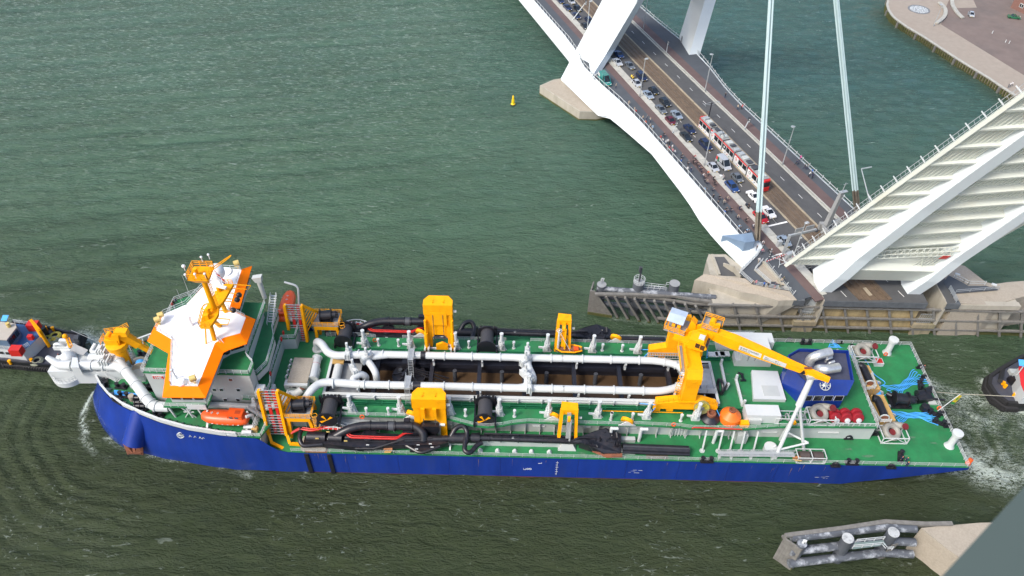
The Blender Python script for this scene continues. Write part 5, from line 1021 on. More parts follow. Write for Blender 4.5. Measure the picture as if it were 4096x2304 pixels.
# big amidship gantries
def gantry(x0, x1, y, zf, zt, far=False):
    m = M(); w_ = x1-x0; ya = y
    for x, s_ in ((x0,1),(x1,-1)):
        m.prism([(x-.1*s_,ya-.6),(x+1.0*s_,ya-.6),(x+1.0*s_,ya+.8),(x-.1*s_,ya+.8)] if s_ > 0 else [(x+.1,ya-.6),(x-1.0,ya-.6),(x-1.0,ya+.8),(x+.1,ya+.8)], zf, zt-3.0)
    pz = 8.6 if far else 6.6; m.slab([(x0-.1,ya-.55,zt-pz-1.2),(x0+1.0,ya-.55,zt-pz-.9),(x0+1.7,ya-.55,zt-pz),(x1-1.7,ya-.55,zt-pz),(x1-1.0,ya-.55,zt-pz-.9),(x1+.1,ya-.55,zt-pz-1.2),(x1+.1,ya-.55,zt-2.2),(x0-.1,ya-.55,zt-2.2)],(0,1.0,0))
    if far: m.box(x0+1,ya-.95,zt-5.4,x1-1,ya-.5,zt-2.0)
    m.prism([(x0-.2,ya-.9),(x1+.2,ya-.9),(x1+.2,ya+.6),(x1-.7,ya+1.8),(x0+.7,ya+1.8),(x0-.2,ya+.6)], zt-2.6, zt)
    t = P(m, 'suction_pipe_gantry', YEL, smooth=0)
    if not far:
        for x in (x0+w_*.3,x0+w_*.67): M().box(x-.35,ya-1.25,zt-5.2,x+.35,ya-.85,zt-2.4).build('sheave_block', YEL, t); M().cyl((x,ya-1.1,zt-5),(x,ya-1.3,9.5),.07,None,6).build('hoist_wire', DKGREY, t)
        m = M().slab([(x0+w_*.5-1.6,ya-1.6,10.6),(x0+w_*.5+1.6,ya-1.6,10.6),(x0+w_*.5+1.7,ya-1.6,9.3),(x0+w_*.5+.7,ya-1.6,7.4),(x0+w_*.5-.7,ya-1.6,7.4),(x0+w_*.5-1.7,ya-1.6,9.3)],(0,.9,0)); m.build('hook_block', BLACK, t)
    else:
        for x in (x0,x1): M().cyl((x,ya-1.3,zf+.5),(x,ya-1.1,zt-7.5),.42,None,12).cyl((x,ya-1.1,zt-7.5),(x,ya-1.0,zt-4),.25,None,10).build('gantry_cylinder', YEL, t); M().box(x-.5,ya-2.3,zf-.2,x-.2,ya-.4,zf+1.4).box(x+.2,ya-2.3,zf-.2,x+.5,ya-.4,zf+1.4).build('gantry_foot', WHITE, t)
        M().box(x0,ya-1.2,zf,x1,ya-.9,zf+.6).build('gantry_sill', WHITE, t); M().slab([(x0+w_*.35,ya-1.3,zf),(x0+w_*.8,ya-1.3,zf),(x0+w_*.8,ya-1.3,zf+1.6),(x0+w_*.6,ya-1.3,zf+2.3),(x0+w_*.35,ya-1.3,zf+1.6)],(0,.5,0)).build('sheave_housing', YEL, t)
        for x in (x0+w_*.3,x0+w_*.67): M().cyl((x,ya-1.0,zt-2.6),(x,ya-.8,zf+2),.06,None,6).build('hoist_wire', DKGREY, t)
    for x in (x0+w_*.3,x0+w_*.7): M().cyl((x,ya+.5,zt),(x,ya+.5,zt+.12),.22,None,12).cyl((x+.0,ya-.2,zt),(x,ya-.2,zt+.35),.1).build('lifting_lug', YEL, t)
    M().box(x1+.3,ya-.6,zt-2.1,x1+.9,ya-.2,zt-1.8).build('flood_lamp', WHITE, t); return t
gantry(-17.3,-11.6,84.0,MD,17.7); gantry(-16.7,-11.5,102.2,UD,23.1,True)
def small_gantry(x0, x1, y, zf, zt, far):
    m = M()
    for x in (x0,x1): m.beam((x+.3*(1 if x == x0 else -1),y,zt-.4),(x,y-1.4,zf),.55,1.0)
    m.prism([(x0,y-.4),(x1,y-.4),(x1,y+1.3),(x0+.3,y+1.6)], zt-1.2, zt)
    t = P(m, 'draghead_gantry', YEL, smooth=0); c = V(((x0+x1)/2,y-.6,zt-.6)); M().cyl(c-V((.25,0,1.2)),c+V((.25,0,-1.2)),.9,None,16).build('sheave', YEL, t)
    M().beam(c,c+V((0,-1.2,-(zt-zf)*.7)),.7,.5).cyl(c+V((.4,-.6,-1)),c+V((.4,-1.6,-(zt-zf)*.75)),.2).build('hanger', GREY if not far else YEL, t)
    M().box(x1+.3,y-.3,zt-2.6,x1+.8,y,zt-2.3).build('flood_lamp', WHITE, t)
    if not far: M().slab([(x0,y-2.6,MD),(x1+.2,y-2.6,MD),(x1-.6,y-2.0,MD+1.6),(x0+.8,y-2.0,MD+1.6)],(0,1.6,0)).build('gantry_pedestal', WALLW, t)
    return t
small_gantry(9.2,12.4,83.3,MD+1.3,15.8,False); small_gantry(9.0,11.8,103.2,UD,18.2,True)
for q, x, y in ((ZD,85,975),(ZD,1045,985),(ZE,208,965),(ZC,1175,1040),(ZC,1240,445),(ZD,1115,450),(ZD,1470,455)):
    c = q(x,y,UD)+V((0,.3,0)); t = P(M().slab([c+V((-1.6,-.5,0)),c+V((1.6,-.5,0)),c+V((.3,-.5,1.1)),c+V((-.3,-.5,1.1))],(0,.15,0)), 'guide_sheave', WHITE)
    M().cyl(c+V((-.1,-.2,.7)),c+V((.1,.3,.9)),1.15,None,20).build('sheave_wheel', YEL, t); M().cyl(c+V((-.2,-.25,.7)),c+V((.2,.35,.9)),.4,None,10).build('sheave_hub', BLACK, t)
# ---------------------------------------------------------------- suction pipes (rest in their cradles beside the trunk)
def suction(z0, yo, far):
    lab = 'black suction pipe on the far side of the ship, half hidden behind white cylinders' if far else 'black suction pipe with red hoses along the near side deck, fully in view'
    sp = thing('suction_pipe', lab, 'suction pipe', V((0,yo,z0)), 'suction pipes of the dredger')
    Y = lambda d: yo+d; z = z0
    M().tube([(-30,Y(.3),z-.3),(-20,Y(.2),z-.2),(-17.5,Y(.2),z)], [1.0,1.0,.7], 14).tube([(-18,Y(.2),z),(-3.5,Y(.9),z)], .62, 14).tube([(-4,Y(.9),z),(13.5,Y(.6),z)], .62, 14).build('main_pipe', BLACK, sp)
    up_ = bend([(-33,Y(-.2),z-.1),(-29.5,Y(1.0),z+1.6),(-27,Y(1.7),z+1.8),(-17,Y(1.9),z+1.8),(-15.6,Y(.8),z+1.0),(-15.6,Y(0),z)], 1.8, 6); M().tube(up_, .78, 16).build('bypass_pipe', BLACK, sp)
    for x in (-25.5,-22.3,-20.9,-17.8): M().cyl((x-.1,Y(1.75),z+1.8),(x+.1,Y(1.75),z+1.8),.95,None,18).build('pipe_flange', BLACK, sp)
    M().cyl((-22.1,Y(1.78),z+1.8),(-21.1,Y(1.78),z+1.8),.88,None,16).build('pipe_coupling', DKGREY, sp)
    m = M().prism([(-37.5,Y(-1.0)),(-34,Y(-1.3)),(-31,Y(-1.6)),(-27,Y(-1.9)),(-20,Y(-1.2)),(-13,Y(-1.0)),(-11,Y(-.4)),(-14,Y(1)),(-26,Y(1.4)),(-31.5,Y(1.9)),(-35,Y(1.0)),(-37.5,Y(.3))], z-1.1, z+.1); m.box(-30,Y(-.6),z,-19,Y(.4),z+.55); m.build('pump_frame', BLACK, sp)
    m = M().tube(bend([(-38.3,Y(1.6),z+.8),(-38.3,Y(-.6),z+.6),(-37.6,Y(-1.8),z),(-34,Y(-1.2),z-.2)],.7), .42, 12).cyl((-37,Y(.1),z+.2),(-33.6,Y(.1),z+.2),.95,None,18).cyl((-33,Y(0),z+.3),(-30.5,Y(-.1),z+.3),.85,None,18); m.build('pivot_elbow', BLACK, sp)
    M().lathe([(1.35,-.2),(1.35,.1),(1.1,.12),(1.1,.02),(.01,.02)],(-25.6,Y(.55),z+.7),22).build('inspection_flange', BLACK, sp)
    hose = bend([(-40,Y(.4),z+.6),(-38.5,Y(1.2),z+1),(-36.2,Y(.7),z+1.2),(-34,Y(1.2),z+1.4),(-31,Y(1.2),z+1.2),(-28.9,Y(-.3),z+.8),(-20.5,Y(-.4),z+.8),(-19,Y(.9),z+.9),(-17.0,Y(1.0),z+.9)],.5,3)
    M().tube(hose,.17,8).tube([p+V((.1,.38,.02)) for p in hose],.12,8).build('red_hose', RED, sp)
    m = M()
    for d in (.35,1.15): m.tube(bend([(-34.4,Y(1.1+d-.4),z+1.4),(-33,Y(1.5+d-.4),z+1.5),(-31.6,Y(1.5+d-.4),z+1.5),(-30.2,Y(1.1+d-.4),z+1.4)],.5),.11,6)
    for i in range(5): m.beam((-34+i*.85,Y(.9),z+1.4),(-34+i*.85,Y(1.8),z+1.45),.12)
    m.build('hose_guard', WHITE, sp)
    M().tube([(-28,Y(-1.8),z-.4),(-24.5,Y(-1.9),z-.2),(-19,Y(-.2),z+.6),(-14,Y(.2),z+.5)],.22,8).tube([(-19,Y(.1),z+.7),(-12.4,Y(.3),z+.6)],.12,6).build('jet_line', BLACK, sp)
    m = M().tube(bend([(-19,Y(-.8),z-.3),(-16,Y(-2.4),z-.6),(-12.5,Y(-1.0),z-.2)],.9),.35,10).slab([(-18,Y(-2),z-.4),(-15.5,Y(-2.2),z-.4),(-12.5,Y(-.8),z-.4),(-17,Y(-.8),z-.4)],(0,0,-.5)).box(-19.5,Y(.8),z,-16.4,Y(2.4),z+1.2).box(-19.3,Y(2.0),z+1,-18.2,Y(2.8),z+3.0); m.build('trunnion_arm', BLACK, sp)
    m = M().cyl((-11,Y(.6),z),(-7.5,Y(.7),z),1.0,1.0,18).cyl((-6.9,Y(.8),z),(-5.3,Y(.8),z),.95,None,18).tube(bend([(-10.6,Y(.6),z+.6),(-9.8,Y(1.9),z+1.6),(-8.4,Y(2.4),z+1.7),(-7.6,Y(1.4),z+1),(-7.8,Y(-.8),z+.4)],.8),.46,12).tube(bend([(-7.9,Y(.2),z+.7),(-8.0,Y(-2.2),z+.2),(-7.0,Y(-2.6),z),(-5.6,Y(-.6),z),(-4.8,Y(-.2),z)],.9),.44,12).box(-10.5,Y(.1),z-.6,-5.5,Y(1.3),z+.5); m.build('universal_joint', BLACK, sp)
    for x in (-3.6,-1.4,1.8,6.3,10.6): M().cyl((x-.08,Y(.8),z),(x+.08,Y(.8),z),.78,None,16).build('pipe_flange', BLACK, sp)
    m = M().tube([(-4.6,Y(1.6),z+.3),(14,Y(1.3),z+.3)],.2,8).tube(bend([(6,Y(.2),z+.4),(11.5,Y(.2),z+.5),(13,Y(.9),z+.8),(16,Y(1.0),z+.8)],.5),.2,8).box(-3,Y(.55),z+.55,11,Y(.75),z+.72)
    m.build('jet_line', BLACK, sp)
    M().box(.6,Y(.5),z+.55,1.0,Y(.8),z+.68).build('white_tag', WHITE, sp)
    m = M().prism([(13,Y(.1)),(15.5,Y(-.8)),(17.5,Y(-1.6)),(20.5,Y(-1.4)),(21.0,Y(2.2)),(18,Y(2.9)),(15.8,Y(2.2)),(13.6,Y(1.4))], z-1.4, [z+.4,z+.3,z-.4,z-.4,z+.2,z+1.1,z+1.0,z+.6]); dh = m.build('draghead', BLACK, sp, smooth=0)
    m = M(); rr = random.Random(7)
    for i in range(22): p = V((rr.uniform(14.5,20.3),Y(rr.uniform(-1,2.3)),z+rr.uniform(.2,.7))); q = p+V((rr.uniform(-1.2,1.2),rr.uniform(-1.2,1.2),rr.uniform(-.1,.5))); m.cyl(p,q,rr.choice((.1,.14,.22)),None,7)
    for i in range(6): m.beam((17+i*.65,Y(-1.6),z-.5),(17.2+i*.62,Y(2.5),z+.6),.16)
    m.build('draghead_machinery', BLACK, dh); M().slab([(15.4,Y(-1.1),z-.9),(18,Y(-2.0),z-1.3),(20.9,Y(-1.8),z-1.3),(20.9,Y(-1.45),z-.9),(17.6,Y(-1.6),z-.8)],(0,.1,.25)).build('rusty_lip', RUST, dh)
    for x, y, r in ((-34.9,-.9,.16),(-33.2,.6,.14),(-29.6,-1.3,.14),(-29.3,.9,.14)): M().box(x-.3,Y(y),z+.9,x+.3,Y(y)+.1,z+1.2).build('reflector', TAN, sp)
    for x, y in ((-25.7,-1.45),(-16.7,-2.1),(-13.9,-1.6),(-14.3,-.9),(-16.5,-1.2)): M().box(x-.28,Y(y),z+.1,x+.28,Y(y)+.12,z+.25).build('white_tag', WHITE, sp)
suction(8.4, 80.9, False); suction(8.8, 107.0, True)
m = M()
for i in range(15): m.prism([(-24+i*2.9,80.4),(-23.5+i*2.9,80.4),(-23.6+i*2.9,80.9),(-23.9+i*2.9,80.9)], MD, MD+1.2)
P(M().box(-12,81.5,MD,12,81.9,MD+1.4), 'cradle_beam', WALLW)
for x in (-18.2,-10.8): P(M().beam((x,80.2,MD+.1),(x,81.6,MD+.9),.3), 'pipe_cradle', WHITE)
for x in (-2,1.2,4.3,7.6,-5.2): P(M().slab([(x-.45,80,MD),(x+.45,80,MD),(x+.15,80,MD+.5),(x-.15,80,MD+.5)],(0,.6,0)), 'pipe_cradle', WHITE)
c = ZO(530,940,MD); P(M().box(-38.2,79.5,MD,-33.6,82,MD+1.0).box(-38,79.3,MD,-33.8,79.6,MD+.3), 'trunnion_seat', CONCT); P(M().box(-37.4,79.1,MD+.02,-33.4,80.4,MD+.06), 'rubbing_plate', RUST)
P(M().box(18.0,79.6,MD+.01,21.2,82.5,MD+.04).box(25.5,79.4,MD+.01,29.6,82.2,MD+.04), 'steel_plates', mat('worn_plate', (.10,.085,.06), .8, .2, 2))
# spare black pipe near side and its far twin
sp2 = thing('spare_pipe', 'short black spare pipe section lying on blocks on the near side deck', 'pipe', V((26,82,MD))); a, b_ = ZE(175,1145,MD+1.2), ZE(690,1165,MD+1.2)
M().cyl(a,b_,.62,None,16).cyl(a+V((0,.7,-.1)),b_+V((0,.7,-.1)),.38,None,12).cyl(a+V((0,-.7,-.2)),b_+V((0,-.7,-.2)),.3,None,12).build('pipe_body', BLACK, sp2); M().beam(a+V((0,0,.6)),b_+V((0,0,.6)),.3,.12).build('deck_grating', DKGREY, sp2)
for x, y in ((215,1185),(215,1093)): c = ZE(x,y,MD); M().box(c.x-1.3,c.y-.3,MD,c.x+1.3,c.y+.5,MD+.9).build('support_block', WALLW, sp2)
sp3 = thing('spare_pipe', 'pair of black spare pipes stored along the far side rail', 'pipe', V((26,107,MD))); a, b_ = ZE(60,295,MD+1.2), ZE(500,305,MD+1.2)
M().cyl(a,b_,.5,None,12).cyl(a+V((0,-1.6,0)),b_+V((0,-1.6,0)),.5,None,12).build('pipe_body', BLACK, sp3); M().box(a.x-1,a.y-2.5,MD,b_.x+.5,a.y-2.3,MD+2.2).build('pipe_rack', WALLW, sp3)
# fore deck: pale hatch house, stub pipes, fan
c = ZC(350,690,UD); P(M().box(-42.2,90.7,UD,-38.4,96.7,12.4), 'machinery_hatch', CONCT); 
for k in range(4): P(M().tube(bend([(-42.4,92+k*1.3,UD),(-42.9,92+k*1.3,UD+1.6),(-42.5,92+k*1.3,UD+2.2)],.4),.18,8), 'goose_neck', WHITE)
a, b_ = ZC(455,755,UD+1), ZC(488,600,UD+1); t = P(M().cyl(a,b_,.85,None,18), 'spare_cylinder', WHITE); flange(t,a,b_-a,1.0); flange(t,b_,b_-a,1.0); M().cyl(a.lerp(b_,.66),a.lerp(b_,.67),.87,None,18).build('red_band', RED, t)
c = ZC(345,815,UD); t = P(M().box(c.x-2.2,c.y-.7,UD,c.x+2.2,c.y+.7,UD+1.5), 'fan_unit', WHITE); M().cyl(c+V((-.6,-.75,.8)),c+V((-.6,-.6,.9)),.7,None,18).build('fan_opening', BLACK, t)
t = P(M().tube(bend([ZC(275,865,UD+1.1),ZC(340,860,UD+1.1),ZC(378,830,UD+1.6)],1.2),.75,16), 'loose_elbow', WALLW); flange(t,ZC(275,865,UD+1.1),(1,0,0),.92); c = ZC(380,822,UD+1.9); M().cyl(c-V((.05,.1,.1)),c+V((.02,.06,.03)),.6,None,16).build('rusty_bore', RUST, t)
c = ZC(255,890,UD+1.2); t = P(M().cyl(c-V((1.6,.2,0)),c+V((.7,.1,0)),.8,None,16), 'pipe_end', WALLW); flange(t,c+V((.7,.1,0)),(1,0,0),1.0)
P(M().rail([(-32.5,84,9.4),(-29.5,82.8,9.4),(-24,82.8,9.4)],1,1,.04).slab([(-32.5,84,9.3),(-29.5,82.8,9.3),(-24,82.8,9.3),(-24,84.3,9.3),(-32.5,84.9,9.3)],(0,0,.08)).rail([(-26.5,82.8,9.4),(-24,82.6,7)],1,.8,.04), 'side_stair', GALV)
P(M().rail([(-37.5,104,UD),(-33,104.4,UD),(-27.5,103.9,UD)],1.1,1,.05), 'side_stair', GALV)
# aft deck houses and hatches
def housebox(px, zt, nm, mt, zb=UD): return P(M().prism([(p.x,p.y) for p in px], zb, zt), nm, mt, smooth=0)
housebox([ZE(1180,785,UD),ZE(1430,790,UD),ZE(1365,570,UD),ZE(1165,562,UD)], UD+.8, 'cargo_hatch', WHITE)
P(M().box(*(ZE(1270,740,UD+.8))[:2],UD+.8,*(ZE(1370,665,UD+.8))[:2],UD+.9), 'hatch_lid', WALLW)
hh = ZE(1115,945,UD); P(M().box(hh.x,84.9,UD,hh.x+6.3,87.4,UD+2.3), 'winch_house', WHITE); P(M().box(hh.x+.6,84.5,UD,hh.x+2.9,84.9,UD+1.3), 'house_vent', WALLW)
c = ZE(1075,545,UD); P(M().box(c.x-.8,98.6,UD,c.x+6.4,101.0,UD+1.7), 'vent_house', WALLW); P(M().box(c.x-.2,98.8,UD+1.7,c.x+6.0,103.2,UD+3.6), 'vent_house', WHITE); P(M().box(c.x-3.6,102.6,UD,c.x+7.5,105.2,UD+2.8), 'vent_house', WHITE)
for k in range(4): P(M().box(c.x+.2+k*1.4,98.5,UD+1.8,c.x+1.3+k*1.4,98.78,UD+3.2), 'louvre', WALLW)
for x, y in ((872,435),(925,432),(962,430)): c = ZE(x,y,UD); P(M().box(c.x-1,c.y-.6,UD,c.x+.9,c.y+.6,UD+.7), 'deck_box', WHITE)
for (x0,y0,x1,y1) in ((932,500,972,690),(1048,620,1098,820)):
    a, b_ = ZE(x0,y0,UD), ZE(x1,y1,UD); P(M().beam(a+V((0,0,.3)),b_+V((0,0,.3)),.45,.5).beam(a,a+V((0,0,1.6)),.4).beam(b_,b_+V((.2,0,1.8)),.4), 'boom_rest_beam', WHITE)
c = ZE(1310,1165,MD); P(M().cyl(c,c+V((0,0,1.2)),1.25,None,24).cyl(c+V((.4,0,1.2)),c+V((.8,.1,1.7)),.2), 'round_tank', WHITE)
# blue engine casing with wheel emblem, funnels and windows
RFp = [ZF(x,y,17.0) for x,y in ((112,400),(100,340),(185,292),(560,306),(600,530),(240,528))]; bx = [(p.x,p.y) for p in RFp]
bh = P(M().prism(bx, UD, 16.6), 'engine_casing', BLUE, smooth=0); cb2 = V((sum(p.x for p in RFp)/6, sum(p.y for p in RFp)/6, 0))
M().prism([(p.x+(cb2.x-p.x)*.04, p.y+(cb2.y-p.y)*.04) for p in RFp], 16.6, 16.75).build('casing_roof', mat('casing_top', (.05,.055,.09), .6, .2, 1), bh)
for k in (0,1,2,3): a, b_ = RFp[k], RFp[k+1]; M().beam((a.x,a.y,16.95),(b_.x,b_.y,16.95),.15,1.0).build('casing_screen', BLUE, bh)
M().slab([ZF(215,642,14.7),ZF(556,642,14.7),ZF(612,532,17.1),ZF(245,522,17.1)],(0,.15,.2)).build('casing_hood', BLUE, bh, smooth=0)
q0, q1 = ZF(225,640,14.7), ZF(548,640,14.7); bf = M().prism([(q0.x,q0.y+.2),(q1.x,q1.y+.2),(q1.x+.3,q1.y+4),(q0.x+.3,q0.y+4)], UD, 14.7).build('control_room', BLUE, ship, smooth=0)
for i in range(4):
    a, b_ = q0.lerp(q1,(i+.05)/4), q0.lerp(q1,(i+.93)/4); f = M().slab([(a.x,a.y+.12,12.9),(b_.x,b_.y+.12,12.9),(b_.x,b_.y+.12,14.45),(a.x,a.y+.12,14.45)],(0,.1,0)).build('window_frame', WHITE, bf); M().slab([(a.x+.12,a.y+.06,13.02),(b_.x-.12,b_.y+.06,13.02),(b_.x-.12,b_.y+.06,14.33),(a.x+.12,a.y+.06,14.33)],(0,.06,0)).build('pane', GLASS, f)
c = ZF(385,567,16.2); em = M().ring(c+V((0,0,.25)),(0,-.5,.75),.95,.1,26,6).build('wheel_emblem', WHITE, bh)
m = M()
for i in range(4): a = i*pi/4; d = V((cos(a),sin(a)*.75,sin(a)*.5)); m.beam(c+V((0,-.05,.28))-d*.9,c+V((0,-.05,.28))+d*.9,.14,.1)
m.build('emblem_spokes', WHITE, em)
SILV = mat('bright_steel', (.62,.63,.62), .3, .15, 1.5, metal=.7)
for pts, r in (([(265,390,15.6),(275,355,17),(330,330,18),(430,305,18.2)],.92),([(330,455,15.6),(340,435,17),(390,440,17.6),(490,425,17.4)],.92),([(390,380,15.6),(400,360,16.4),(440,345,16.6)],.3),([(410,405,15.6),(420,390,16.2),(460,378,16.4)],.28),([(400,350,15.6),(420,345,16.2),(445,345,16.2)],.2)):
    P(M().tube(bend([ZF(x,y,z+1.1) for x,y,z in pts],1.0,5), r*.97, 16), 'exhaust_funnel', SILV)
c = ZF(80,500,UD); P(M().cyl(c,c+V((0,0,2)),.35).cyl(c+V((.7,-.1,0)),c+V((.7,-.1,1.8)),.3), 'gas_bottles', WHITE)
c = ZF(520,370,UD+2); m = M(); rr = random.Random(2)
for i in range(16): p = c+V((rr.uniform(-1.2,1.2),rr.uniform(-1.5,1.5),rr.uniform(-1.5,1))); m.cyl(p,p+V((rr.uniform(-.8,.8),rr.uniform(-.8,.8),rr.uniform(-.6,.6))),.2)
P(m, 'pump_skid', GREY); P(M().rail([ZF(520,390,UD),ZF(555,405,UD),ZF(540,520,UD)],2,1,.06,4), 'green_frame', GREENB)
# tripod boom rest (white lattice)
tA, tC, tB = V((49.4,80.2,MD)), V((55.2,81.8,MD)), V((51.4,84.3,MD)); jr = ZF(285,500,23.7)
m = M().cyl(tA,jr,.34,.34,10).cyl(tC+V((0,0,0)),jr.lerp(tA,.32),.3,.26,10).cyl(tB,jr.lerp(tA,.5),.34,.3,10).cyl(tA+(jr-tA)*.11,tC+V((0,0,2.8)),.2,None,8).cyl(tB+(jr-tB)*.15,tC+V((0,0,2.8)),.2,None,8).cyl(jr.lerp(tA,.34),jr,.62,.5,12)
t = P(m, 'boom_rest_tripod', WHITE); M().box(jr.x-1,jr.y-.6,jr.z,jr.x+.9,jr.y+.6,jr.z+.7).build('boom_saddle', WALLW, t)
P(M().beam((38.6,80.0,MD+1.3),(52.5,80.1,MD+1.5),1.1,.12).rail([(38.6,79.6,MD+1.3),(52.5,79.7,MD+1.5)],.6,.9,.04,2).rail([(38.6,80.5,MD+1.3),(52.5,80.6,MD+1.5)],.6,.9,.04,2), 'accommodation_ladder', GALV)
for x in (38.8,41,44.6,48.6): P(M().box(x,79.8,MD,x+.4,80.3,MD+1.2), 'ladder_stand', WHITE)
P(M().beam(ZE(900,262,9),ZE(1185,268,9),1.4,.2).rail([ZE(900,255,9.3),ZE(1185,262,9.3)],.8,1,.05,2), 'accommodation_ladder', GALV)
# stern fittings
for x, y, f in ((865,310,1),(1345,1030,1)):
    c = ZF(x,y,MD); P(M().lathe([(.95,0),(.7,.5),(.62,.9),(.6,3.4),(.95,3.6),(.98,4.2),(.01,4.3)],c,20), 'vent_trunk', WHITE)
for q, pts in ((ZF,[(1120,565,1.3),(1225,785,-.4),(1262,855,-.4),(610,290,-.5),(590,1165,0),(235,238,0),(967,1120,1.2)]),(ZE,[(822,1245,0)])):
    for x, y, a in pts:
        c = q(x,y,MD); t = M().obox(c,2.4,1.0,.3,a).build('bollard', BLACK, ship); d = V((cos(a),sin(a),0))*.75
        for s_ in (-1,1): M().cyl(c+d*s_,c+d*s_+V((0,0,1.05)),.34,None,12).cyl(c+d*s_+V((0,0,1.0)),c+d*s_+V((0,0,1.15)),.42,None,12).build('bollard_post', BLACK, t)
for x, y in ((1148,508),(1195,598),(1290,790),(1335,885),(465,1188),(895,1200),(112,222),(492,236),(770,945),(565,975),(1122,430)):
    c = ZF(x,y,MD); P(M().ring(c+V((0,0,.45)),(.3,1,0),.5,.22,14,8).box(c.x-.9,c.y-.3,c.z,c.x+.9,c.y+.3,c.z+.2), 'fairlead', BLACK)
c = ZF(955,700,MD); winch(c, 1.15, ship, (1,-.1)); P(M().beam(c+V((1,1,1)),c+V((9,.4,.8)),.3,.3).box(c.x-2,c.y-1.5,MD,c.x+2,c.y+1.6,MD+.4).cyl(c+V((-1.4,1,1)),c+V((-2.2,1.6,1)),.5), 'towing_winch', BLACK)
c = ZF(1140,675,MD); P(M().obox(c,3.2,1.6,1.2,.2).cyl(c+V((-1.2,.8,.8)),c+V((.3,1,.8)),.8).cyl(c+V((.6,1.6,.8)),c+V((1.8,1.8,.8)),.7), 'towing_bollard', BLACK); c = ZF(1150,750,MD); P(M().cyl(c,c+V((0,0,1.2)),.9,.8,8), 'capstan', BLACK)
P(M().box(*(ZF(1190,715,MD))[:2],MD,*(ZF(1235,685,MD))[:2],MD+.3), 'deck_hatch', WALLW); c = ZF(790,395,MD); t = P(M().box(c.x-.9,c.y-.8,MD,c.x+.9,c.y+.8,MD+.9), 'stores_box', WHITE); M().box(c.x-.7,c.y-.6,MD+.9,c.x+.7,c.y+.6,MD+1).build('red_lid', RED, t)
c = ZF(1490,1165,MD); P(M().ball(c,.5).cyl(c,c+V((.4,.3,1)),.4), 'orange_marker_light', LBOAT)
P(M().box(47.5,84.6,MD+1.6,50.5,84.9,MD+1.75).box(58,84.6,MD+1.9,62,84.9,MD+2.05), 'stringer', WALLW)
# ================================================================== DECK CRANE (travels on its own rails)
cx0 = 28.0
gc = thing('deck_crane', 'tall yellow gantry crane over the hopper, its jib resting on the white tripod', 'crane', V((33, 94, UD)))
def C(m, n, mt=YEL, par=None, sm=0): return m.build(n, mt, par or gc, smooth=sm)
ny, fy = 87.4, 100.35
sl = C(M().slab([(27.2,ny-.8,12.0),(27.2,ny-.8,13.4),(31.2,ny-.8,14.2),(35.6,ny-.8,14.2),(38.6,ny-.8,13.0),(38.6,ny-.8,12.0)],(0,1.7,0)), 'sill_beam')
for x in (27.6,30,35.2,37.6): M().box(x-.6,ny-.55,10.9,x+.6,ny+.45,12.0).cyl((x-.35,ny-.4,11.15),(x-.35,ny+.3,11.15),.33,None,12).cyl((x+.35,ny-.4,11.15),(x+.35,ny+.3,11.15),.33,None,12).build('travel_bogie', YEL, gc)
fs_ = C(M().slab([(27.4,fy-.6,12.0),(27.4,fy-.6,13.5),(31.6,fy-.6,14.6),(36,fy-.6,14.6),(38,fy-.6,13),(38,fy-.6,12.0)],(0,1.5,0)), 'sill_beam')
for x in (28,30.2,37.4): M().box(x-.5,fy-.55,10.9,x+.5,fy+.45,12.0).cyl((x-.3,fy-.4,11.15),(x-.3,fy+.3,11.15),.33,None,12).cyl((x+.3,fy-.4,11.15),(x+.3,fy+.3,11.15),.33,None,12).build('travel_bogie', YEL, gc)
C(M().prism([(31.6,86.8),(34.2,86.8),(34.2,88.7),(31.6,88.7)], 14.2, 20.8), 'near_column')
C(M().prism([(30.6,99.6),(32.8,99.6),(32.8,101.2),(30.6,101.2)], 14.4, 20.9), 'far_column')
C(M().slab([(31.5,86.6,20.6),(31.5,87.6,22.2),(31.5,101.3,22.2),(31.5,101.3,20.6),(31.5,89.4,20.2),(31.5,86.6,19.2)],(2.8,0,0)), 'portal_beam')
m = M().box(31.0,86.4,14.1,34.6,86.7,14.3)
for i in range(12): m.box(31.2+i*.27,86.3,14.2,31.3+i*.27,86.5,14.45)
m.slab([(32.4,86.45,20.3),(33.3,86.45,20.3),(32.85,86.45,19.9)],(0,-.1,0)); C(m, 'column_flange', kind='stuff') if False else tag(C(m, 'column_flange'), kind='stuff')
cb = C(M().cyl((35.6,86.5,13.0),(35.6,86.2,13.1),1.45,None,28), 'cable_reel', mat('reel_grey', (.3,.28,.1), .5)); m = M()
for i in range(24): a = i*pi/12; m.beam((35.6+cos(a)*.45,86.15,13.1+sin(a)*.45),(35.6+cos(a)*1.35,86.15,13.1+sin(a)*1.35),.12)
m.build('reel_spokes', mat('reel_yellow', (.65,.55,.06), .5), cb); M().cyl((35.6,86.1,13.1),(35.6,85.9,13.1),.4,None,14).build('reel_hub', GREY, cb)
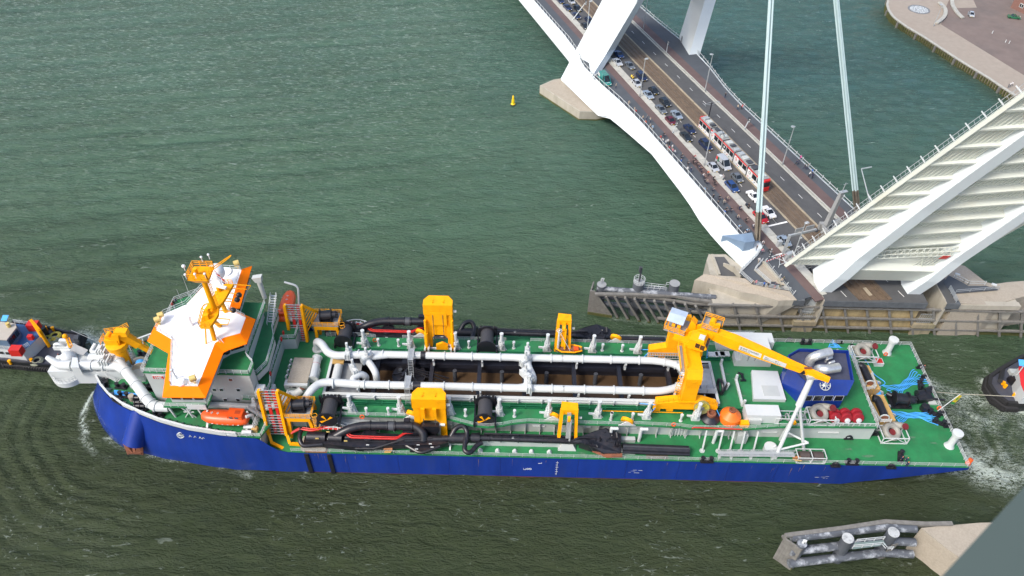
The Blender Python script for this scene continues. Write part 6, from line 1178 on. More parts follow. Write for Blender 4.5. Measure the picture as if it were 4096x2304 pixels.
# slewing column, house, cab
C(M().lathe([(1.5,22.2),(1.5,22.6),(1.9,22.8),(1.9,23.1),(.01,23.1)],(33.0,94.4,0),24), 'slewing_ring', sm=30)
hz = 23.1; d_ = V((cos(radians(-24)), sin(radians(-24)), 0)); e_ = V((-d_.y, d_.x, 0)); c = V((33.0,94.4,hz))
def L_(a, b_, z): return c + d_*a + e_*b_ + V((0,0,z))
C(M().slab([L_(-3.0,-1.7,-.2),L_(2.2,-1.7,-.2),L_(2.2,2.6,-.2),L_(-3.0,2.6,-.2)],(0,0,.5)), 'turntable')
C(M().slab([L_(-.6,1.4,.3),L_(3.2,1.4,.3),L_(3.8,1.4,2.4),L_(1.6,1.4,3.2),L_(-.6,1.4,1.2)],(V(e_)*.4)).slab([L_(-.6,-.1,.3),L_(3.2,-.1,.3),L_(3.8,-.1,2.4),L_(1.6,-.1,3.2),L_(-.6,-.1,1.2)],(V(e_)*.4)), 'jib_cheeks')
cab = C(M().slab([L_(.0,-.3,.4),L_(2.6,-.3,.4),L_(3.4,-.3,1.4),L_(2.6,-.3,2.7),L_(.0,-.3,2.5)], e_*-2.6), 'cab')
for (a, z0, a2, z1) in ((1.3,1.1,2.1,2.2),(2.2,.9,3.0,2.1)): M().slab([L_(a,-2.93,z0),L_(a2,-2.93,z0),L_(a2,-2.93,z1),L_(a,-2.93,z1)], e_*.08).build('cab_window', GLASS, cab)
M().slab([L_(3.05,-.6,.9),L_(3.05,-2.6,.9),L_(2.95,-2.6,2.1),L_(2.95,-.6,2.1)], d_*.45).build('cab_window', GLASS, cab); M().slab([L_(1.5,-1.2,2.68),L_(2.5,-1.2,2.7),L_(2.5,-2.2,2.7),L_(1.5,-2.2,2.68)],(0,0,.35)).build('air_conditioner', WHITE, cab)
mp_ = C(M().slab([L_(-5.2,-.4,.2),L_(-1.2,-.4,.2),L_(-1.2,3.6,.2),L_(-5.2,3.6,.2)],(0,0,.2)), 'machinery_platform', GREY)
M().rail([L_(-5.2,-.4,.4),L_(-5.2,3.6,.4),L_(-1.2,3.6,.4)],1.1,1,.06,3).rail([L_(-5.2,-.4,.4),L_(-1.2,-.4,.4),L_(-1.2,.6,.4)],1.1,1,.06,3).build('platform_railing', YEL, mp_)
m = M()
for a, b_ in ((-4.6,.2),(-2.4,.2),(-4.6,3.2),(-2.4,3.2)): m.beam(L_(a,b_,.3),L_(a,b_,2.6),.2)
m.cyl(L_(-4.0,1,.9),L_(-3.4,1,.9),.4).cyl(L_(-3.0,1,.9),L_(-2.4,1,.9),.4); m.build('awning_posts', YEL, mp_)
M().slab([L_(-5.0,-.2,2.6),L_(-1.9,-.2,2.6),L_(-1.9,1.7,2.95),L_(-5.0,1.7,2.95)],(0,0,.08)).slab([L_(-5.0,1.7,2.95),L_(-1.9,1.7,2.95),L_(-1.9,3.5,2.6),L_(-5.0,3.5,2.6)],(0,0,.08)).build('awning', mat('awning_blue', (.42,.50,.60), .5), mp_)
M().slab([L_(-1.2,1.2,.3),L_(.4,1.2,.3),L_(.2,1.2,2.4),L_(-.8,1.2,3.2)],e_*1.4).build('counter_box', YEL, gc)
wp = C(M().slab([L_(1.2,.3,3.2),L_(4.2,.3,3.2),L_(4.2,3.0,3.2),L_(1.2,3.0,3.2)],(0,0,.15)), 'winch_deck', GREY); M().rail([L_(1.2,.3,3.3),L_(1.2,3.2,3.3),L_(4.6,3.2,3.3),L_(4.6,1.8,3.3)],1.1,1,.06,3).rail([L_(1.2,.2,3.3),L_(4.2,.2,3.3)],1.1,1,.06,3).cyl(L_(2.9,1.1,4.0),L_(2.9,2.2,4.0),.6,None,16).box(*(L_(3.3,.8,3.3)),*(L_(4.1,1.8,4.2))).build('jib_winch', YEL, wp)
jt = ZF(420,522,24.6); j0 = L_(2.4,1.0,2.0); dj = unit(jt-j0); Lj = (jt-j0).length; sx, sy, _ = frame(dj)
def J(a, s, z): return j0 + dj*a + sx*s + V((0,0,z))
prof = [(0,-.8,.9,.8),(5,-1.1,1.2,.85),(10,-.9,.95,.8),(Lj*.72,-.6,.6,.6),(Lj,-.35,.4,.4)]
m = M(); secs = [[J(a,-w_,z0),J(a,w_,z0),J(a,w_,z1),J(a,-w_,z1)] for a,z0,z1,w_ in prof]; loft(m, secs); jb = C(m, 'jib')
for i in range(9): a = 4+i*2.2; w_ = .84-.03*i; 
for y0 in (.45,-.45): M().beam(J(3,y0,1.22),J(Lj*.72,y0*.7,.68),.1).build('wire_duct', YEL, jb)
m = M().cyl(J(1,.95,-1.2)+V((0,-.4,-.6)),J(8.2,.3,-1.35),.3,None,12); m.build('luffing_cylinder', YEL, gc)
sgn = 1 if (sx.y < 0) else -1
def plate(a0, a1, zc, h, lines, nm):
    k = (a0+a1)/2; wz = .82 if k < 10 else .74; o = sx*sgn; q0, q1 = J(a0, sgn*(.86-.008*a0), zc-h/2), J(a1, sgn*(.86-.011*a1), zc-h/2)
    p = M().slab([q0,q1,q1+V((0,0,h)),q0+V((0,0,h))], o*.05).build(nm, WHITE, jb)
    for j, (tx, s, dz) in enumerate(lines):
        cu = bpy.data.curves.new('lettering', 'FONT'); cu.body = tx; cu.size = s; cu.extrude = .01; cu.align_x = 'LEFT'; ob = bpy.data.objects.new('tmp', cu)
        dg = bpy.context.evaluated_depsgraph_get(); COL.objects.link(ob); dg.update(); me = bpy.data.meshes.new_from_object(ob.evaluated_get(dg)); bpy.data.objects.remove(ob)
        X_ = unit(q1-q0); Z_ = V((0,0,1)); me.name = 'lettering'; org = q0 + X_*.25 + V((0,0,h*dz)) + o*.07 - root_of(p); 
        me.transform(Matrix(((X_.x,Z_.x,o.x,org.x),(X_.y,Z_.y,o.y,org.y),(X_.z,Z_.z,o.z,org.z),(0,0,0,1)))); me.materials.clear(); me.materials.append(DKBLUE)
        lo = bpy.data.objects.new('lettering', me); COL.objects.link(lo); lo.parent = p
plate(6.2,10.2,.05,1.05,[('B SMF CRANES', .5, .45),('Serving Marine', .3, .1)], 'name_board')
plate(10.6,14.6,.0,.95,[('WLL            30 T', .34, .56),('REACH 4.5-25.5 M', .36, .12)], 'load_board')
q = J(Lj*.80, sgn*.5, 0); M().slab([q+V((-.5,0,-.4)),q+V((.5,-.2,-.4)),q+V((0,-.1,.6))],(0,-.06,0)).build('triangle_mark', DKBLUE, jb); M().cyl(J(Lj-.4,0,-.4),J(Lj-.4,0,-1.6),.12).ball(J(Lj-.4,0,-1.7),.3).build('hook', WHITE, jb)
M().box(*(J(Lj*.8,-.4,.6)),*(J(Lj*.8+1.0,.4,1.0))).build('jib_box', RUST, jb)
m = M()
for i in range(11): m.beam((30.9,88+i*.0,14.4+i*.62),(31.5,88,14.4+i*.62),.06)
for i in range(7): m.ring((30.9,88,14.8+i*.8),(0,0,1),.5,.05,10,4)
m.rail([(30.6,88.4,20.7),(30.6,93.5,22)],1.1,1,.05).rail([(31.5,88.0,22.2),(31.5,92.5,22.2)],1.1,1.2,.05).rail([(27.4,86.7,13.6),(31,86.7,14.4)],1,1,.05,2).rail([(36.2,86.7,14),(38.4,86.7,13.2)],1,1,.05,2); tag(C(m, 'ladders_and_railings'), kind='stuff'); C(M().slab([(30.6,88.4,20.6),(31.4,88.4,20.6),(31.4,93.5,21.9),(30.6,93.5,21.9)],(0,0,.08)), 'inclined_walkway', GREY)
for a, b_ in (((27.2,86.8,12),(25.6,85.6,UD)),((27.2,87.2,12.4),(24.5,88.2,UD+.8)),((38.6,86.8,12),(39.6,85.2,UD)),((27.4,fy,12),(25.4,fy-1.4,UD)),((27.4,fy+.4,12.5),(24.4,fy+1.4,UD+.8)),((37,97,21),(38.4,98,UD+3))): M().cyl(a,b_,.09,None,6).build('blue_lashing', ROPEB, gc)
# ================================================================== LOOSE CARGO ON DECK
def cont(p0, L, W, yaw, lab, z=MD, base=None):
    t = thing('cargo_container', lab, 'container', V((p0[0],p0[1],z)), 'ochre containers on the aft deck'); a, b_ = V((cos(yaw),sin(yaw),0)), V((-sin(yaw),cos(yaw),0)); p = V((p0[0],p0[1],z+.1))
    M().slab([p,p+a*W,p+a*W+b_*L,p+b_*L],(0,0,2.45)).build('container_body', CONT, t, smooth=0)
    for i in range(16): q = p+b_*(.2+i*(L-.4)/15)+V((0,0,2.45)); M().beam(q+a*.12,q+a*(W-.12),.16,.06).build('roof_rib', CONT, t)
    for s_ in (.08,1.25):
        d = M().slab([p+a*s_-b_*.05+V((0,0,.15)),p+a*(s_+1.08)-b_*.05+V((0,0,.15)),p+a*(s_+1.08)-b_*.05+V((0,0,2.3)),p+a*s_-b_*.05+V((0,0,2.3))], b_*.04).build('container_door', CONT, t)
        for k in (.3,.75): M().cyl(p+a*(s_+k)-b_*.09+V((0,0,.2)),p+a*(s_+k)-b_*.09+V((0,0,2.25)),.03,None,6).build('lock_rod', GREY, d)
    return t
k1 = ZF(558,695,MD); cont((k1.x,k1.y),6.1,2.44,radians(3),'ochre container close beside the blue engine casing, nothing on its roof')
k2 = ZF(688,655,MD); cont((k2.x,k2.y),6.1,2.44,radians(3),'ochre container carrying the farther black bent pipe')
k3 = ZF(800,895,MD); cont((k3.x,k3.y),6.1,2.44,radians(3),'ochre container at the near rail, carrying the nearer black bent pipe')
P(M().rail([ZF(600,350,9.2),ZF(690,605,9.2),ZF(765,590,9.2)],1,1.4,.06,3).rail([ZF(690,650,9.2),ZF(800,850,9.2),ZF(890,850,9.2)],1,1.4,.06,3).rail([ZF(740,480,9.2),ZF(770,590,9.2)],1,1.4,.06,3), 'container_roof_railing', WHITE)
for pts, lab in (([(655,400),(675,440),(720,510),(735,545)],'bent black pipe lying on the container farthest from the viewer'),([(765,655),(785,690),(835,770),(848,810)],'bent black pipe lying on the container nearest the viewer')):
    pp3 = bend([ZF(x,y,MD+3.1) for x,y in ((pts[0][0]-8,pts[0][1]+6),(pts[1][0]+5,pts[1][1]-22),pts[2],(pts[3][0]-2,pts[3][1]-12),pts[3])],1.0,5)
    t = thing('bent_pipe', lab, 'pipe', V((pp3[0].x,pp3[0].y,MD+2.5)), 'black bent pipes on the container roofs'); M().tube(pp3,.72,16).build('pipe_body', BLACK, t); d = unit(pp3[-1]-pp3[-3]); e = pp3[-1]
    M().ring(e+d*.05,d,.78,.14,20,6).build('pipe_flange', WALLW, t); M().cyl(e+d*.01,e+d*.12,.62,None,18).build('rusty_bore', RUST, t)
def pump(c, lab, yaw=0):
    c = V(c); t = thing('pump_casing', lab, 'pump casing', c, 'spiral pump casings in white frames'); z = c.z
    M().ring(c+V((-.2,.4,1.5)),(.15,-.35,1),1.25,.55,26,10).tube(bend([c+V((-1.6,1.0,1.5)),c+V((.2,2.2,1.6)),c+V((1.9,1.3,2.2)),c+V((2.0,.9,2.6))],1,5),[.55]*6+[.6]*40,12).build('volute', mat('primer_grey', (.25,.245,.215), .6, .1) if 'primer_grey' not in bpy.data.materials else bpy.data.materials['primer_grey'], t)
    M().cyl(c+V((2.05,.85,2.55)),c+V((2.12,.72,2.8)),.62,None,16).build('red_bore', mat('dark_red', (.14,.012,.014), .6, .2) if 'dark_red' not in bpy.data.materials else bpy.data.materials['dark_red'], t)
    M().cyl(c+V((0,.35,1.0)),c+V((.05,.25,1.5)),.75,None,18).build('red_bore', bpy.data.materials['dark_red'], t)
    m = M(); X, Y_ = (-2.3,2.5), (-1.3,1.6)
    for x in X:
        for y in Y_: m.beam(c+V((x,y,0)),c+V((x,y,1.7)),.16)
    for z_ in (.1,1.7):
        for y in Y_: m.beam(c+V((X[0],y,z_)),c+V((X[1],y,z_)),.16)
        for x in X: m.beam(c+V((x,Y_[0],z_)),c+V((x,Y_[1],z_)),.16)
    for y in Y_: m.beam(c+V((X[0],y,.1)),c+V((0,y,1.7)),.12).beam(c+V((X[1],y,.1)),c+V((0,y,1.7)),.12)
    m.build('lattice_frame', WHITE, t)
pump(ZF(890,990,MD)+V((.3,.6,0)),'grey spiral pump casing in a white frame, alone at the lowest deck near the stern')
pump(ZF(335,850,UD)+V((.2,.6,0)),'grey spiral pump casing in a white frame, beside the three red drums')
pump(ZF(670,365,MD+2.2)+V((.2,.6,0)),'grey spiral pump casing in a white frame, at the far container end')
for i, x in enumerate((470,552,640)):
    c = ZF(x,850,UD); t = thing('red_drum', ('red wheel drum next to the grey pump casing, first of three','red wheel drum in the middle of the row of three','red wheel drum at the aft end of the row of three')[i], 'drum', c, 'red drums on a white rack')
    for k in (0,.95): M().lathe([(.01,-.45),(1.05,-.4),(1.15,-.1),(1.15,.1),(1.05,.4),(.01,.45)],c+V((-.3,.3+k,1.05)),22,(.1,-1,.35)).build('drum_body', mat('drum_red', (.26,.012,.02), .45, .1) if 'drum_red' not in bpy.data.materials else bpy.data.materials['drum_red'], t)
    M().lathe([(.5,-.1),(.5,.12),(.2,.2),(.01,.2)],c+V((-.2,-.3,.95)),14,(.1,-1,.35)).build('drum_hub', WHITE, t)
P(M().rail([ZF(440,868,UD),ZF(775,875,UD)],.6,1,.08,1), 'drum_rack', WHITE)
c = ZE(850,930,UD); t = thing('reducer_cone', 'dark flat cone with a rusty open neck, left of the orange cone', 'cone', c); M().lathe([(1.7,.1),(1.75,.5),(1.0,1.0),(.85,1.3),(.01,1.3)],c+V((0,.3,0)),28).build('cone_body', DKBLUE, t); M().lathe([(.8,1.3),(.85,1.9),(.55,2.0),(.5,1.4),(.01,1.4)],c+V((0,.3,0)),22).build('rusty_neck', RUST, t)
c = ZE(1003,935,UD); t = thing('orange_cone', 'large orange steel cone with a dark opening standing on the upper deck', 'cone', c); M().lathe([(1.9,0),(1.95,.9),(1.85,1.4),(.75,2.6),(.01,2.6)],c+V((0,.4,0)),32).build('cone_body', mat('cone_orange', (.80,.16,.015), .4, .1), t, smooth=25); M().lathe([(.62,2.6),(.66,2.95),(.45,3.0),(.42,2.7),(.01,2.7)],c+V((0,.4,0)),22).build('dark_neck', RUST, t)
c = ZE(1110,975,UD); tag(M().box(c.x-.7,c.y-.3,UD,c.x+.8,c.y+.7,UD+1.0).build('yellow_crate', YEL), 'small yellow crate at the railing right of the orange cone', 'crate')
c = ZF(262,1135,MD); t = thing('cable_drum_rack', 'white frame holding two dark wire drums on the near side deck', 'rack', c)
for k in (-1.2,1.3): M().cyl(c+V((k-.9,.1,1.0)),c+V((k+.9,.1,1.0)),.85,None,20).build('wire_drum', mat('wire_brown', (.06,.045,.04), .6, .3, 6) if 'wire_brown' not in bpy.data.materials else bpy.data.materials['wire_brown'], t)
m = M()
for x in (-2.6,0.05,2.6):
    for y in (-.9,1.1): m.beam(c+V((x,y,0)),c+V((x,y,1.7)),.13)
    m.beam(c+V((x,-.9,1.7)),c+V((x,1.1,1.7)),.13).beam(c+V((x,-.9,.1)),c+V((x,1.1,.1)),.13)
for y in (-.9,1.1): m.beam(c+V((-2.6,y,1.7)),c+V((2.6,y,1.7)),.13).beam(c+V((-2.6,y,.1)),c+V((2.6,y,.1)),.13)
m.build('rack_frame', WHITE, t)
c = ZF(110,830,UD); t = thing('reel_stand', 'steel stand with small wire reels beside the white winch house', 'rack', c); m = M()
for y in (-.9,.9): m.beam(c+V((-3,y,0)),c+V((3,y,0)),.12).beam(c+V((-3,y,1.5)),c+V((3,y,1.5)),.12)
for x in (-3,0,3):
    for y in (-.9,.9): m.beam(c+V((x,y,0)),c+V((x,y,1.5)),.12)
m.build('rack_frame', WHITE, t)
for k in (-2,-.6,1.2,2.2): M().ring(c+V((k,0,.9)),(1,.2,0),.65,.14,16,6).build('wire_reel', GREY, t)
M().beam(ZF(145,840,UD+1),ZF(155,862,UD+1),.5).build('yellow_sling', YEL, t)
# mooring ropes flaked on deck
def flake(pts, z, n_, w_, lab, tail=None):
    base = catmull([ZF(x,y,z) for x,y in pts], 8); rr = random.Random(len(lab)); strands = []
    t = thing('mooring_rope', lab, 'rope', V((base[0].x,base[0].y,z)), 'blue mooring ropes flaked on the aft deck'); allp = []
    for k in range(n_):
        off = (k/(n_-1)-.5)*w_; seq = []
        for i, p in enumerate(base):
            d = unit(base[min(i+1,len(base)-1)]-base[max(i-1,0)]); nrm = V((-d.y,d.x,0)); f = i/(len(base)-1); fan = 1.25-.85*sin(pi*min(1,max(0,(f-.05)/.9)))
            seq.append(p+nrm*(off*fan*1.2+.12*sin(i*.9+k))+V((0,0,.1+.05*(k%3))))
        allp += seq if k % 2 == 0 else seq[::-1]
    M().tube(catmull(allp[::2],3), .075, 6).build('rope_strands', ROPEB, t)
    if tail: M().tube(catmull([ZF(x,y,z+.12) for x,y in tail],6), .09, 6).build('rope_end', ROPEB, t)
flake([(890,625),(960,590),(1040,540),(1130,495)], MD, 9, 2.7, 'blue rope bundle lying near the stern rail, middle of the aft deck', [(895,615),(840,640),(790,610)])
flake([(930,815),(1010,800),(1120,800),(1250,825)], MD, 9, 2.1, 'blue rope bundle nearest the viewer, running to the stern bollards', [(935,840),(890,845),(880,820)])
flake([(420,250),(480,275),(540,300),(600,318)], MD, 8, 2.2, 'blue rope bundle behind the blue engine casing at the far rail', [(600,318),(700,370),(760,470),(850,540),(810,570)])
t = thing('mooring_rope', 'blue rope bundle on the bow deck by the bollards', 'rope', ZA(760,920,UD)); m = M()
for k in range(5): m.tube(catmull([ZA(690,908+k*6,UD+.3),ZA(740,915+k*5,UD+.3),ZA(790,925+k*5,UD+.3),ZA(850,930+k*5,UD+.3)],5),.11,6)
m.build('rope_strands', ROPEB, t)
for i, (x, y) in enumerate(((780,560),(800,635),(855,740),(893,810))):
    c = ZF(x,y,MD+.9); t = thing('rope_drum', ['white-cheeked rope drum beside the farther container','white-cheeked rope drum between the two container rows','white-cheeked rope drum beside the middle of the nearer container','white-cheeked rope drum at the near end of the containers'][i], 'rope drum', c, 'white rope drums behind the containers')
    M().cyl(c+V((-.2,-.6,0)),c+V((.2,.6,0)),.5,None,16).build('rope_core', ROPEB, t)
    for k in (-1,1): p = c+V((.2*k,.6*k,0)); M().cyl(p-V((.02,.06,.02)),p+V((.02,.06,.02)),.95,None,22).build('drum_cheek', WHITE, t)
# lifeboats
def lifeboat(c, yaw, lab, s=1.0):
    t = thing('lifeboat', lab, 'lifeboat', c, 'orange lifeboats of the dredger', yaw); m = M(); secs = []
    for x, wd, zb, zt in ((-4.3,.25,1.4,1.9),(-4.0,.9,.9,2.1),(-3.0,1.35,.35,2.25),(-1,1.55,.1,2.35),(1.5,1.55,.1,2.4),(3.2,1.4,.2,2.3),(4.1,1.2,.5,2.0),(4.3,.9,.8,1.6)):
        secs.append([V((x*s, wd*s*cos(a), (zb+1.1)/1 * s*.0 + s*((zb+zt)/2 + (zt-zb)/2*sin(a)*(1 if sin(a) > 0 else 1)))) for a in [2*pi*i/14 for i in range(14)]])
    loft(m, secs); m.build('boat_hull', LBOAT, t, local=True, smooth=60)
    M().box(.9*s,-.9*s,1.9*s,3.6*s,.9*s,3.0*s).build('canopy', LBOAT, t, local=True); M().ring((0,0,1.2*s),(0,0,1),.01,.01,3,3)
    for x, y in ((1.6,-.93),(2.6,-.93)): M().box((x-.3)*s,(y-.03)*s,2.2*s,(x+.3)*s,(y+.02)*s,2.7*s).build('canopy_window', GLASS, t, local=True)
    M().box(2.2*s,-.35*s,2.98*s,3.1*s,.35*s,3.06*s).build('hatch', mat('lb_dark', (.40,.05,.01), .5) if 'lb_dark' not in bpy.data.materials else bpy.data.materials['lb_dark'], t, local=True)
    m = M()
    for x in (-2.2,-1.1): m.box((x-.22)*s,-.05*s,2.33*s,(x+.22)*s,.05*s,2.39*s).box((x-.05)*s,-.25*s,2.33*s,(x+.05)*s,.25*s,2.39*s)
    for i in range(7): m.box((-3+i*.95)*s,-1.58*s,1.15*s,(-2.7+i*.95)*s,-1.45*s,1.22*s)
    m.build('white_marks', WHITE, t, local=True); return t
lc = ZB(975,1360,UD+.6); lifeboat(V((lc.x,lc.y+.8,UD+.9)), radians(-3), 'orange enclosed lifeboat hanging at the ship\'s near side by the bow')
lifeboat(V((-46.3,109.2,12.4)), radians(-88), 'orange enclosed lifeboat at the far side, seen end-on behind the wheelhouse')
for y in (lc.y,): 
    for x in (lc.x-3.4,lc.x+3.8): P(M().beam((x,y-.8,UD),(x,y+.6,UD+1),.35).beam((x,y+2.2,UD),(x+.3,y+1.2,UD+3.4),.3), 'lifeboat_davit', WHITE)
P(M().tube(bend([(lc.x+4.6,82.8,UD),(lc.x+5.0,82,UD+3),(lc.x+4.2,81.2,UD+3.4)],1),.3,10).rail([(lc.x+5.3,80.6,UD),(lc.x+5.6,83.4,UD)],2.2,.7,.07,4), 'lifeboat_davit', WHITE)
P(M().tube(bend([(-43.6,108.6,13.8),(-43.2,110,19),(-45.8,110,20)],1),.2,8).rail([(-48,107,13.8),(-44.4,106,13.8)],1.6,.7,.06,4), 'lifeboat_davit', WHITE)
for i, (dx_, dy_) in enumerate(((0,0),(0,-1.5),(1.3,.2))):
    c = V((-47.2+dx_,81.0+dy_*.8,UD+.7)) if i < 2 else V((-43.9,104.8,14.6)); t = M().cyl(c-V((.85,0,0)),c+V((.85,0,0)),.42,None,16); o = P(t, 'raft_canister', WHITE)
c = ZC(22,1195,UD); tag(M().box(c.x-.6,80.2,UD,c.x+.4,81.1,UD+.9).build('timber_crate', CONT), 'small brown timber crate at the near rail behind the lifeboat', 'crate')
# far side rescue boat
c = ZD(1150,515,UD+.5); t = thing('rescue_boat', 'small orange open boat lying on the far upper deck under a white davit', 'boat', c); m = M(); secs = []
for x, wd in ((-2.7,.15),(-2.2,.6),(-1,.9),(1,.95),(2.3,.8),(2.7,.5)): secs.append([c+V((x,wd,.55)),c+V((x,wd*.8,.05)),c+V((x,0,-.1)),c+V((x,-wd*.8,.05)),c+V((x,-wd,.55)),c+V((x,-wd*.75,.5)),c+V((x,0,.25)),c+V((x,wd*.75,.5))])
loft(m, secs); m.build('boat_hull', mat('boat_brown', (.22,.10,.05), .6), t); M().tube([c+V((-2.7,0,.6)),c+V((-1.5,-.9,.6)),c+V((1,-1,.6)),c+V((2.6,-.5,.6)),c+V((2.6,.5,.6)),c+V((1,1,.6)),c+V((-1.5,.9,.6)),c+V((-2.7,0,.6))],.16,8).build('boat_fender', YEL, t); M().box(c.x+1.0,c.y-.5,c.z+.3,c.x+1.9,c.y+.5,c.z+.8).build('orange_cover', LBOAT, t)
c = ZD(1075,520,UD); P(M().cyl(c,c+V((0,0,6.2)),.25,.2,10).beam(c+V((0,0,6)),c+V((2.4,-.9,1.2)),.1).ring(c+V((0,0,6.1)),(0,0,1),.5,.06,12,5), 'boat_davit', WHITE)
for q, x, y, lab in ((ZC,905,472,'orange lifebuoy on the far upper-deck rail near the first white cylinder'),(ZE,447,355,'orange lifebuoy on the far rail behind the deck crane'),(ZC,812,1027,'orange lifebuoy on the near rail left of the gantry'),(ZE,570,962,'orange lifebuoy on the near rail by the deck crane'),(ZF,1268,738,'orange lifebuoy on the stern rail beside the flag'),(ZF,855,322,'orange lifebuoy at the foot of the far white vent')):
    c = q(x,y,(UD if q is not ZF else MD)+.6); tag(M().ring(c,(.1,-1,.3),.36,.11,18,8).build('lifebuoy', LBOAT), lab, 'lifebuoy')
for q, x, y, z, lab in ((ZC,1003,1300,MD,'brown timber pilot ladder hung on the near rail amidships'),(ZE,1515,1258,MD,'brown timber pilot ladder at the end of the stowed gangway'),(ZE,1222,312,MD,'brown timber pilot ladder on the far rail')):
    c = q(x,y,z); t = thing('pilot_ladder', lab, 'ladder', c); m = M()
    for k in range(6): M().beam(c+V((-.6,-.5+k*.22,1.4-k*.22)),c+V((.6,-.5+k*.22,1.4-k*.22)),.14,.08).build('ladder_step', CONT, t)
    M().cyl(c+V((-.8,.4,1.2)),c+V((.8,.4,1.2)),.25,None,10).build('roller', mat('wood_brown', (.32,.13,.05), .7) if 'wood_brown' not in bpy.data.materials else bpy.data.materials['wood_brown'], t)
P(M().tube(bend([ZE(715,995,UD+.1),ZE(720,985,UD+.5),ZE(1100,1000,UD+.5)],.4),.12,6), 'red_hose_line', RED); P(M().beam(ZE(20,857,UD+.55),ZE(640,872,UD+.55),.12), 'yellow_line', YEL)
c = ZE(1095,600,UD); tag(M().beam(c+V((-.6,1.0,.3)),c+V((.4,.6,.2)),.3).beam(c+V((0,.8,.3)),c+V((.1,-.8,.3)),.35).beam(c+V((-.5,-.9,.2)),c+V((.6,-.9,.3)),.3).build('black_bracket', BLACK), 'loose black steel bracket lying between the boom rests', 'bracket')
c = ZE(920,700,UD); P(M().ring(c+V((0,0,1.2)),(1,.1,0),1.4,.3,20,8).beam(c+V((.3,-1.2,.5)),c+V((1.6,.8,1.6)),.4), 'black_gear', BLACK)
fl = thing('stern_flag', 'yellow and green flag flying from a white staff at the stern rail', 'flag', ZF(1255,760,MD)); a = ZF(1255,762,MD+1); b_ = a+V((3.1,1.0,4.2)); M().cyl(a,b_,.07,None,6).build('flagstaff', WHITE, fl)
o = a.lerp(b_,.93); u1, u2 = V((-.5,-.15,-1.9)), V((.95,.25,-.5))
for j, mt in enumerate((mat('flag_yellow', (.75,.55,.02), .7),)): M().slab([o,o+u2,o+u2+u1,o+u1],(0,.03,0)).build('flag_field', mt, fl)
M().slab([o+u1,o+u1+u2,o+u1*1.28+u2,o+u1*1.28],(0,.03,0)).slab([o+u2*.5+u1*.25,o+u2*.75+u1*.5,o+u2*.5+u1*.75,o+u2*.25+u1*.5],(0,-.05,0)).build('flag_green', mat('flag_green', (.02,.25,.05), .7), fl)
# ================================================================== TIMBER GUIDE WORKS
gd = thing('guide_fender', 'long timber and steel guide fender leading to the concrete pier', 'fender', ZG(350,750,0))
F0, F1 = ZG(350,752,0), ZG(1260,822,0); dF = unit(F1-F0); nF = V((-dF.y,dF.x,0))
for i, (xt, yt, xb, yb) in enumerate([(290,545,405,760),(372,548,505,775),(470,562,608,785),(558,572,700,795),(650,582,790,805),(742,592,860,805),(835,602,945,815),(925,608,1040,825),(1030,622,1130,830),(1130,640,1235,835)]):
    b0 = ZG(xb,yb,-.3); tpz = 7.0; t0 = ZG(xt,yt,tpz); 
    M().beam(t0, b0, .75, .5).build('fender_post', TIMB, gd); M().beam(b0+(t0-b0)*-.02, b0+(t0-b0)*.09, .8, .56).build('algae_foot', ALGAE, gd)
for z, y0 in ((7.4,0),(5.0,.0),(2.7,.0)): M().cyl(ZG(175,505,7.4)+V((.8,1.0,z-7.4)), F1+nF*1.6+V((0,0,z)), .6, None, 14).build('horizontal_tube', PIPEP if z > 7 else PIPEG, gd)
m = M(); tl = [ZG(185,530,7.2),ZG(560,535,7.2),ZG(930,545,7.3),ZG(1130,585,7.1),ZG(1280,602,7.0)]
for p, q in zip(tl, tl[1:]): M().beam(p,q,.75,.55).build('top_timber', TIMB, gd)
tl = [ZG(400,550,6.4),ZG(760,565,6.4),ZG(1100,620,6.2),ZG(1245,625,6.2)]
for p, q in zip(tl, tl[1:]): M().beam(p,q,.6,.4).build('lower_timber', TIMB, gd)
M().beam(ZG(770,755,1.8),ZG(1250,800,1.8),.5).build('lower_timber', TIMB, gd); M().beam(ZG(1090,695,4.2),ZG(1290,710,4.2),.5).build('lower_timber', TIMB, gd)
bxp = [ZG(115,712,0),ZG(345,748,0)]; tp2 = [ZG(160,490,7.2),ZG(190,535,7.2)]
A_, B_, T1_, T2_ = bxp[0], bxp[1], ZG(155,500,7.4), ZG(200,540,7.2)
nP = 15
for i in range(nP):
    f0, f1 = i/nP, (i+.94)/nP; q0, q1 = A_.lerp(B_,f0)-V((0,0,.5)), A_.lerp(B_,f1)-V((0,0,.5)); h0 = 7.3 if f0 < .22 else 7.3-(f0-.22)*8.6; h1 = 7.3 if f1 < .22 else 7.3-(f1-.22)*8.6
    M().slab([q0,q1,q1+V((0,0,max(h1,.8)+.5)),q0+V((0,0,max(h0,.8)+.5))], nF*.35).build('plank', TIMB, gd)
M().beam(A_+V((0,-.1,.2)),B_+V((0,-.1,.2)),.3,.9).build('algae_foot', ALGAE, gd)
M().slab([A_-V((0,0,1)),A_+V((0,0,7.2)),A_+V((.9,3.2,7.2)),A_+V((.9,3.2,-1))],(.3,0,0)).build('end_wall', TIMB, gd)
def pile(b, h, r, lean=(0,0), mt=PIPEG, topm=None):
    t = M().cyl(b-V((0,0,2)), b+V((lean[0],lean[1],h)), r, None, 20).build('steel_pile', mt, gd); M().cyl(b+V((lean[0],lean[1],h)), b+V((lean[0],lean[1],h+.1)), r*1.02, None, 20).build('pile_cap', topm or GREY, t); return t
for x, y, h, r in ((250,440,8.4,1.05),(600,420,9.6,1.25),(935,430,9.6,1.15)): c = ZG(x,y,h); pile(V((c.x,c.y,0)), h, r)
c = ZG(600,420,9.6); m = M()
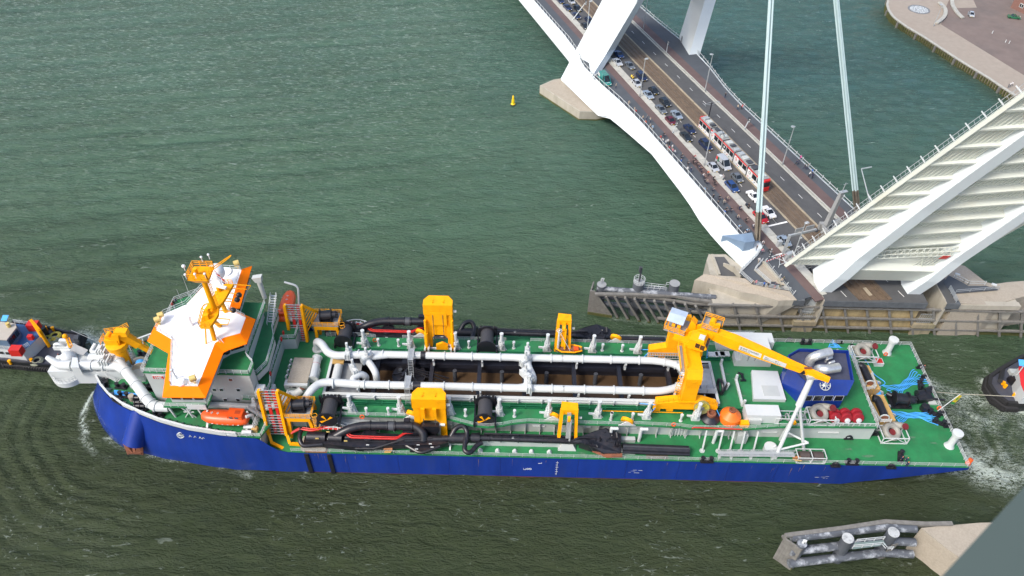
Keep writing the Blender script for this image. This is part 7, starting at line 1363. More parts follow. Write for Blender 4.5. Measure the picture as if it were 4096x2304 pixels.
for i in range(12): a = i*pi/6; b2 = a+pi/6; p, q = c+V((1.25*cos(a),1.25*sin(a),.1)), c+V((1.25*cos(b2),1.25*sin(b2),.1)); m.beam(p,p+V((0,0,1.1)),.06).beam(p+V((0,0,1.1)),q+V((0,0,1.1)),.08).beam(p+V((0,0,.6)),q+V((0,0,.6)),.06)
m.build('pile_railing', WHITE, gd); M().cyl(c,c+V((0,0,4.6)),.2,None,8).box(c.x-.5,c.y-.3,c.z+3.2,c.x-.1,c.y+.3,c.z+4.6).build('signal_mast', DKGREY, gd)
M().rail([ZG(625,480,7.6),ZG(850,500,7.6)],1.1,1.3,.05,2).rail([ZG(650,455,7.6),ZG(845,480,7.6),ZG(850,455,7.6),ZG(900,455,7.6)],1.1,1.6,.05,2).build('walkway_railing', WHITE, gd); M().slab([ZG(640,460,7.5),ZG(870,470,7.5),ZG(865,520,7.5),ZG(625,510,7.5)],(0,0,.12)).build('walkway', PIPEG, gd)
c = ZG(252,430,8.6); M().slab([c+V((-.4,0,.9)),c+V((.3,0,.7)),c+V((.5,0,1.5)),c+V((-.2,0,1.7))],(0,.06,0)).build('sign_board', WHITE, gd); M().cyl(c,c+V((0,0,1)),.05).build('sign_post', DKGREY, gd); M().slab([c+V((-.05,-.03,1.05)),c+V((.2,-.03,1.05)),c+V((.05,-.03,1.4))],(0,-.02,0)).build('sign_symbol', DKBLUE, gd)
# second guide work, lower right
g2 = thing('guide_fender', 'guide fender with thick grey tubes at the lower right, next to the building edge', 'fender', ZH(400,800,0))
z = 6.8
for dy_, dz_ in ((0,0),(-1.5,-1.9),(-2.6,-4.0)): M().cyl(ZH(360,590,z)+V((.5,dy_,dz_)), ZH(1270,490,z)+V((0,dy_,dz_)), .72, None, 18).cyl(ZH(1270,490,z)+V((0,dy_,dz_)), ZH(1560,505,z)+V((0,dy_,dz_)), .72, None, 18).build('horizontal_tube', PIPEP, g2)
tl = [ZH(330,570,7.4),ZH(880,500,7.4),ZH(1270,440,7.4),ZH(1650,462,7.4),ZH(1900,458,7.4)]
for p, q in zip(tl, tl[1:]): M().beam(p,q,.7,.5).beam(p+V((0,.5,-1.4)),q+V((0,.5,-1.4)),.5,.5).build('top_timber', TIMB, g2)
Q0, Q1, Q2 = ZH(330,585,7.2), ZH(500,700,7.2), ZH(235,755,0)
for i in range(7):
    f0, f1 = i/7, (i+.94)/7; p, q = Q0.lerp(Q1,f0), Q0.lerp(Q1,f1); M().slab([p,q,V((q.x,q.y,-.5)),V((p.x,p.y,-.5))],(-.3,-.15,0)).build('plank', TIMB, g2)
M().beam(V((Q0.x,Q0.y,.3)),V((Q1.x,Q1.y,.3)),.5,.9).build('algae_foot', ALGAE, g2)
CAPM = mat('worn_cap', (.40,.42,.42), .7, .15, 2, dirt=(.10,.11,.12), dirt_amt=.9, dscale=1.2)
for x, y, h, r, b in ((490,645,7.6,.8,None),(920,595,8.6,.95,ZH(810,790,0)),(1350,540,8.6,.95,ZH(1200,740,0))):
    c = ZH(x,y,h); 
    if b is None: b = V((c.x,c.y,0))
    pt_ = M().cyl(b-(c-b)*.2, c, r, None, 20).build('steel_pile', PIPEG, g2); M().cyl(c, c+(c-b)*.01+V((0,0,.05)), r, None, 20).build('pile_cap', PIPEP if x < 600 else CAPM, pt_)
c = ZH(510,620,8.6); M().slab([c+V((-.4,-.2,-.4)),c+V((.2,-.4,-.4)),c+V((.4,-.1,.4)),c+V((-.2,.1,.4))],(.03,.05,0)).build('sign_board', WHITE, g2); M().slab([c+V((-.15,-.33,-.15)),c+V((.12,-.4,-.15)),c+V((.05,-.3,.2))],(-.02,-.03,0)).build('sign_symbol', DKBLUE, g2)
M().rail([ZH(990,635,7.6),ZH(1250,610,7.6)],1.1,1.5,.06,2).rail([ZH(960,690,7.6),ZH(1230,665,7.6),ZH(1270,710,7.6),ZH(1330,705,7.6)],1.1,1.5,.06,2).build('walkway_railing', WHITE, g2); M().slab([ZH(980,640,7.4),ZH(1250,615,7.4),ZH(1280,660,7.4),ZH(960,700,7.4)],(0,0,.12)).build('walkway', mat('walk_green', (.16,.22,.21), .7), g2)
m = M(); a, b_ = ZH(1345,655,6.5), ZH(1210,790,0)
m.beam(a,b_,.15).beam(a+V((.9,.2,0)),b_+V((.9,.2,0)),.15)
for k in range(12): p = a.lerp(b_,k/11); m.beam(p,p+V((.9,.2,0)),.1)
m.build('ladder', TIMB, g2)
pk = thing('pier_nose', 'pale concrete pier nose at the lower right, partly behind the building edge', 'pier', ZH(1620,500,7)); zz = 7.2
pn_ = [ZH(1540,665,4.8), ZH(1610,497,zz), ZH(1900,460,zz), ZH(2160,448,zz), ZH(2700,440,zz), ZH(2700,900,zz), ZH(1775,850,2.5)]
M().prism([ZH(1610,497,zz), ZH(2160,448,zz), ZH(2900,440,zz), ZH(2700,1300,zz), ZH(1850,690,zz)], -2, zz).build('nose_top', CONCT, pk, smooth=0)
a_, b_, c_, d_2 = ZH(1610,500,zz-.02), ZH(1850,692,zz-.02), ZH(1775,850,1.0), ZH(1540,668,1.0)
m = M(); m.add([a_,b_,c_,d_2,V((a_.x,a_.y,-2)),V((b_.x,b_.y,-2)),V((c_.x,c_.y,-2)),V((d_2.x,d_2.y,-2))],[(0,1,2,3),(3,2,6,7),(0,3,7,4),(1,2,6,5)]); m.build('nose_slope', CONC, pk, smooth=0)
# ================================================================== BUOY, TUGS
by = thing('channel_buoy', 'yellow marker buoy floating alone on open water left of the pylon', 'buoy', ZI(108,862,0)); c = ZI(108,868,0)
M().lathe([(.72,-.3),(.75,.4),(.4,.7),(.01,.7)],c,18).build('buoy_float', mat('buoy_yellow', (.80,.55,.01), .4), by); M().lathe([(.5,.7),(.46,1.8),(.3,2.4),(.28,3.0),(.16,3.3),(.01,3.4)],c,16).build('buoy_tower', bpy.data.materials['buoy_yellow'], by); M().ring(c+V((0,0,.15)),(0,0,1),.75,.15,18,8).build('buoy_fender', BLACK, by)
def hullform(q, pts, zs, mt, par, nm='hull'):
    w_ = [q(x,y,zs) for x,y in pts]; M().prism(w_, -1, zs).build(nm, mt, par, smooth=0); return w_
tg = thing('tugboat', 'black-hulled tug with white deckhouse and red boxes ahead of the dredger', 'tugboat', ZA(200,700,1))
NAVY = mat('tug_deck', (.05,.055,.075), .7, .2, .8, dirt=(.10,.09,.08), dirt_amt=.4); dz = 2.4
ol = [(-400,700),(-400,560),(80,503),(280,530),(390,560),(470,570),(488,585),(478,640),(440,700),(330,765),(160,752),(0,735)]
wl2 = hullform(ZA, ol, dz, BLACK, tg); cc = sum((p for p in wl2), V((0,0,0)))/len(wl2)
M().prism([cc+(p-cc)*.97 for p in wl2], dz-.1, dz+.02).build('tug_deck', NAVY, tg)
for p, q in zip(wl2[2:], wl2[3:]): M().beam(p+V((0,0,.3)),q+V((0,0,.3)),.35,.7).build('tug_bulwark', BLACK, tg)
tv = [p for a, b_ in zip(wl2[3:9], wl2[4:10]) for p in [a.lerp(b_,k/7) for k in range(7)]]+[wl2[9].lerp(wl2[11],k/22) for k in range(22)]
for p in tv: o_ = unit(p-cc)*.25; M().ring(V((p.x+o_.x,p.y+o_.y,1.5)), o_, .42, .24, 12, 6).build('tyre_fender', RUBBER, tg)
h0 = [ZA(x,y,dz) for x,y in ((-400,735),(160,740),(178,720),(270,575),(-400,560))]; zt = 6.0
def shift(q, pts, zt, zb): 
    return [q(x,y,zt) for x,y in pts]
hs = [(p.x,p.y) for p in shift(ZA, [(-300,630),(0,655),(130,672),(180,640),(262,560),(200,520),(100,508),(-300,500)], 5.4, dz)]
th_ = M().prism(hs, dz, 5.4).build('deckhouse', WHITE, tg, smooth=0); M().prism(hs, 5.4, 5.5).build('deckhouse_top', mat('tug_blue', (.03,.10,.25), .5, .1), th_)
w2_ = [(p.x,p.y) for p in shift(ZA, [(-300,600),(0,603),(40,606),(100,530),(95,505),(-300,460)], 8.2, 5.4)]
wh_ = M().prism(w2_, 5.5, 8.2).build('wheelhouse', mat('wh_grey', (.10,.16,.24), .4, .1), tg, smooth=0); M().prism([(x+.1,y-.1) for x,y in w2_], 8.2, 8.4).build('wheelhouse_roof', mat('roof_beige', (.38,.35,.30), .7, .06), wh_, smooth=0)
a, b_ = V((*w2_[1],7.0)), V((*w2_[2],7.0)); 
for p, q in ((V((*w2_[2],6.6)),V((*w2_[3],6.6))),): 
    for k in range(3): M().slab([p.lerp(q,.08+k*.31)+V((.08,-.05,0)),p.lerp(q,.34+k*.31)+V((.08,-.05,0)),p.lerp(q,.34+k*.31)+V((.02,0,1.2)),p.lerp(q,.08+k*.31)+V((.02,0,1.2))],(.05,-.02,0)).build('wheelhouse_window', GLASS, wh_)
for k in range(6): c = V((hs[0][0]+(hs[2][0]-hs[0][0])*(.5+k*.09), hs[0][1]+(hs[2][1]-hs[0][1])*(.5+k*.09), 3.9)); M().box(c.x-.35,c.y-.08,c.z,c.x+.35,c.y+.1,c.z+.6).build('porthole_window', GLASS, th_)
for x, y in ((110,690),(212,540)): c = ZA(x,y,5.5); M().box(c.x-1.1,c.y-.6,5.5,c.x+1.1,c.y+1,7.3).build('red_locker', RED, tg)
c = ZA(190,600,5.5); M().box(c.x-.5,c.y-.3,5.5,c.x+.5,c.y+.5,6.6).build('red_locker', RED, tg)
c = ZA(262,585,5.5); M().cyl(c-V((0,0,3)),c+V((0,0,2.2)),.35).beam(c+V((0,0,2.2)),c+V((-1.6,1.2,4)),.5).beam(c+V((-1.6,1.2,4)),c+V((.4,-1,1)),.4).build('knuckle_crane', YEL, tg); c = ZA(280,575,dz); M().cyl(c,c+V((0,0,2.4)),.7).build('crane_post', BLACK, tg)
for x, y, mt in ((278,602,'coil_yellow'),(332,580,'coil_yellow'),(320,607,'coil_grey'),(222,732,'coil_grey')):
    cm = mat(mt, (.42,.36,.06) if mt.endswith('yellow') else (.22,.23,.17), .8, .2, 4) if mt not in bpy.data.materials else bpy.data.materials[mt]; c = ZA(x,y,dz+.3); t = M()
    for k in range(3): t.ring(c+V((.04*k,0,.14*k)),(0,0,1),1.2-.22*k,.16,22,6)
    t.build('rope_coil', cm, tg)
for x, y in ((283,545),(326,548),(198,738),(67,748)): c = ZA(x,y,dz); M().cyl(c,c+V((0,0,.9)),.3).cyl(c+V((0,0,.9)),c+V((0,0,1.1)),.34).build('yellow_bollard', YEL, tg)
M().prism([ZA(450,575,dz+1.4),ZA(475,570,dz+1.4),ZA(470,600,dz+1.4),ZA(440,595,dz+1.4)],dz,dz+1.4).build('stern_box', DKGREY, tg); c = ZA(480,590,dz); M().cyl(c-V((0,1.5,1)),c+V((0,1,-.6)),1.1).build('stern_fender', RUBBER, tg)
M().rail([ZA(90,500,5.5),ZA(200,515,5.5)],1,1,.06).rail([V((*hs[0],5.5)),V((*hs[2],5.5)),V((*hs[3],5.5))],1,1.2,.05).build('tug_railing', WHITE, tg)
c = ZA(5,490,9.0); M().slab([c,c+V((1.2,0,0)),c+V((1.3,1.2,.5)),c+V((.1,1.2,.5))],(0,0,.1)).build('blue_panel', ROPEB, tg); c = ZA(55,522,8.5); M().cyl(c,c+V((0,0,1)),.4,None,12).build('roof_lamp', TAN, tg)
P(M().cyl(ZA(430,545,3.5)+V((0,0,0)), ZQ(1000,550,12.5), .05, None, 5), 'headline', GALV)
t2 = thing('tugboat', 'black tug pushing a white bow wave behind the stern, cut by the right frame edge', 'tugboat', ZF(1800,620,1)); dz = 2.6
ol = [(1660,500),(1720,455),(1900,350),(2150,300),(2300,560),(2050,700),(1880,712),(1790,705),(1700,640),(1650,560)]
w3 = hullform(ZF, ol, dz, BLACK, t2); cc = sum((p for p in w3), V((0,0,0)))/len(w3); M().prism([cc+(p-cc)*.93 for p in w3], dz-.1, dz+.03).build('tug_deck', NAVY, t2)
for p, q in zip(w3, w3[1:]+w3[:1]): M().beam(p+V((0,0,.2)),q+V((0,0,.2)),.7,.9).build('rubber_rim', RUBBER, t2)
pts = [p.lerp(q,k/6) for p, q in zip(w3[-4:]+w3[:1], w3[-3:]+w3[:2]) for k in range(6)]
for p in pts: o_ = unit(p-cc)*.3; M().ring(V((p.x+o_.x,p.y+o_.y,1.4)), o_, .5, .3, 12, 6).build('tyre_fender', RUBBER, t2)
hs = [(p.x,p.y) for p in [ZF(x,y,6.0) for x,y in ((1880,425),(1900,560),(1935,640),(2200,640),(2200,400),(1900,400))]]
th_ = M().prism(hs, dz, 6.0).build('deckhouse', WHITE, t2, smooth=0); M().prism(hs, 6.0, 6.1).build('red_top', mat('tug_red', (.60,.02,.02), .5), th_)
c = ZF(1885,410,8.5); M().slab([c,c+V((1.6,-.4,0)),c+V((1.7,.9,.6)),c+V((.1,1.1,.6))],(0,0,.1)).build('blue_panel', ROPEB, t2); M().cyl(c+V((1,0,-3)),c+V((1,0,0)),.1).build('panel_post', WHITE, t2)
for x, y in ((1757,555),(1772,578),(1845,645),(1880,665)): c = ZF(x,y,dz); M().cyl(c,c+V((0,0,.8)),.35).build('yellow_bollard', YEL, t2)
c = ZF(1835,540,dz); winch(c, .8, t2, (1,.5)); c = ZF(1840,470,dz); M().box(c.x-1,c.y-.6,dz,c.x+1,c.y+.6,dz+.8).build('deck_box', WALLW, t2); M().cyl(ZF(1760,440,dz),ZF(1740,530,dz+2.5),.45).build('bow_fender', RUBBER, t2)
tr = tag(M().tube(catmull([ZF(1250,615,MD+.6),ZF(1450,630,4.6),ZF(1700,642,3.6),ZF(1860,650,3.4)],5),.07,6).build('tow_rope', ROPEG), 'pale tow rope running from the stern to the following tug', 'rope')
# building edge close to the viewer
bg_ = thing('building_edge', 'blurred grey-green building edge crossing the lower right corner, close to the viewer', 'facade beam', V((3.0,4.0,121.5)))
def NG(x, y, d): v = fw + RT*((x-2048)/FPX) - UP*((y-1152)/FPX); return V((0,0,CAMZ)) + v*d
pA, pB = NG(3440,2660,3.4), NG(4420,1597,3.4); ax = unit(pB-pA); pA = pA-ax*3; pB = pB+ax*4; inw = unit(NG(4300,2500,3.4)-NG(3900,2180,3.4)); dp = unit(ax.cross(inw))
mf = mat('facade_green_grey', (.055,.078,.073), .45, .03, .5)
dv = unit(NG(3768,2304,1)-V((0,0,CAMZ))); M().slab([pA,pB,pB+inw*1.6,pA+inw*1.6], dv*.5).build('facade_fin', mf, bg_)
M().slab([pA+inw*1.0+dv*.5,pB+inw*1.0+dv*.5,pB+inw*1.6+dv*.5,pA+inw*1.6+dv*.5], dv*1.0).build('facade_panel', mf, bg_)
# ================================================================== VEHICLES
CARM = {}
def carpaint(nm, c): CARM[nm] = mat('car_'+nm, c, .25, .04, 2, coat=.6, metal=.15 if nm in ('silver','grey','steel') else 0)
for nm, c in (('silver',(.42,.45,.48)),('steel',(.25,.31,.38)),('grey',(.13,.15,.17)),('navy',(.012,.022,.065)),('black',(.014,.02,.028)),('blue',(.015,.05,.17)),('white',(.75,.76,.76)),('red',(.42,.01,.015)),('maroon',(.10,.01,.025)),('teal',(.01,.22,.20)),('green',(.02,.14,.07))): carpaint(nm, c)
LAMP = mat('lamp_glass', (.75,.75,.72), .15, 0, 1); TLAMP = mat('tail_glass', (.35,.01,.01), .2, 0, 1); PLATE = mat('number_plate', (.75,.52,.05), .5, 0, 1)
def car_proto(kind):
    L, W, H, hood, ws, rb, rr_ = {'hatch':(3.9,1.7,1.48,.80,.45,.95,-.35),'saloon':(4.5,1.76,1.42,1.15,.55,-1.0,-.55),'wagon':(4.6,1.78,1.47,1.1,.5,-1.75,-.2),'minivan':(4.6,1.85,1.8,.9,.75,-1.95,-.15),'van':(5.2,2.0,2.4,.75,.7,-2.4,-.05)}[kind]
    if kind == 'hatch': rb = -1.35
    r = bpy.data.objects.new('proto', None); COL.objects.link(r)
    belt = .92 if kind not in ('van','minivan') else 1.1; x1, x0 = L/2, -L/2
    body = [(x0,.35),(x0,.85),(x0+.12,belt),(x1-hood-.1,belt),(x1-.25,.78),(x1,.62),(x1,.3),(x1-.3,.22),(x0+.3,.22)]
    def ext(prof, w0, w1=None, zt=None): 
        m = M(); n = len(prof); w1 = w1 or w0
        vs = [(x, -(w0 if z < belt+.01 else w1)/2, z) for x,z in prof]+[(x, (w0 if z < belt+.01 else w1)/2, z) for x,z in prof]
        m.add(vs, [tuple(range(n)), tuple(range(2*n-1,n-1,-1))]+[(i,(i+1)%n,n+(i+1)%n,n+i) for i in range(n)]); return m
    m = ext(body, W); m2 = ext([(rb-.0,belt),(rb+abs(rr_)*.9,H),(x1-hood-ws-.35,H),(x1-hood-.05,belt)], W-.1, W-.36); 
    m.v += []; b = m.build('body', CARM['navy'], r, local=True, smooth=30)
    g = m2.build('glasshouse', GLASS, r, local=True, smooth=0)
    rf = M().slab([(rb+abs(rr_)*.9+.12,-(W-.44)/2,H),(x1-hood-ws-.42,-(W-.44)/2,H),(x1-hood-ws-.42,(W-.44)/2,H),(rb+abs(rr_)*.9+.12,(W-.44)/2,H)],(0,0,.035)); 
    for s_ in (-1,1):
        xm = (rb+x1-hood)/2-.1
        for xa, xb in ((xm-.05,xm-.05),(rb+abs(rr_)*.9,rb),(x1-hood-ws-.35,x1-hood-.07)): rf.beam((xa,s_*(W-.36)/2,H),(xb,s_*(W-.1)/2,belt),.09,.09)
    if kind == 'van': rf.box(rb+.05,-(W-.14)/2,belt,x1-hood-1.5,(W-.14)/2,H+.03)
    rf.build('roof', CARM['navy'], r, local=True)
    for x in (x0+.78, x1-.82):
        for s_ in (-1,1):
            M().cyl((x,s_*(W/2-.17),.32),(x,s_*(W/2+.02),.32),.32,None,14).build('wheel', RUBBER, r, local=True)
    for s_ in (-1,1): M().box(x1-.10,s_*(W/2-.42),.60,x1+.015,s_*(W/2-.06),.76).build('headlight', LAMP, r, local=True); M().box(x0-.015,s_*(W/2-.38),.66,x0+.08,s_*(W/2-.06),.84).build('tail_light', TLAMP, r, local=True); M().box(x1-hood-.25,s_*(W/2),.88,x1-hood-.1,s_*(W/2+.17),1.02).build('mirror', CARM['navy'], r, local=True)
    M().box(x1+.0,-.26,.38,x1+.02,.26,.5).build('number_plate', PLATE, r, local=True)
    return r
PR = {k: car_proto(k) for k in ('hatch','saloon','wagon','minivan','van')}
def recolor(o, mt, names):
    for ch in o.children:
        if ch.name.split('.')[0] in names: ch.material_slots[0].link = 'OBJECT'; ch.material_slots[0].material = mt
def car(kind, colr, loc, rz, label, name='parked_car', cat='car', group='cars queueing on the bridge'):
    o = copy_tree(PR[kind]); o.name = name; o.location = loc; o.rotation_euler = (0,0,rz); tag(o, label, cat, group); recolor(o, CARM[colr], ('body','roof','mirror')); return o
HD = atan2(BU.y, BU.x)
LIST = [(ZI,496,2,'wagon','navy','dark blue estate at the upper frame edge, left lane'),(ZI,590,10,'hatch','silver','silver car at the upper frame edge, right lane'),(ZI,558,62,'saloon','navy','dark blue saloon second in the left lane above the pylon leg'),(ZI,642,70,'hatch','black','black car with white front next to the slanted signal pole'),(ZI,632,130,'saloon','navy','dark blue saloon left of the slanted signal pole'),(ZI,740,172,'wagon','navy','dark blue estate half behind the pylon leg, right lane'),(ZI,702,217,'hatch','black','black hatchback half behind the pylon leg and lamp post'),
 (ZI,985,450,'saloon','blue','bright blue saloon just emerging from behind the pylon leg'),(ZI,973,514,'saloon','silver','silver saloon beside the bright blue saloon, left lane'),(ZI,1075,542,'saloon','grey','dark grey saloon ahead of the bright blue saloon'),(ZI,1172,636,'minivan','navy','dark blue people carrier beside the yellow scooter'),(ZI,1132,688,'hatch','silver','silver hatchback just ahead of the yellow scooter'),(ZI,1272,750,'hatch','black','black hatchback in the right lane past the lamp post'),(ZI,1228,784,'saloon','steel','blue-grey saloon in the left lane beside the lamp post'),(ZI,1367,846,'wagon','black','black estate car in front of the black hatchback'),(ZI,1333,904,'saloon','grey','grey saloon left of the black estate'),(ZI,1463,950,'saloon','steel','pale blue-grey coupe in the right lane, ahead of the black estate'),(ZI,1412,998,'hatch','maroon','dark red hatchback beside the traffic signal'),(ZI,1570,1067,'saloon','navy','dark blue saloon level with the rear of the tram'),(ZI,1540,1132,'saloon','black','large black saloon left of the dark blue saloon by the tram'),(ZI,1702,1202,'minivan','navy','dark blue people carrier beside the second tram section'),(ZI,1765,1383,'hatch','silver','small silver hatchback left of the silver van'),
 (ZJ,812,652,'hatch','grey','dark purple-grey hatchback beside the last tram section'),(ZJ,775,716,'wagon','blue','blue estate car behind the motorcycles and stay cables'),(ZJ,932,788,'saloon','white','white saloon half hidden by the near stay cables'),(ZJ,1040,902,'saloon','white','white saloon at the stop line, right lane'),(ZJ,983,937,'wagon','red','bright red estate at the stop line, left lane'),(ZJ,1155,1113,'hatch','steel','silver-blue hatchback alone past the stop line')]
for q, x, y, k, c, lb in LIST:
    s_, t_ = st(q(x, y, 11.1)); car(k, c, B(s_, t_, 10.5), HD, lb)
s_, t_ = st(ZI(1852,1352,11.4)); vn = car('van','silver',B(s_,t_,10.5),HD,'silver panel van with green and red flank beside the tram','panel_van','van'); M().box(-2.3,-1.02,1.2,-1.6,-1.0,2.1).build('red_stripe', RED, vn, local=True); M().box(-1.55,-1.02,.8,-1.0,-1.0,2.2).build('green_stripe', CARM['green'], vn, local=True)
s_, t_ = st(ZI(868,655,11.6)); vn = car('van','teal',B(s_,t_,10.5),HD,'turquoise van with a roof rack parked on the footpath by the pylon leg','panel_van','van',None); vn.scale = (1.12,1.05,1.1)
for i in range(9): M().box(-2.2+i*.36,-.8,2.52,-2.12+i*.36,.8,2.58).build('rack_bar', CARM['teal'], vn, local=True)
M().slab([(-2.3,-1.0,1.3),(-1.2,-1.0,1.2),(-1.5,-1.0,2.1),(-2.3,-1.0,2.3)],(0,-.02,0)).slab([(-2.42,-.7,1.2),(-2.42,.7,1.2),(-2.42,.7,2.2),(-2.42,-.7,2.2)],(-.02,0,0)).build('white_patch', WHITE, vn, local=True); M().box(2.15,-.5,1.02,2.3,.5,1.06).build('dashboard_papers', WHITE, vn, local=True)
p = ZL(1560,190,2.6); o = car('hatch','silver',V((p.x,p.y,2.2)),radians(-105),'silver hatchback with an open door on the dark quay road','parked_car','car',None); M().slab([(.2,-.85,.4),(.9,-1.6,.4),(.9,-1.6,1.3),(.2,-.85,1.3)],(.05,.05,0)).build('open_door', CARM['silver'], o, local=True)
p = ZL(2110,222,2.6); car('saloon','green',V((p.x,p.y,2.2)),radians(-15),'green car parked in front of the brick house','parked_car','car',None)
for o in PR.values():
    for ch in list(o.children): bpy.data.objects.remove(ch)
    bpy.data.objects.remove(o)
# tram
TW, TR_, TB = mat('tram_white', (.62,.63,.62), .3, .05, 1), mat('tram_red', (.55,.02,.02), .3, .05, 1), mat('tram_dark', (.02,.025,.03), .15, .2, 1)
s_t, e_t, tc = 20.3, 51.9, 9.25; tm = thing('tram', 'red and white articulated tram with dark windows standing beside the car queue', 'tram', B(36, tc, 10.5))
def bb(m, s0, s1, t0, t1, z0, z1): return m.prism([B(s0,t0), B(s1,t0), B(s1,t1), B(s0,t1)], z0, z1)
bd = [20.3,26.4,32.8,38.6,45.1,51.9]; rr = random.Random(11)
for i in range(5):
    a, b_ = bd[i]+.25, bd[i+1]-.25; w0, w1 = tc-1.2, tc+1.2
    sec_ = bb(M(), a, b_, w0, w1, 10.85, 13.6).build('tram_section', TW, tm)
    bb(M(), a, b_, w0+.1, w1-.1, 13.6, 13.85).build('tram_roof', GREY, sec_)
    for t0 in (w0-.02, w1): 
        bb(M(), a, b_, t0, t0+.02, 13.3, 13.72).build('red_band', TR_, sec_)
        k = 3
        for j in range(k):
            if i in (1,3,4) and j == 0: continue
            u0, u1_ = a+(b_-a)*(j+.06)/k, a+(b_-a)*(j+.94)/k; bb(M(), u0, u1_, t0-.01, t0+.03, 11.9, 13.2).build('tram_window', TB, sec_)
    if i in (1,2,3,4):
        c0 = a+(b_-a)/6; p = B(c0, w0-.03, 12.6); M().cyl(p, p-BV*.03, .42, None, 18).build('advert_disc', RED if i in (1,3) else DKGREY, sec_); M().cyl(p-BV*.03, p-BV*.04, .28, None, 16).build('advert_ring', TW, sec_)
    for j in range(4): 
        p = B(a+1.6+j*.6 if i in (1,3) else a+.7+j*1.0, w0-.02, 11.35); M().cyl(p, p-BV*.02, .17, None, 10).build('coloured_dot', [RED, CARM['teal'], PLATE, CARM['blue']][(i+j)%4], sec_)
    if i < 4: bb(M(), b_, b_+.5, w0+.15, w1-.15, 10.9, 13.7).build('bellows', RUBBER, tm)
    for j in range(3):
        u0 = a+.5+j*1.9; L = rr.uniform(1.0,1.6); w_ = rr.uniform(.55,.85); bb(M(), u0, min(u0+L,b_-.2), tc-w_, tc+w_, 13.85, 13.85+rr.uniform(.25,.5)).build('roof_unit', [GALV, WALLW, DKGREY][(i*2+j) % 3], sec_)
M().prism([B(51.6,tc-1.2),B(52.6,tc-.8),B(52.6,tc+.8),B(51.6,tc+1.2)], 10.85, 12.0).build('tram_nose', TR_, tm); M().prism([B(51.6,tc-1.1),B(52.45,tc-.75),B(52.45,tc+.75),B(51.6,tc+1.1)], 12.0, 13.4).build('cab_screen', TB, tm)
M().prism([B(51.5,tc-1.2),B(52.3,tc-.8),B(52.3,tc+.8),B(51.5,tc+1.2)], 13.4, 13.85).build('cab_brow', TR_, tm); M().prism([B(19.9,tc-.8),B(20.6,tc-1.2),B(20.6,tc+1.2),B(19.9,tc+.8)], 10.85, 13.7).build('tram_nose', TR_, tm)
m = M(); a, b_ = B(30.5,tc-.6,13.9), B(30.5,tc+.6,13.9); m.beam(a,a+BU*1.6+V((0,0,.8)),.08).beam(b_,b_+BU*1.6+V((0,0,.8)),.08).beam(a+BU*1.6+V((0,0,.8)),a+V((0,0,1.6)),.08).beam(b_+BU*1.6+V((0,0,.8)),b_+V((0,0,1.6)),.08).beam(a+V((0,0,1.6))-BV*.2,b_+V((0,0,1.6))+BV*.2,.1); m.build('pantograph', DKGREY, tm)
# ================================================================== STREET FURNITURE
def lamp_post(base, h, head, lab, name='street_lamp', grp='lamp posts on the bridge', cat='lamp post'):
    t = thing(name, lab, cat, base, grp); M().cyl(base, base+V((0,0,h)), .15, .09, 10).build('post', GALV, t)
    M().cyl(base, base+V((0,0,.8)), .22, .2, 10).build('post_base', GREY, t); d = V(head); M().beam(base+V((0,0,h))-d*.2, base+V((0,0,h+.15))+d*.9, .42, .14).ring(base+V((0,0,h+.1))+d*.5,(0,0,1),.45,.06,14,4).build('lamp_head', GALV, t); return t
for q, x, y, yt, lb, sd_ in ((ZI,1157,800,490,'lamp post at the kerb beside the grey saloons',1),(ZI,1697,752,450,'lamp post on the far kerb below the right pylon leg',-1),(ZI,720,270,12,'lamp post at the kerb partly in front of the pylon leg',1),(ZI,1187,243,-30,'lamp post on the far kerb between the pylon legs',-1),(ZJ,573,565,330,'lamp post at the kerb in the middle of the cyclists',1),(ZJ,1140,558,283,'lamp post with cameras on the far kerb behind the stays',-1)):
    b = q(x,y,10.65); lamp_post(b, min(13, up(b,q,yt)-10.65), BV*sd_, lb)
b = ZL(1077,335,2.2); lamp_post(b, 8, (-1,.2,0), 'lamp post on the quay beside the curved bench', grp=None)
b = ZS(1640,740,10.6); lamp_post(b, up(b,ZS,170)-10.6, BV*.8, 'camera and lamp mast by the barrier with ringed head', 'camera_mast', None, 'mast'); tg_ = M().cyl(b+V((0,0,4)),b+V((.5,0,4)),.18).cyl(b+V((0,0,6.5)),b+V((.4,.2,6.5)),.2); tag(tg_.build('camera', WHITE), 'white camera clamped halfway up the mast at the barrier', 'camera')
def signal(q, x, y, xt, yt, lab):
    b = q(x,y,10.65); t = thing('traffic_signal', lab, 'traffic light', b, 'traffic signals on slanted poles'); hi = up(b,q,yt)-10.65
    tp_ = q(xt,yt,10.65+hi*.86); M().cyl(b,tp_,.14,.1,8).build('slanted_pole', GALV, t); m = M().box(tp_.x-.3,tp_.y-.2,tp_.z-.9,tp_.x+.3,tp_.y+.25,tp_.z+.5); hd = m.build('signal_head', DKGREY, t)
    for k in range(2): M().cyl(tp_+V((.0,-.2,-.55+.65*k)),tp_+V((0,-.26,-.55+.65*k)),.2,None,10).build('signal_lens', WHITE, hd)
signal(ZI,600,165,712,18,'traffic signal on a long slanted pole above the pylon leg'); signal(ZI,1378,432,1392,348,'traffic signal on the far side under the right pylon leg'); signal(ZJ,343,330,376,258,'traffic signal beside the dark red hatchback'); signal(ZJ,865,300,900,228,'traffic signal on the far kerb behind the tram'); signal(ZI,2025,1068,2066,990,'traffic signal leaning over the far road behind the tram roof')
b = ZJ(602,232,10.5); h = up(b,ZJ,105)-10.5; t = thing('catenary_pole', 'dark tram wire pole with thin white brackets behind the tram', 'pole', b); M().cyl(b,b+V((0,0,h)),.16,.14,10).build('pole', DKBLUE, t); m = M(); tp_ = b+V((0,0,h))
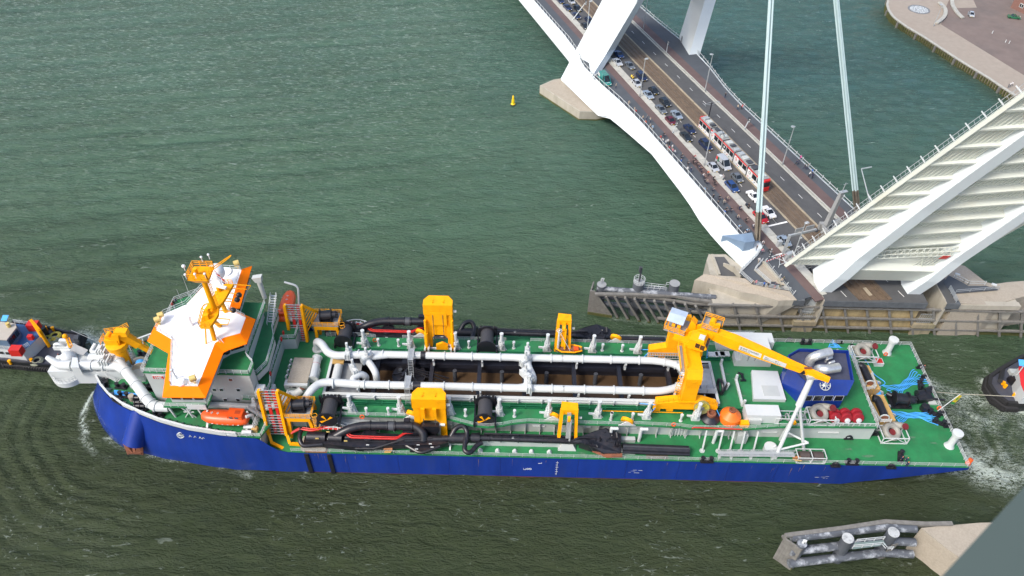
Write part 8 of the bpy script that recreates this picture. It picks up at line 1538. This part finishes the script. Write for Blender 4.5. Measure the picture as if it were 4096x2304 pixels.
for s_ in (-1,1): m.beam(tp_,tp_+BV*2.6*s_-V((0,0,.3)),.07).beam(tp_+V((0,0,-.9)),tp_+BV*2.6*s_-V((0,0,.3)),.06).beam(tp_+BV*2.4*s_-BU*.9-V((0,0,.4)),tp_+BV*2.4*s_+BU*.9-V((0,0,.4)),.07)
m.build('wire_bracket', GALV, t)
m = M()
for tt in (9.5,12.4): m.cyl(B(-260,tt,16.6),B(70,tt,16.6),.03,None,4)
tag(m.build('contact_wires', DKGREY), 'pair of thin tram contact wires strung over the tracks', 'wire')
b = ZS(1500,640,10.65); h = up(b,ZS,350)-10.65; t = thing('sign_gantry', 'grey cantilever sign gantry over the lane at the barrier', 'gantry', b); tp_ = b+V((0,0,h)); M().beam(b,tp_,.55,.45).beam(tp_-V((0,0,.3)),tp_+BV*7.2-V((0,0,.3)),.4,.5).build('gantry_frame', GALV, t)
for k in (1.6,4.4): M().slab([tp_+BV*k-BU*.25,tp_+BV*(k+2.2)-BU*.25,tp_+BV*(k+2.2)-BU*.25+V((0,0,1.0)),tp_+BV*k-BU*.25+V((0,0,1.0))],-BU*.2).build('sign_panel', GREY, t)
M().ball(tp_+BV*7.4-V((0,0,.7)),.45).build('signal_lamp', DKGREY, t)
b = ZK(425,835,10.5); t = thing('guide_pillar', 'massive grey slanting pillar at the leaf edge beside the tram tracks', 'pillar', b); tp_ = ZK(508,525,18.5); h = up(b,ZK,520)
m = M(); tp_ = V((b.x+.9,b.y+.3,min(h,22))); x_ = BV*.6; m.add([b-x_-BU*.6,b+x_-BU*.6,b+x_+BU*.6,b-x_+BU*.6,tp_-x_*.6-BU*.4,tp_+x_*.6-BU*.4,tp_+x_*.6+BU*.4,tp_-x_*.6+BU*.4],[(0,1,2,3),(4,5,6,7),(0,1,5,4),(1,2,6,5),(2,3,7,6),(3,0,4,7)]); m.build('pillar_shaft', GREY, t)
M().beam(b+V((-.8,.3,.6)),b+V((-.8,.3,2.4)),1.2,1.0).beam(b-BV*1.0+V((0,0,2)),b+BV*3.6+V((0,0,2.8)),.5).beam(b-BV*1.0+V((0,0,2)),b-BV*.6+BU*2.4+V((0,0,1.6)),.5).beam(b+BV*3.6+V((0,0,2.8)),b-BV*.6+BU*2.4+V((0,0,1.6)),.4).build('pillar_bracket', GREY, t); M().beam(tp_-BV*.6,tp_+BV*1.4,.8,.25).cyl(tp_,tp_+V((.1,0,2.6)),.07).beam(tp_+V((-.3,0,2.1)),tp_+V((.6,0,2.4)),.06).build('pillar_head', GALV, t)
# barrier with striped boom and white screen
b0, b1 = ZS(1555,650,12.0), ZS(1240,765,11.7); t = thing('road_barrier', 'red and white striped barrier lowered across the cycle path', 'barrier', V((b0.x,b0.y,10.5))); n_ = 17
for i in range(n_): M().beam(b0.lerp(b1,i/n_),b0.lerp(b1,(i+1)/n_),.16,.16).build('boom_stripe', RED if i % 2 == 0 else WHITE, t)
M().obox(V((b0.x+.3,b0.y,10.5)),.9,.8,1.6,A0).build('barrier_box', GALV, t)
m = M(); P4 = [ZS(x,y,11.3) for x,y in ((1318,690),(1450,652),(1440,820),(1560,775))]
m.beam(P4[0],P4[1],.1).beam(P4[1],P4[2],.1).beam(P4[2],P4[3],.1).beam(P4[0],P4[3],.1); 
for p in (P4[1],P4[2],P4[3]): m.beam(p,V((p.x,p.y,10.5)),.1)
m.build('white_screen', WHITE, t)
c0, c1 = ZS(1640,690,12), ZS(1880,640,12.2); t = thing('road_barrier', 'red and white striped barrier across the roadway at the leaf edge', 'barrier', V((c0.x,c0.y,10.5)))
for i in range(13): M().beam(c0.lerp(c1,i/13),c0.lerp(c1,(i+1)/13),.16,.16).build('boom_stripe', RED if i % 2 == 0 else WHITE, t)
m = M().rail([V((c0.x,c0.y-.6,10.6)),V((c1.x,c1.y-.6,10.6))],1.6,2.6,.07,2); m.build('white_screen', WHITE, t); M().obox(ZS(1600,690,10.5),1.2,.9,1.3,A0).build('barrier_box', GALV, t)
b = ZS(1275,715,10.5); t = thing('striped_post', 'black and white striped post near the lowered barrier', 'post', b); 
for i in range(8): M().cyl(b+V((0,0,i*.36)),b+V((0,0,(i+1)*.36)),.1,None,10).build('post_band', WHITE if i % 2 else BLACK, t)
b = ZS(1425,530,10.5); tag(M().obox(b,1.0,.8,1.7,A0).build('signal_cabinet', GALV), 'grey signal cabinet on the kerb behind the sign gantry', 'cabinet')
for x, y, lab in ((1588,185,'white floodlight box on the right pier wing railing'),(2130,335,'white floodlight box at the right tip of the pier wing')):
    b = ZT(x,y,11.6); t = thing('flood_light', lab, 'floodlight', V((b.x,b.y,10.5))); M().cyl(V((b.x,b.y,10.4)),b,.07).build('post', GALV, t); M().obox(b,1.0,.45,.35,-.5).build('lamp_box', WHITE, t)
for x, y, lab in ((1830,430,'first small white bollard in the quay road'),(2047,560,'white bollard right of the dark patch in the quay road'),(2000,545,'dark bollard beside the white bollard in the quay road')):
    b = ZL(x,y,2.2); tag(M().cyl(b,b+V((0,0,1)),.16,.12,8).build('bollard', WHITE if 'white' in lab else DKGREY), lab, 'bollard')
# ================================================================== PEOPLE
def skin_mesh(name, V_, E_, R_):
    me = bpy.data.meshes.new(name); me.from_pydata(V_, E_, []); o = bpy.data.objects.new(name, me); COL.objects.link(o)
    md = o.modifiers.new('s', 'SKIN'); md.use_smooth_shade = True
    for i, r in enumerate(R_): me.skin_vertices[0].data[i].radius = r if isinstance(r, tuple) else (r, r)
    me.skin_vertices[0].data[0].use_root = True; sb = o.modifiers.new('b', 'SUBSURF'); sb.levels = 1; sb.render_levels = 1
    dg = bpy.context.evaluated_depsgraph_get(); dg.update(); out = bpy.data.meshes.new_from_object(o.evaluated_get(dg)); bpy.data.objects.remove(o); out.name = name; return out
def figure(name, hipz, fwd, knees, feet, elb, hand, crouch=0):
    # facing +x; joints given as (x, y, z)
    sh = 1.43-crouch; sx_ = fwd
    V_ = [(0,0,hipz),(sx_*.45,0,hipz+.22-crouch*.1),(sx_,0,sh-.04),(sx_+.02,0,sh+.09),(sx_+.05,0,sh+.20),(sx_+.05,0,sh+.31)]
    R_ = [(.15,.12),(.125,.14),(.15,.10),.06,.098,.085]; E_ = [(0,1),(1,2),(2,3),(3,4),(4,5)]
    for s_ in (-1,1):
        i = len(V_); j = 0 if s_ < 0 else 1
        V_ += [(0,s_*.10,hipz-.06),(knees[j][0],s_*.11,knees[j][1]),(feet[j][0],s_*.11,feet[j][1]),(feet[j][0]+.15,s_*.12,feet[j][1]-.04)]; R_ += [.095,.065,.048,(.05,.04)]; E_ += [(0,i),(i,i+1),(i+1,i+2),(i+2,i+3)]
        i = len(V_); V_ += [(sx_,s_*.19,sh-.02),(elb[j][0],s_*.25,elb[j][1]),(hand[j][0],s_*hand[j][2],hand[j][1]),(hand[j][0]+.07,s_*hand[j][2],hand[j][1]-.03)]; R_ += [.062,.045,.034,(.035,.025)]; E_ += [(2,i),(i,i+1),(i+1,i+2),(i+2,i+3)]
    me = skin_mesh(name, V_, E_, R_)
    for k in range(4): me.materials.append(None)
    mi = []
    for p in me.polygons:
        c = p.center; hd_ = (V(c)-V((sx_+.05,0,sh+.24))).length
        if c.z > sh+.06: mi.append(3 if (c.z > sh+.27 or (c.x < sx_+.03 and c.z > sh+.14)) else 2)
        elif c.z < hipz-.0 and abs(c.y) < .2 : mi.append(1)
        elif abs(c.y) > .16 and (V(c)-V((hand[0][0],0,hand[0][1]))).length < .32 and c.z < sh-.22: mi.append(2)
        else: mi.append(0)
    me.polygons.foreach_set('material_index', mi); return me
stand = figure('standing', .90, 0, [(.02,.48),(.0,.48)], [(-.03,.07),(-.03,.07)], [(-.03,1.15),(-.03,1.15)], [(.05,.90,.24),(.05,.90,.24)])
walk = figure('walking', .88, .03, [(.18,.50),(-.06,.47)], [(.24,.07),(-.34,.12)], [(-.16,1.15),(.14,1.14)], [(-.08,.90,.24),(.30,.98,.22)])
lean = figure('leaning', .90, .22, [(.0,.48),(.04,.48)], [(-.08,.07),(.0,.07)], [(.38,1.12),(.38,1.12)], [(.58,1.12,.16),(.58,1.12,.16)], .06)
photo = figure('filming', .90, .0, [(.02,.48),(.0,.48)], [(-.03,.07),(-.03,.07)], [(.22,1.22),(.22,1.22)], [(.36,1.45,.08),(.36,1.45,.08)])
ride = figure('riding', .98, .26, [(.32,.72),(.22,.60)], [(.14,.36),(.08,.18)], [(.46,1.22),(.46,1.22)], [(.64,1.05,.22),(.64,1.05,.22)], -.04)
CLO = {}
for nm, c in (('black',(.014,.014,.017)),('white',(.62,.62,.62)),('navy',(.014,.022,.07)),('grey',(.13,.14,.15)),('beige',(.42,.35,.27)),('pink',(.62,.22,.26)),('red',(.45,.03,.03)),('pale blue',(.28,.45,.62)),('green',(.06,.10,.04)),('blue',(.02,.14,.50)),('denim',(.05,.08,.15)),('orange',(.80,.10,.02)),('magenta',(.6,.02,.25))): CLO[nm] = mat('cloth_'+nm.replace(' ','_'), c, .85, .12, 9)
SKN = mat('skin', (.42,.25,.18), .6, .05, 5); HAIR = [mat('hair_dark', (.03,.02,.015), .6), mat('hair_fair', (.25,.17,.08), .6), mat('hair_grey', (.3,.3,.29), .6)]
def person(me, p, rz, top, leg, lab, grp, hair=None, carry=None):
    o = bpy.data.objects.new('person', me); COL.objects.link(o); o.location = p; o.rotation_euler = (0,0,rz); tag(o, lab, 'person', grp)
    for i, mt in enumerate((CLO[top], CLO[leg], SKN, hair or HAIR[int(abs(p[0]*7)) % 3])): o.material_slots[i].link = 'OBJECT'; o.material_slots[i].material = mt
    return o
bk_root = bpy.data.objects.new('bicycle', None); COL.objects.link(bk_root)
for x in (-.52,.52): M().ring((x,0,.34),(0,1,0),.32,.025,20,5).build('wheel', RUBBER, bk_root, local=True)
M().beam((-.52,0,.34),(-.15,0,.85),.035).beam((-.15,0,.85),(.36,0,.85),.04).beam((-.05,0,.34),(.38,0,.8),.04).beam((-.52,0,.34),(-.05,0,.34),.035).beam((.36,0,.98),(.52,0,.34),.035).beam((-.05,0,.34),(-.17,0,.92),.035).build('frame', DKGREY, bk_root, local=True)
M().beam((.42,-.27,1.02),(.42,.27,1.02),.035).build('handlebar', GALV, bk_root, local=True); M().box(-.3,-.08,.92,-.04,.08,.98).build('saddle', BLACK, bk_root, local=True)
first = [True]
def bike(p, rz, lab):
    o = bk_root if first[0] else copy_tree(bk_root); first[0] = False; o.location = p; o.rotation_euler = (0,0,rz); tag(o, lab, 'bicycle', 'bicycles waiting on the cycle path'); return o
rr = random.Random(4); ORD = ['first','second','third','fourth','fifth','sixth','seventh','eighth','ninth','tenth','eleventh','twelfth']
def num(i): return ORD[i] if i < 12 else '%dth' % (i+1) if (i+1) % 10 not in (1,2,3) or i < 20 else '%d%s' % (i+1, {1:'st',2:'nd',3:'rd'}[(i+1) % 10])
cyc = [(280,348,'black'),(408,505,'black'),(456,550,'grey'),(500,512,'red'),(492,545,'black'),(520,560,'black'),(535,585,'navy'),(550,605,'black'),(598,628,'orange'),(562,645,'white'),(575,672,'black'),(590,690,'beige'),(640,665,'black'),(648,700,'black'),(632,742,'grey'),(680,805,'black'),(737,812,'beige'),(712,836,'beige'),(728,892,'black'),(765,892,'black'),(828,880,'navy'),(812,945,'beige'),(817,1018,'pale blue'),(873,968,'black'),(925,1010,'white'),(858,1066,'white'),(878,1045,'pale blue'),(962,1064,'black'),(958,1098,'grey'),(992,1134,'white'),(988,1192,'pink'),(1042,1188,'black'),(1052,1196,'grey')]
cs = sorted([(st(ZJ(x,y,10.9)), c) for x,y,c in cyc], key=lambda a: -a[0][0])
for i, ((s_, t_), c) in enumerate(cs):
    t_ = max(-5.3, min(t_, -.15)); a = HD + rr.uniform(-.25,.25); lg = rr.choice(['denim','black','navy','grey'])
    person(ride, B(s_,t_,10.5), a, c, lg, 'cyclist in a %s top, %s cyclist counting from the raised leaf' % (c, num(i)), 'cyclists waiting for the bridge'); bike(B(s_,t_,10.5), a, 'dark bicycle ridden by the %s cyclist counting from the raised leaf' % num(i))
ped = [(ZI,960,722,'beige'),(ZI,1043,868,'beige'),(ZI,1095,922,'beige'),(ZI,1118,938,'red'),(ZI,1182,988,'beige'),(ZI,1215,985,'grey'),(ZI,1245,1003,'beige'),(ZI,1210,1025,'orange'),(ZI,1243,1055,'beige'),(ZI,1262,1066,'pale blue'),(ZJ,258,374,'red'),(ZJ,275,392,'white'),(ZJ,296,408,'white'),(ZJ,310,400,'white'),(ZJ,322,412,'black'),(ZJ,305,436,'beige'),(ZJ,318,452,'red'),(ZJ,342,440,'white'),(ZJ,345,470,'pink'),(ZJ,366,478,'white'),(ZJ,405,545,'blue'),(ZJ,443,602,'white'),(ZJ,477,606,'navy'),(ZJ,575,750,'pale blue'),(ZJ,590,756,'grey'),(ZJ,637,802,'black'),(ZJ,668,852,'black'),(ZJ,720,914,'blue'),(ZJ,948,1172,'black')]
ps = sorted([(st(q(x,y,10.9)), c) for q,x,y,c in ped], key=lambda a: -a[0][0])
for i, ((s_, t_), c) in enumerate(ps):
    t_ = max(-5.4, t_); mesh = [stand, lean, photo, walk][i % 4]; face = (pi+A0-pi/2-pi/2+rr.uniform(-.6,.6)) if mesh in (lean, photo) else HD+rr.choice((0,pi))+rr.uniform(-.4,.4)
    person(mesh, B(s_,t_,10.5), atan2(-BV.y,-BV.x)+rr.uniform(-.5,.5) if mesh in (lean,photo) else face, c, rr.choice(['denim','black','beige','navy']), 'pedestrian in a %s top on the near footpath, %s counting from the raised leaf' % (c, num(i)), 'pedestrians on the near footpath')
fr_ = [(ZJ,725,66,'black'),(ZJ,815,152,'beige'),(ZJ,845,150,'red'),(ZJ,1240,552,'navy'),(ZJ,1256,548,'navy'),(ZJ,1271,520,'magenta'),(ZJ,1300,582,'black'),(ZJ,1318,586,'grey'),(ZJ,1332,636,'white'),(ZJ,1352,618,'blue'),(ZJ,1356,652,'navy')]
for i, (q,x,y,c) in enumerate(fr_): s_, t_ = st(q(x,y,10.9)); person([walk,stand,lean][i % 3], B(s_,min(t_,26.0),10.5), atan2(BV.y,BV.x)+rr.uniform(-1,1), c, rr.choice(['denim','black','navy']), 'pedestrian in a %s top on the far footpath, %s from the top of the photo' % (c, num(i)), 'pedestrians on the far footpath')
pr_ = [(1018,1122,'beige','at the left end of the viewing rail'),(1064,1132,'pink','in pink beside the left end of the viewing rail'),(1192,1158,'blue','in blue alone at the viewing rail'),(1250,1170,'black','in black photographing at the viewing rail'),(1362,1176,'navy','in dark top and red shorts at the viewing rail'),(1432,1190,'green','crouching low at the right of the viewing rail'),(1472,1186,'black','at the right end of the viewing rail'),(1466,1098,'beige','by the stair wall below the one in green'),(1484,1066,'green','in green on the stair wall'),(1110,780,'white','in pale clothes walking past the anchor block')]
for i, (x,y,c,lb) in enumerate(pr_): p = ZS(x,y,10.7); person([lean,stand,stand,photo,photo,lean,lean,stand,lean,walk][i], V((p.x,p.y,10.5)), radians(-90)+rr.uniform(-.3,.3), c, 'red' if i == 4 else rr.choice(['denim','black','beige']), 'person '+lb, 'people on the pier')
RH_ = mat('helmet_red', (.5,.02,.02), .5); OH = mat('helmet_orange', (.85,.12,.02), .5)
for q, x, y, z, c, hr, me, lb in ((ZA,368,722,10.0,'navy',RH_,stand,'crew member in dark overalls and red helmet on the bow turret platform'),(ZN,578,905,19.95,'red',HAIR[2],stand,'crew member in red top at the far wheelhouse wing, nearest of three'),(ZN,600,870,19.95,'black',HAIR[2],stand,'crew member in black top at the far wheelhouse wing, middle of three'),(ZN,635,838,19.95,'navy',HAIR[2],walk,'crew member in dark blue top at the far wheelhouse wing, farthest of three'),(ZF,965,1152,6.3,'navy',OH,stand,'deckhand with orange helmet by the bollard near the stern side rail'),(ZF,1004,1158,6.3,'navy',OH,walk,'deckhand with orange helmet walking behind the first deckhand at the side rail'),(ZF,1008,1194,6.3,'navy',OH,stand,'deckhand with orange helmet closest to the near stern rail'),(ZF,1128,440,6.3,'navy',OH,lean,'deckhand with orange helmet bending at the far stern rail')):
    p = q(x,y,z); person(me, p, rr.uniform(-2,2), c, 'navy', lb, 'crew on the dredger', hr)
for i, (x, y) in enumerate(((2030,1135),(2050,1120),(2075,1110))): p = ZL(x,y,2.2); person([stand,walk,walk][i], p, .4, ['grey','white','white'][i], 'grey', 'person in %s at the quay edge, %s of three' % (['grey','white','a white shirt'][i], ['left','middle','right'][i]), 'people at the quay edge'); 
def scooter(q, x, y, mt, lab, top, hr):
    s_, t_ = st(q(x,y,10.9)); p = B(s_,t_,10.5); t = thing('motor_scooter', lab, 'scooter', p, None, HD)
    for xx in (-.6,.6): M().cyl((xx,-.07,.25),(xx,.07,.25),.25,None,12).build('wheel', RUBBER, t, local=True)
    M().prism([(-.85,-.2),(.0,-.2),(.0,.2),(-.85,.2)],.35,.8).slab([(.35,-.2,.3),(.55,-.2,.3),(.48,-.2,1.05),(.38,-.2,1.05)],(0,.4,0)).box(-.05,-.18,.25,.45,.18,.35).build('scooter_body', mt, t, local=True); M().beam((.4,-.3,1.08),(.4,.3,1.08),.05).build('handlebar', BLACK, t, local=True)
    person(ride, p-V((0,0,.12)), HD, top, 'grey', 'rider in %s on the %s' % (top, lab.split(' ')[0]+' scooter'), None, hr)
scooter(ZI,1098,640,PLATE,'yellow motor scooter between the blue people carrier and silver hatchback','grey',mat('helmet_yellow',(.8,.55,.05),.4)); scooter(ZJ,702,652,WHITE,'white motor scooter filtering between lanes beside the van','white',ROOFW); scooter(ZJ,888,862,DKBLUE,'dark motor scooter left of the near stays','black',HAIR[0])
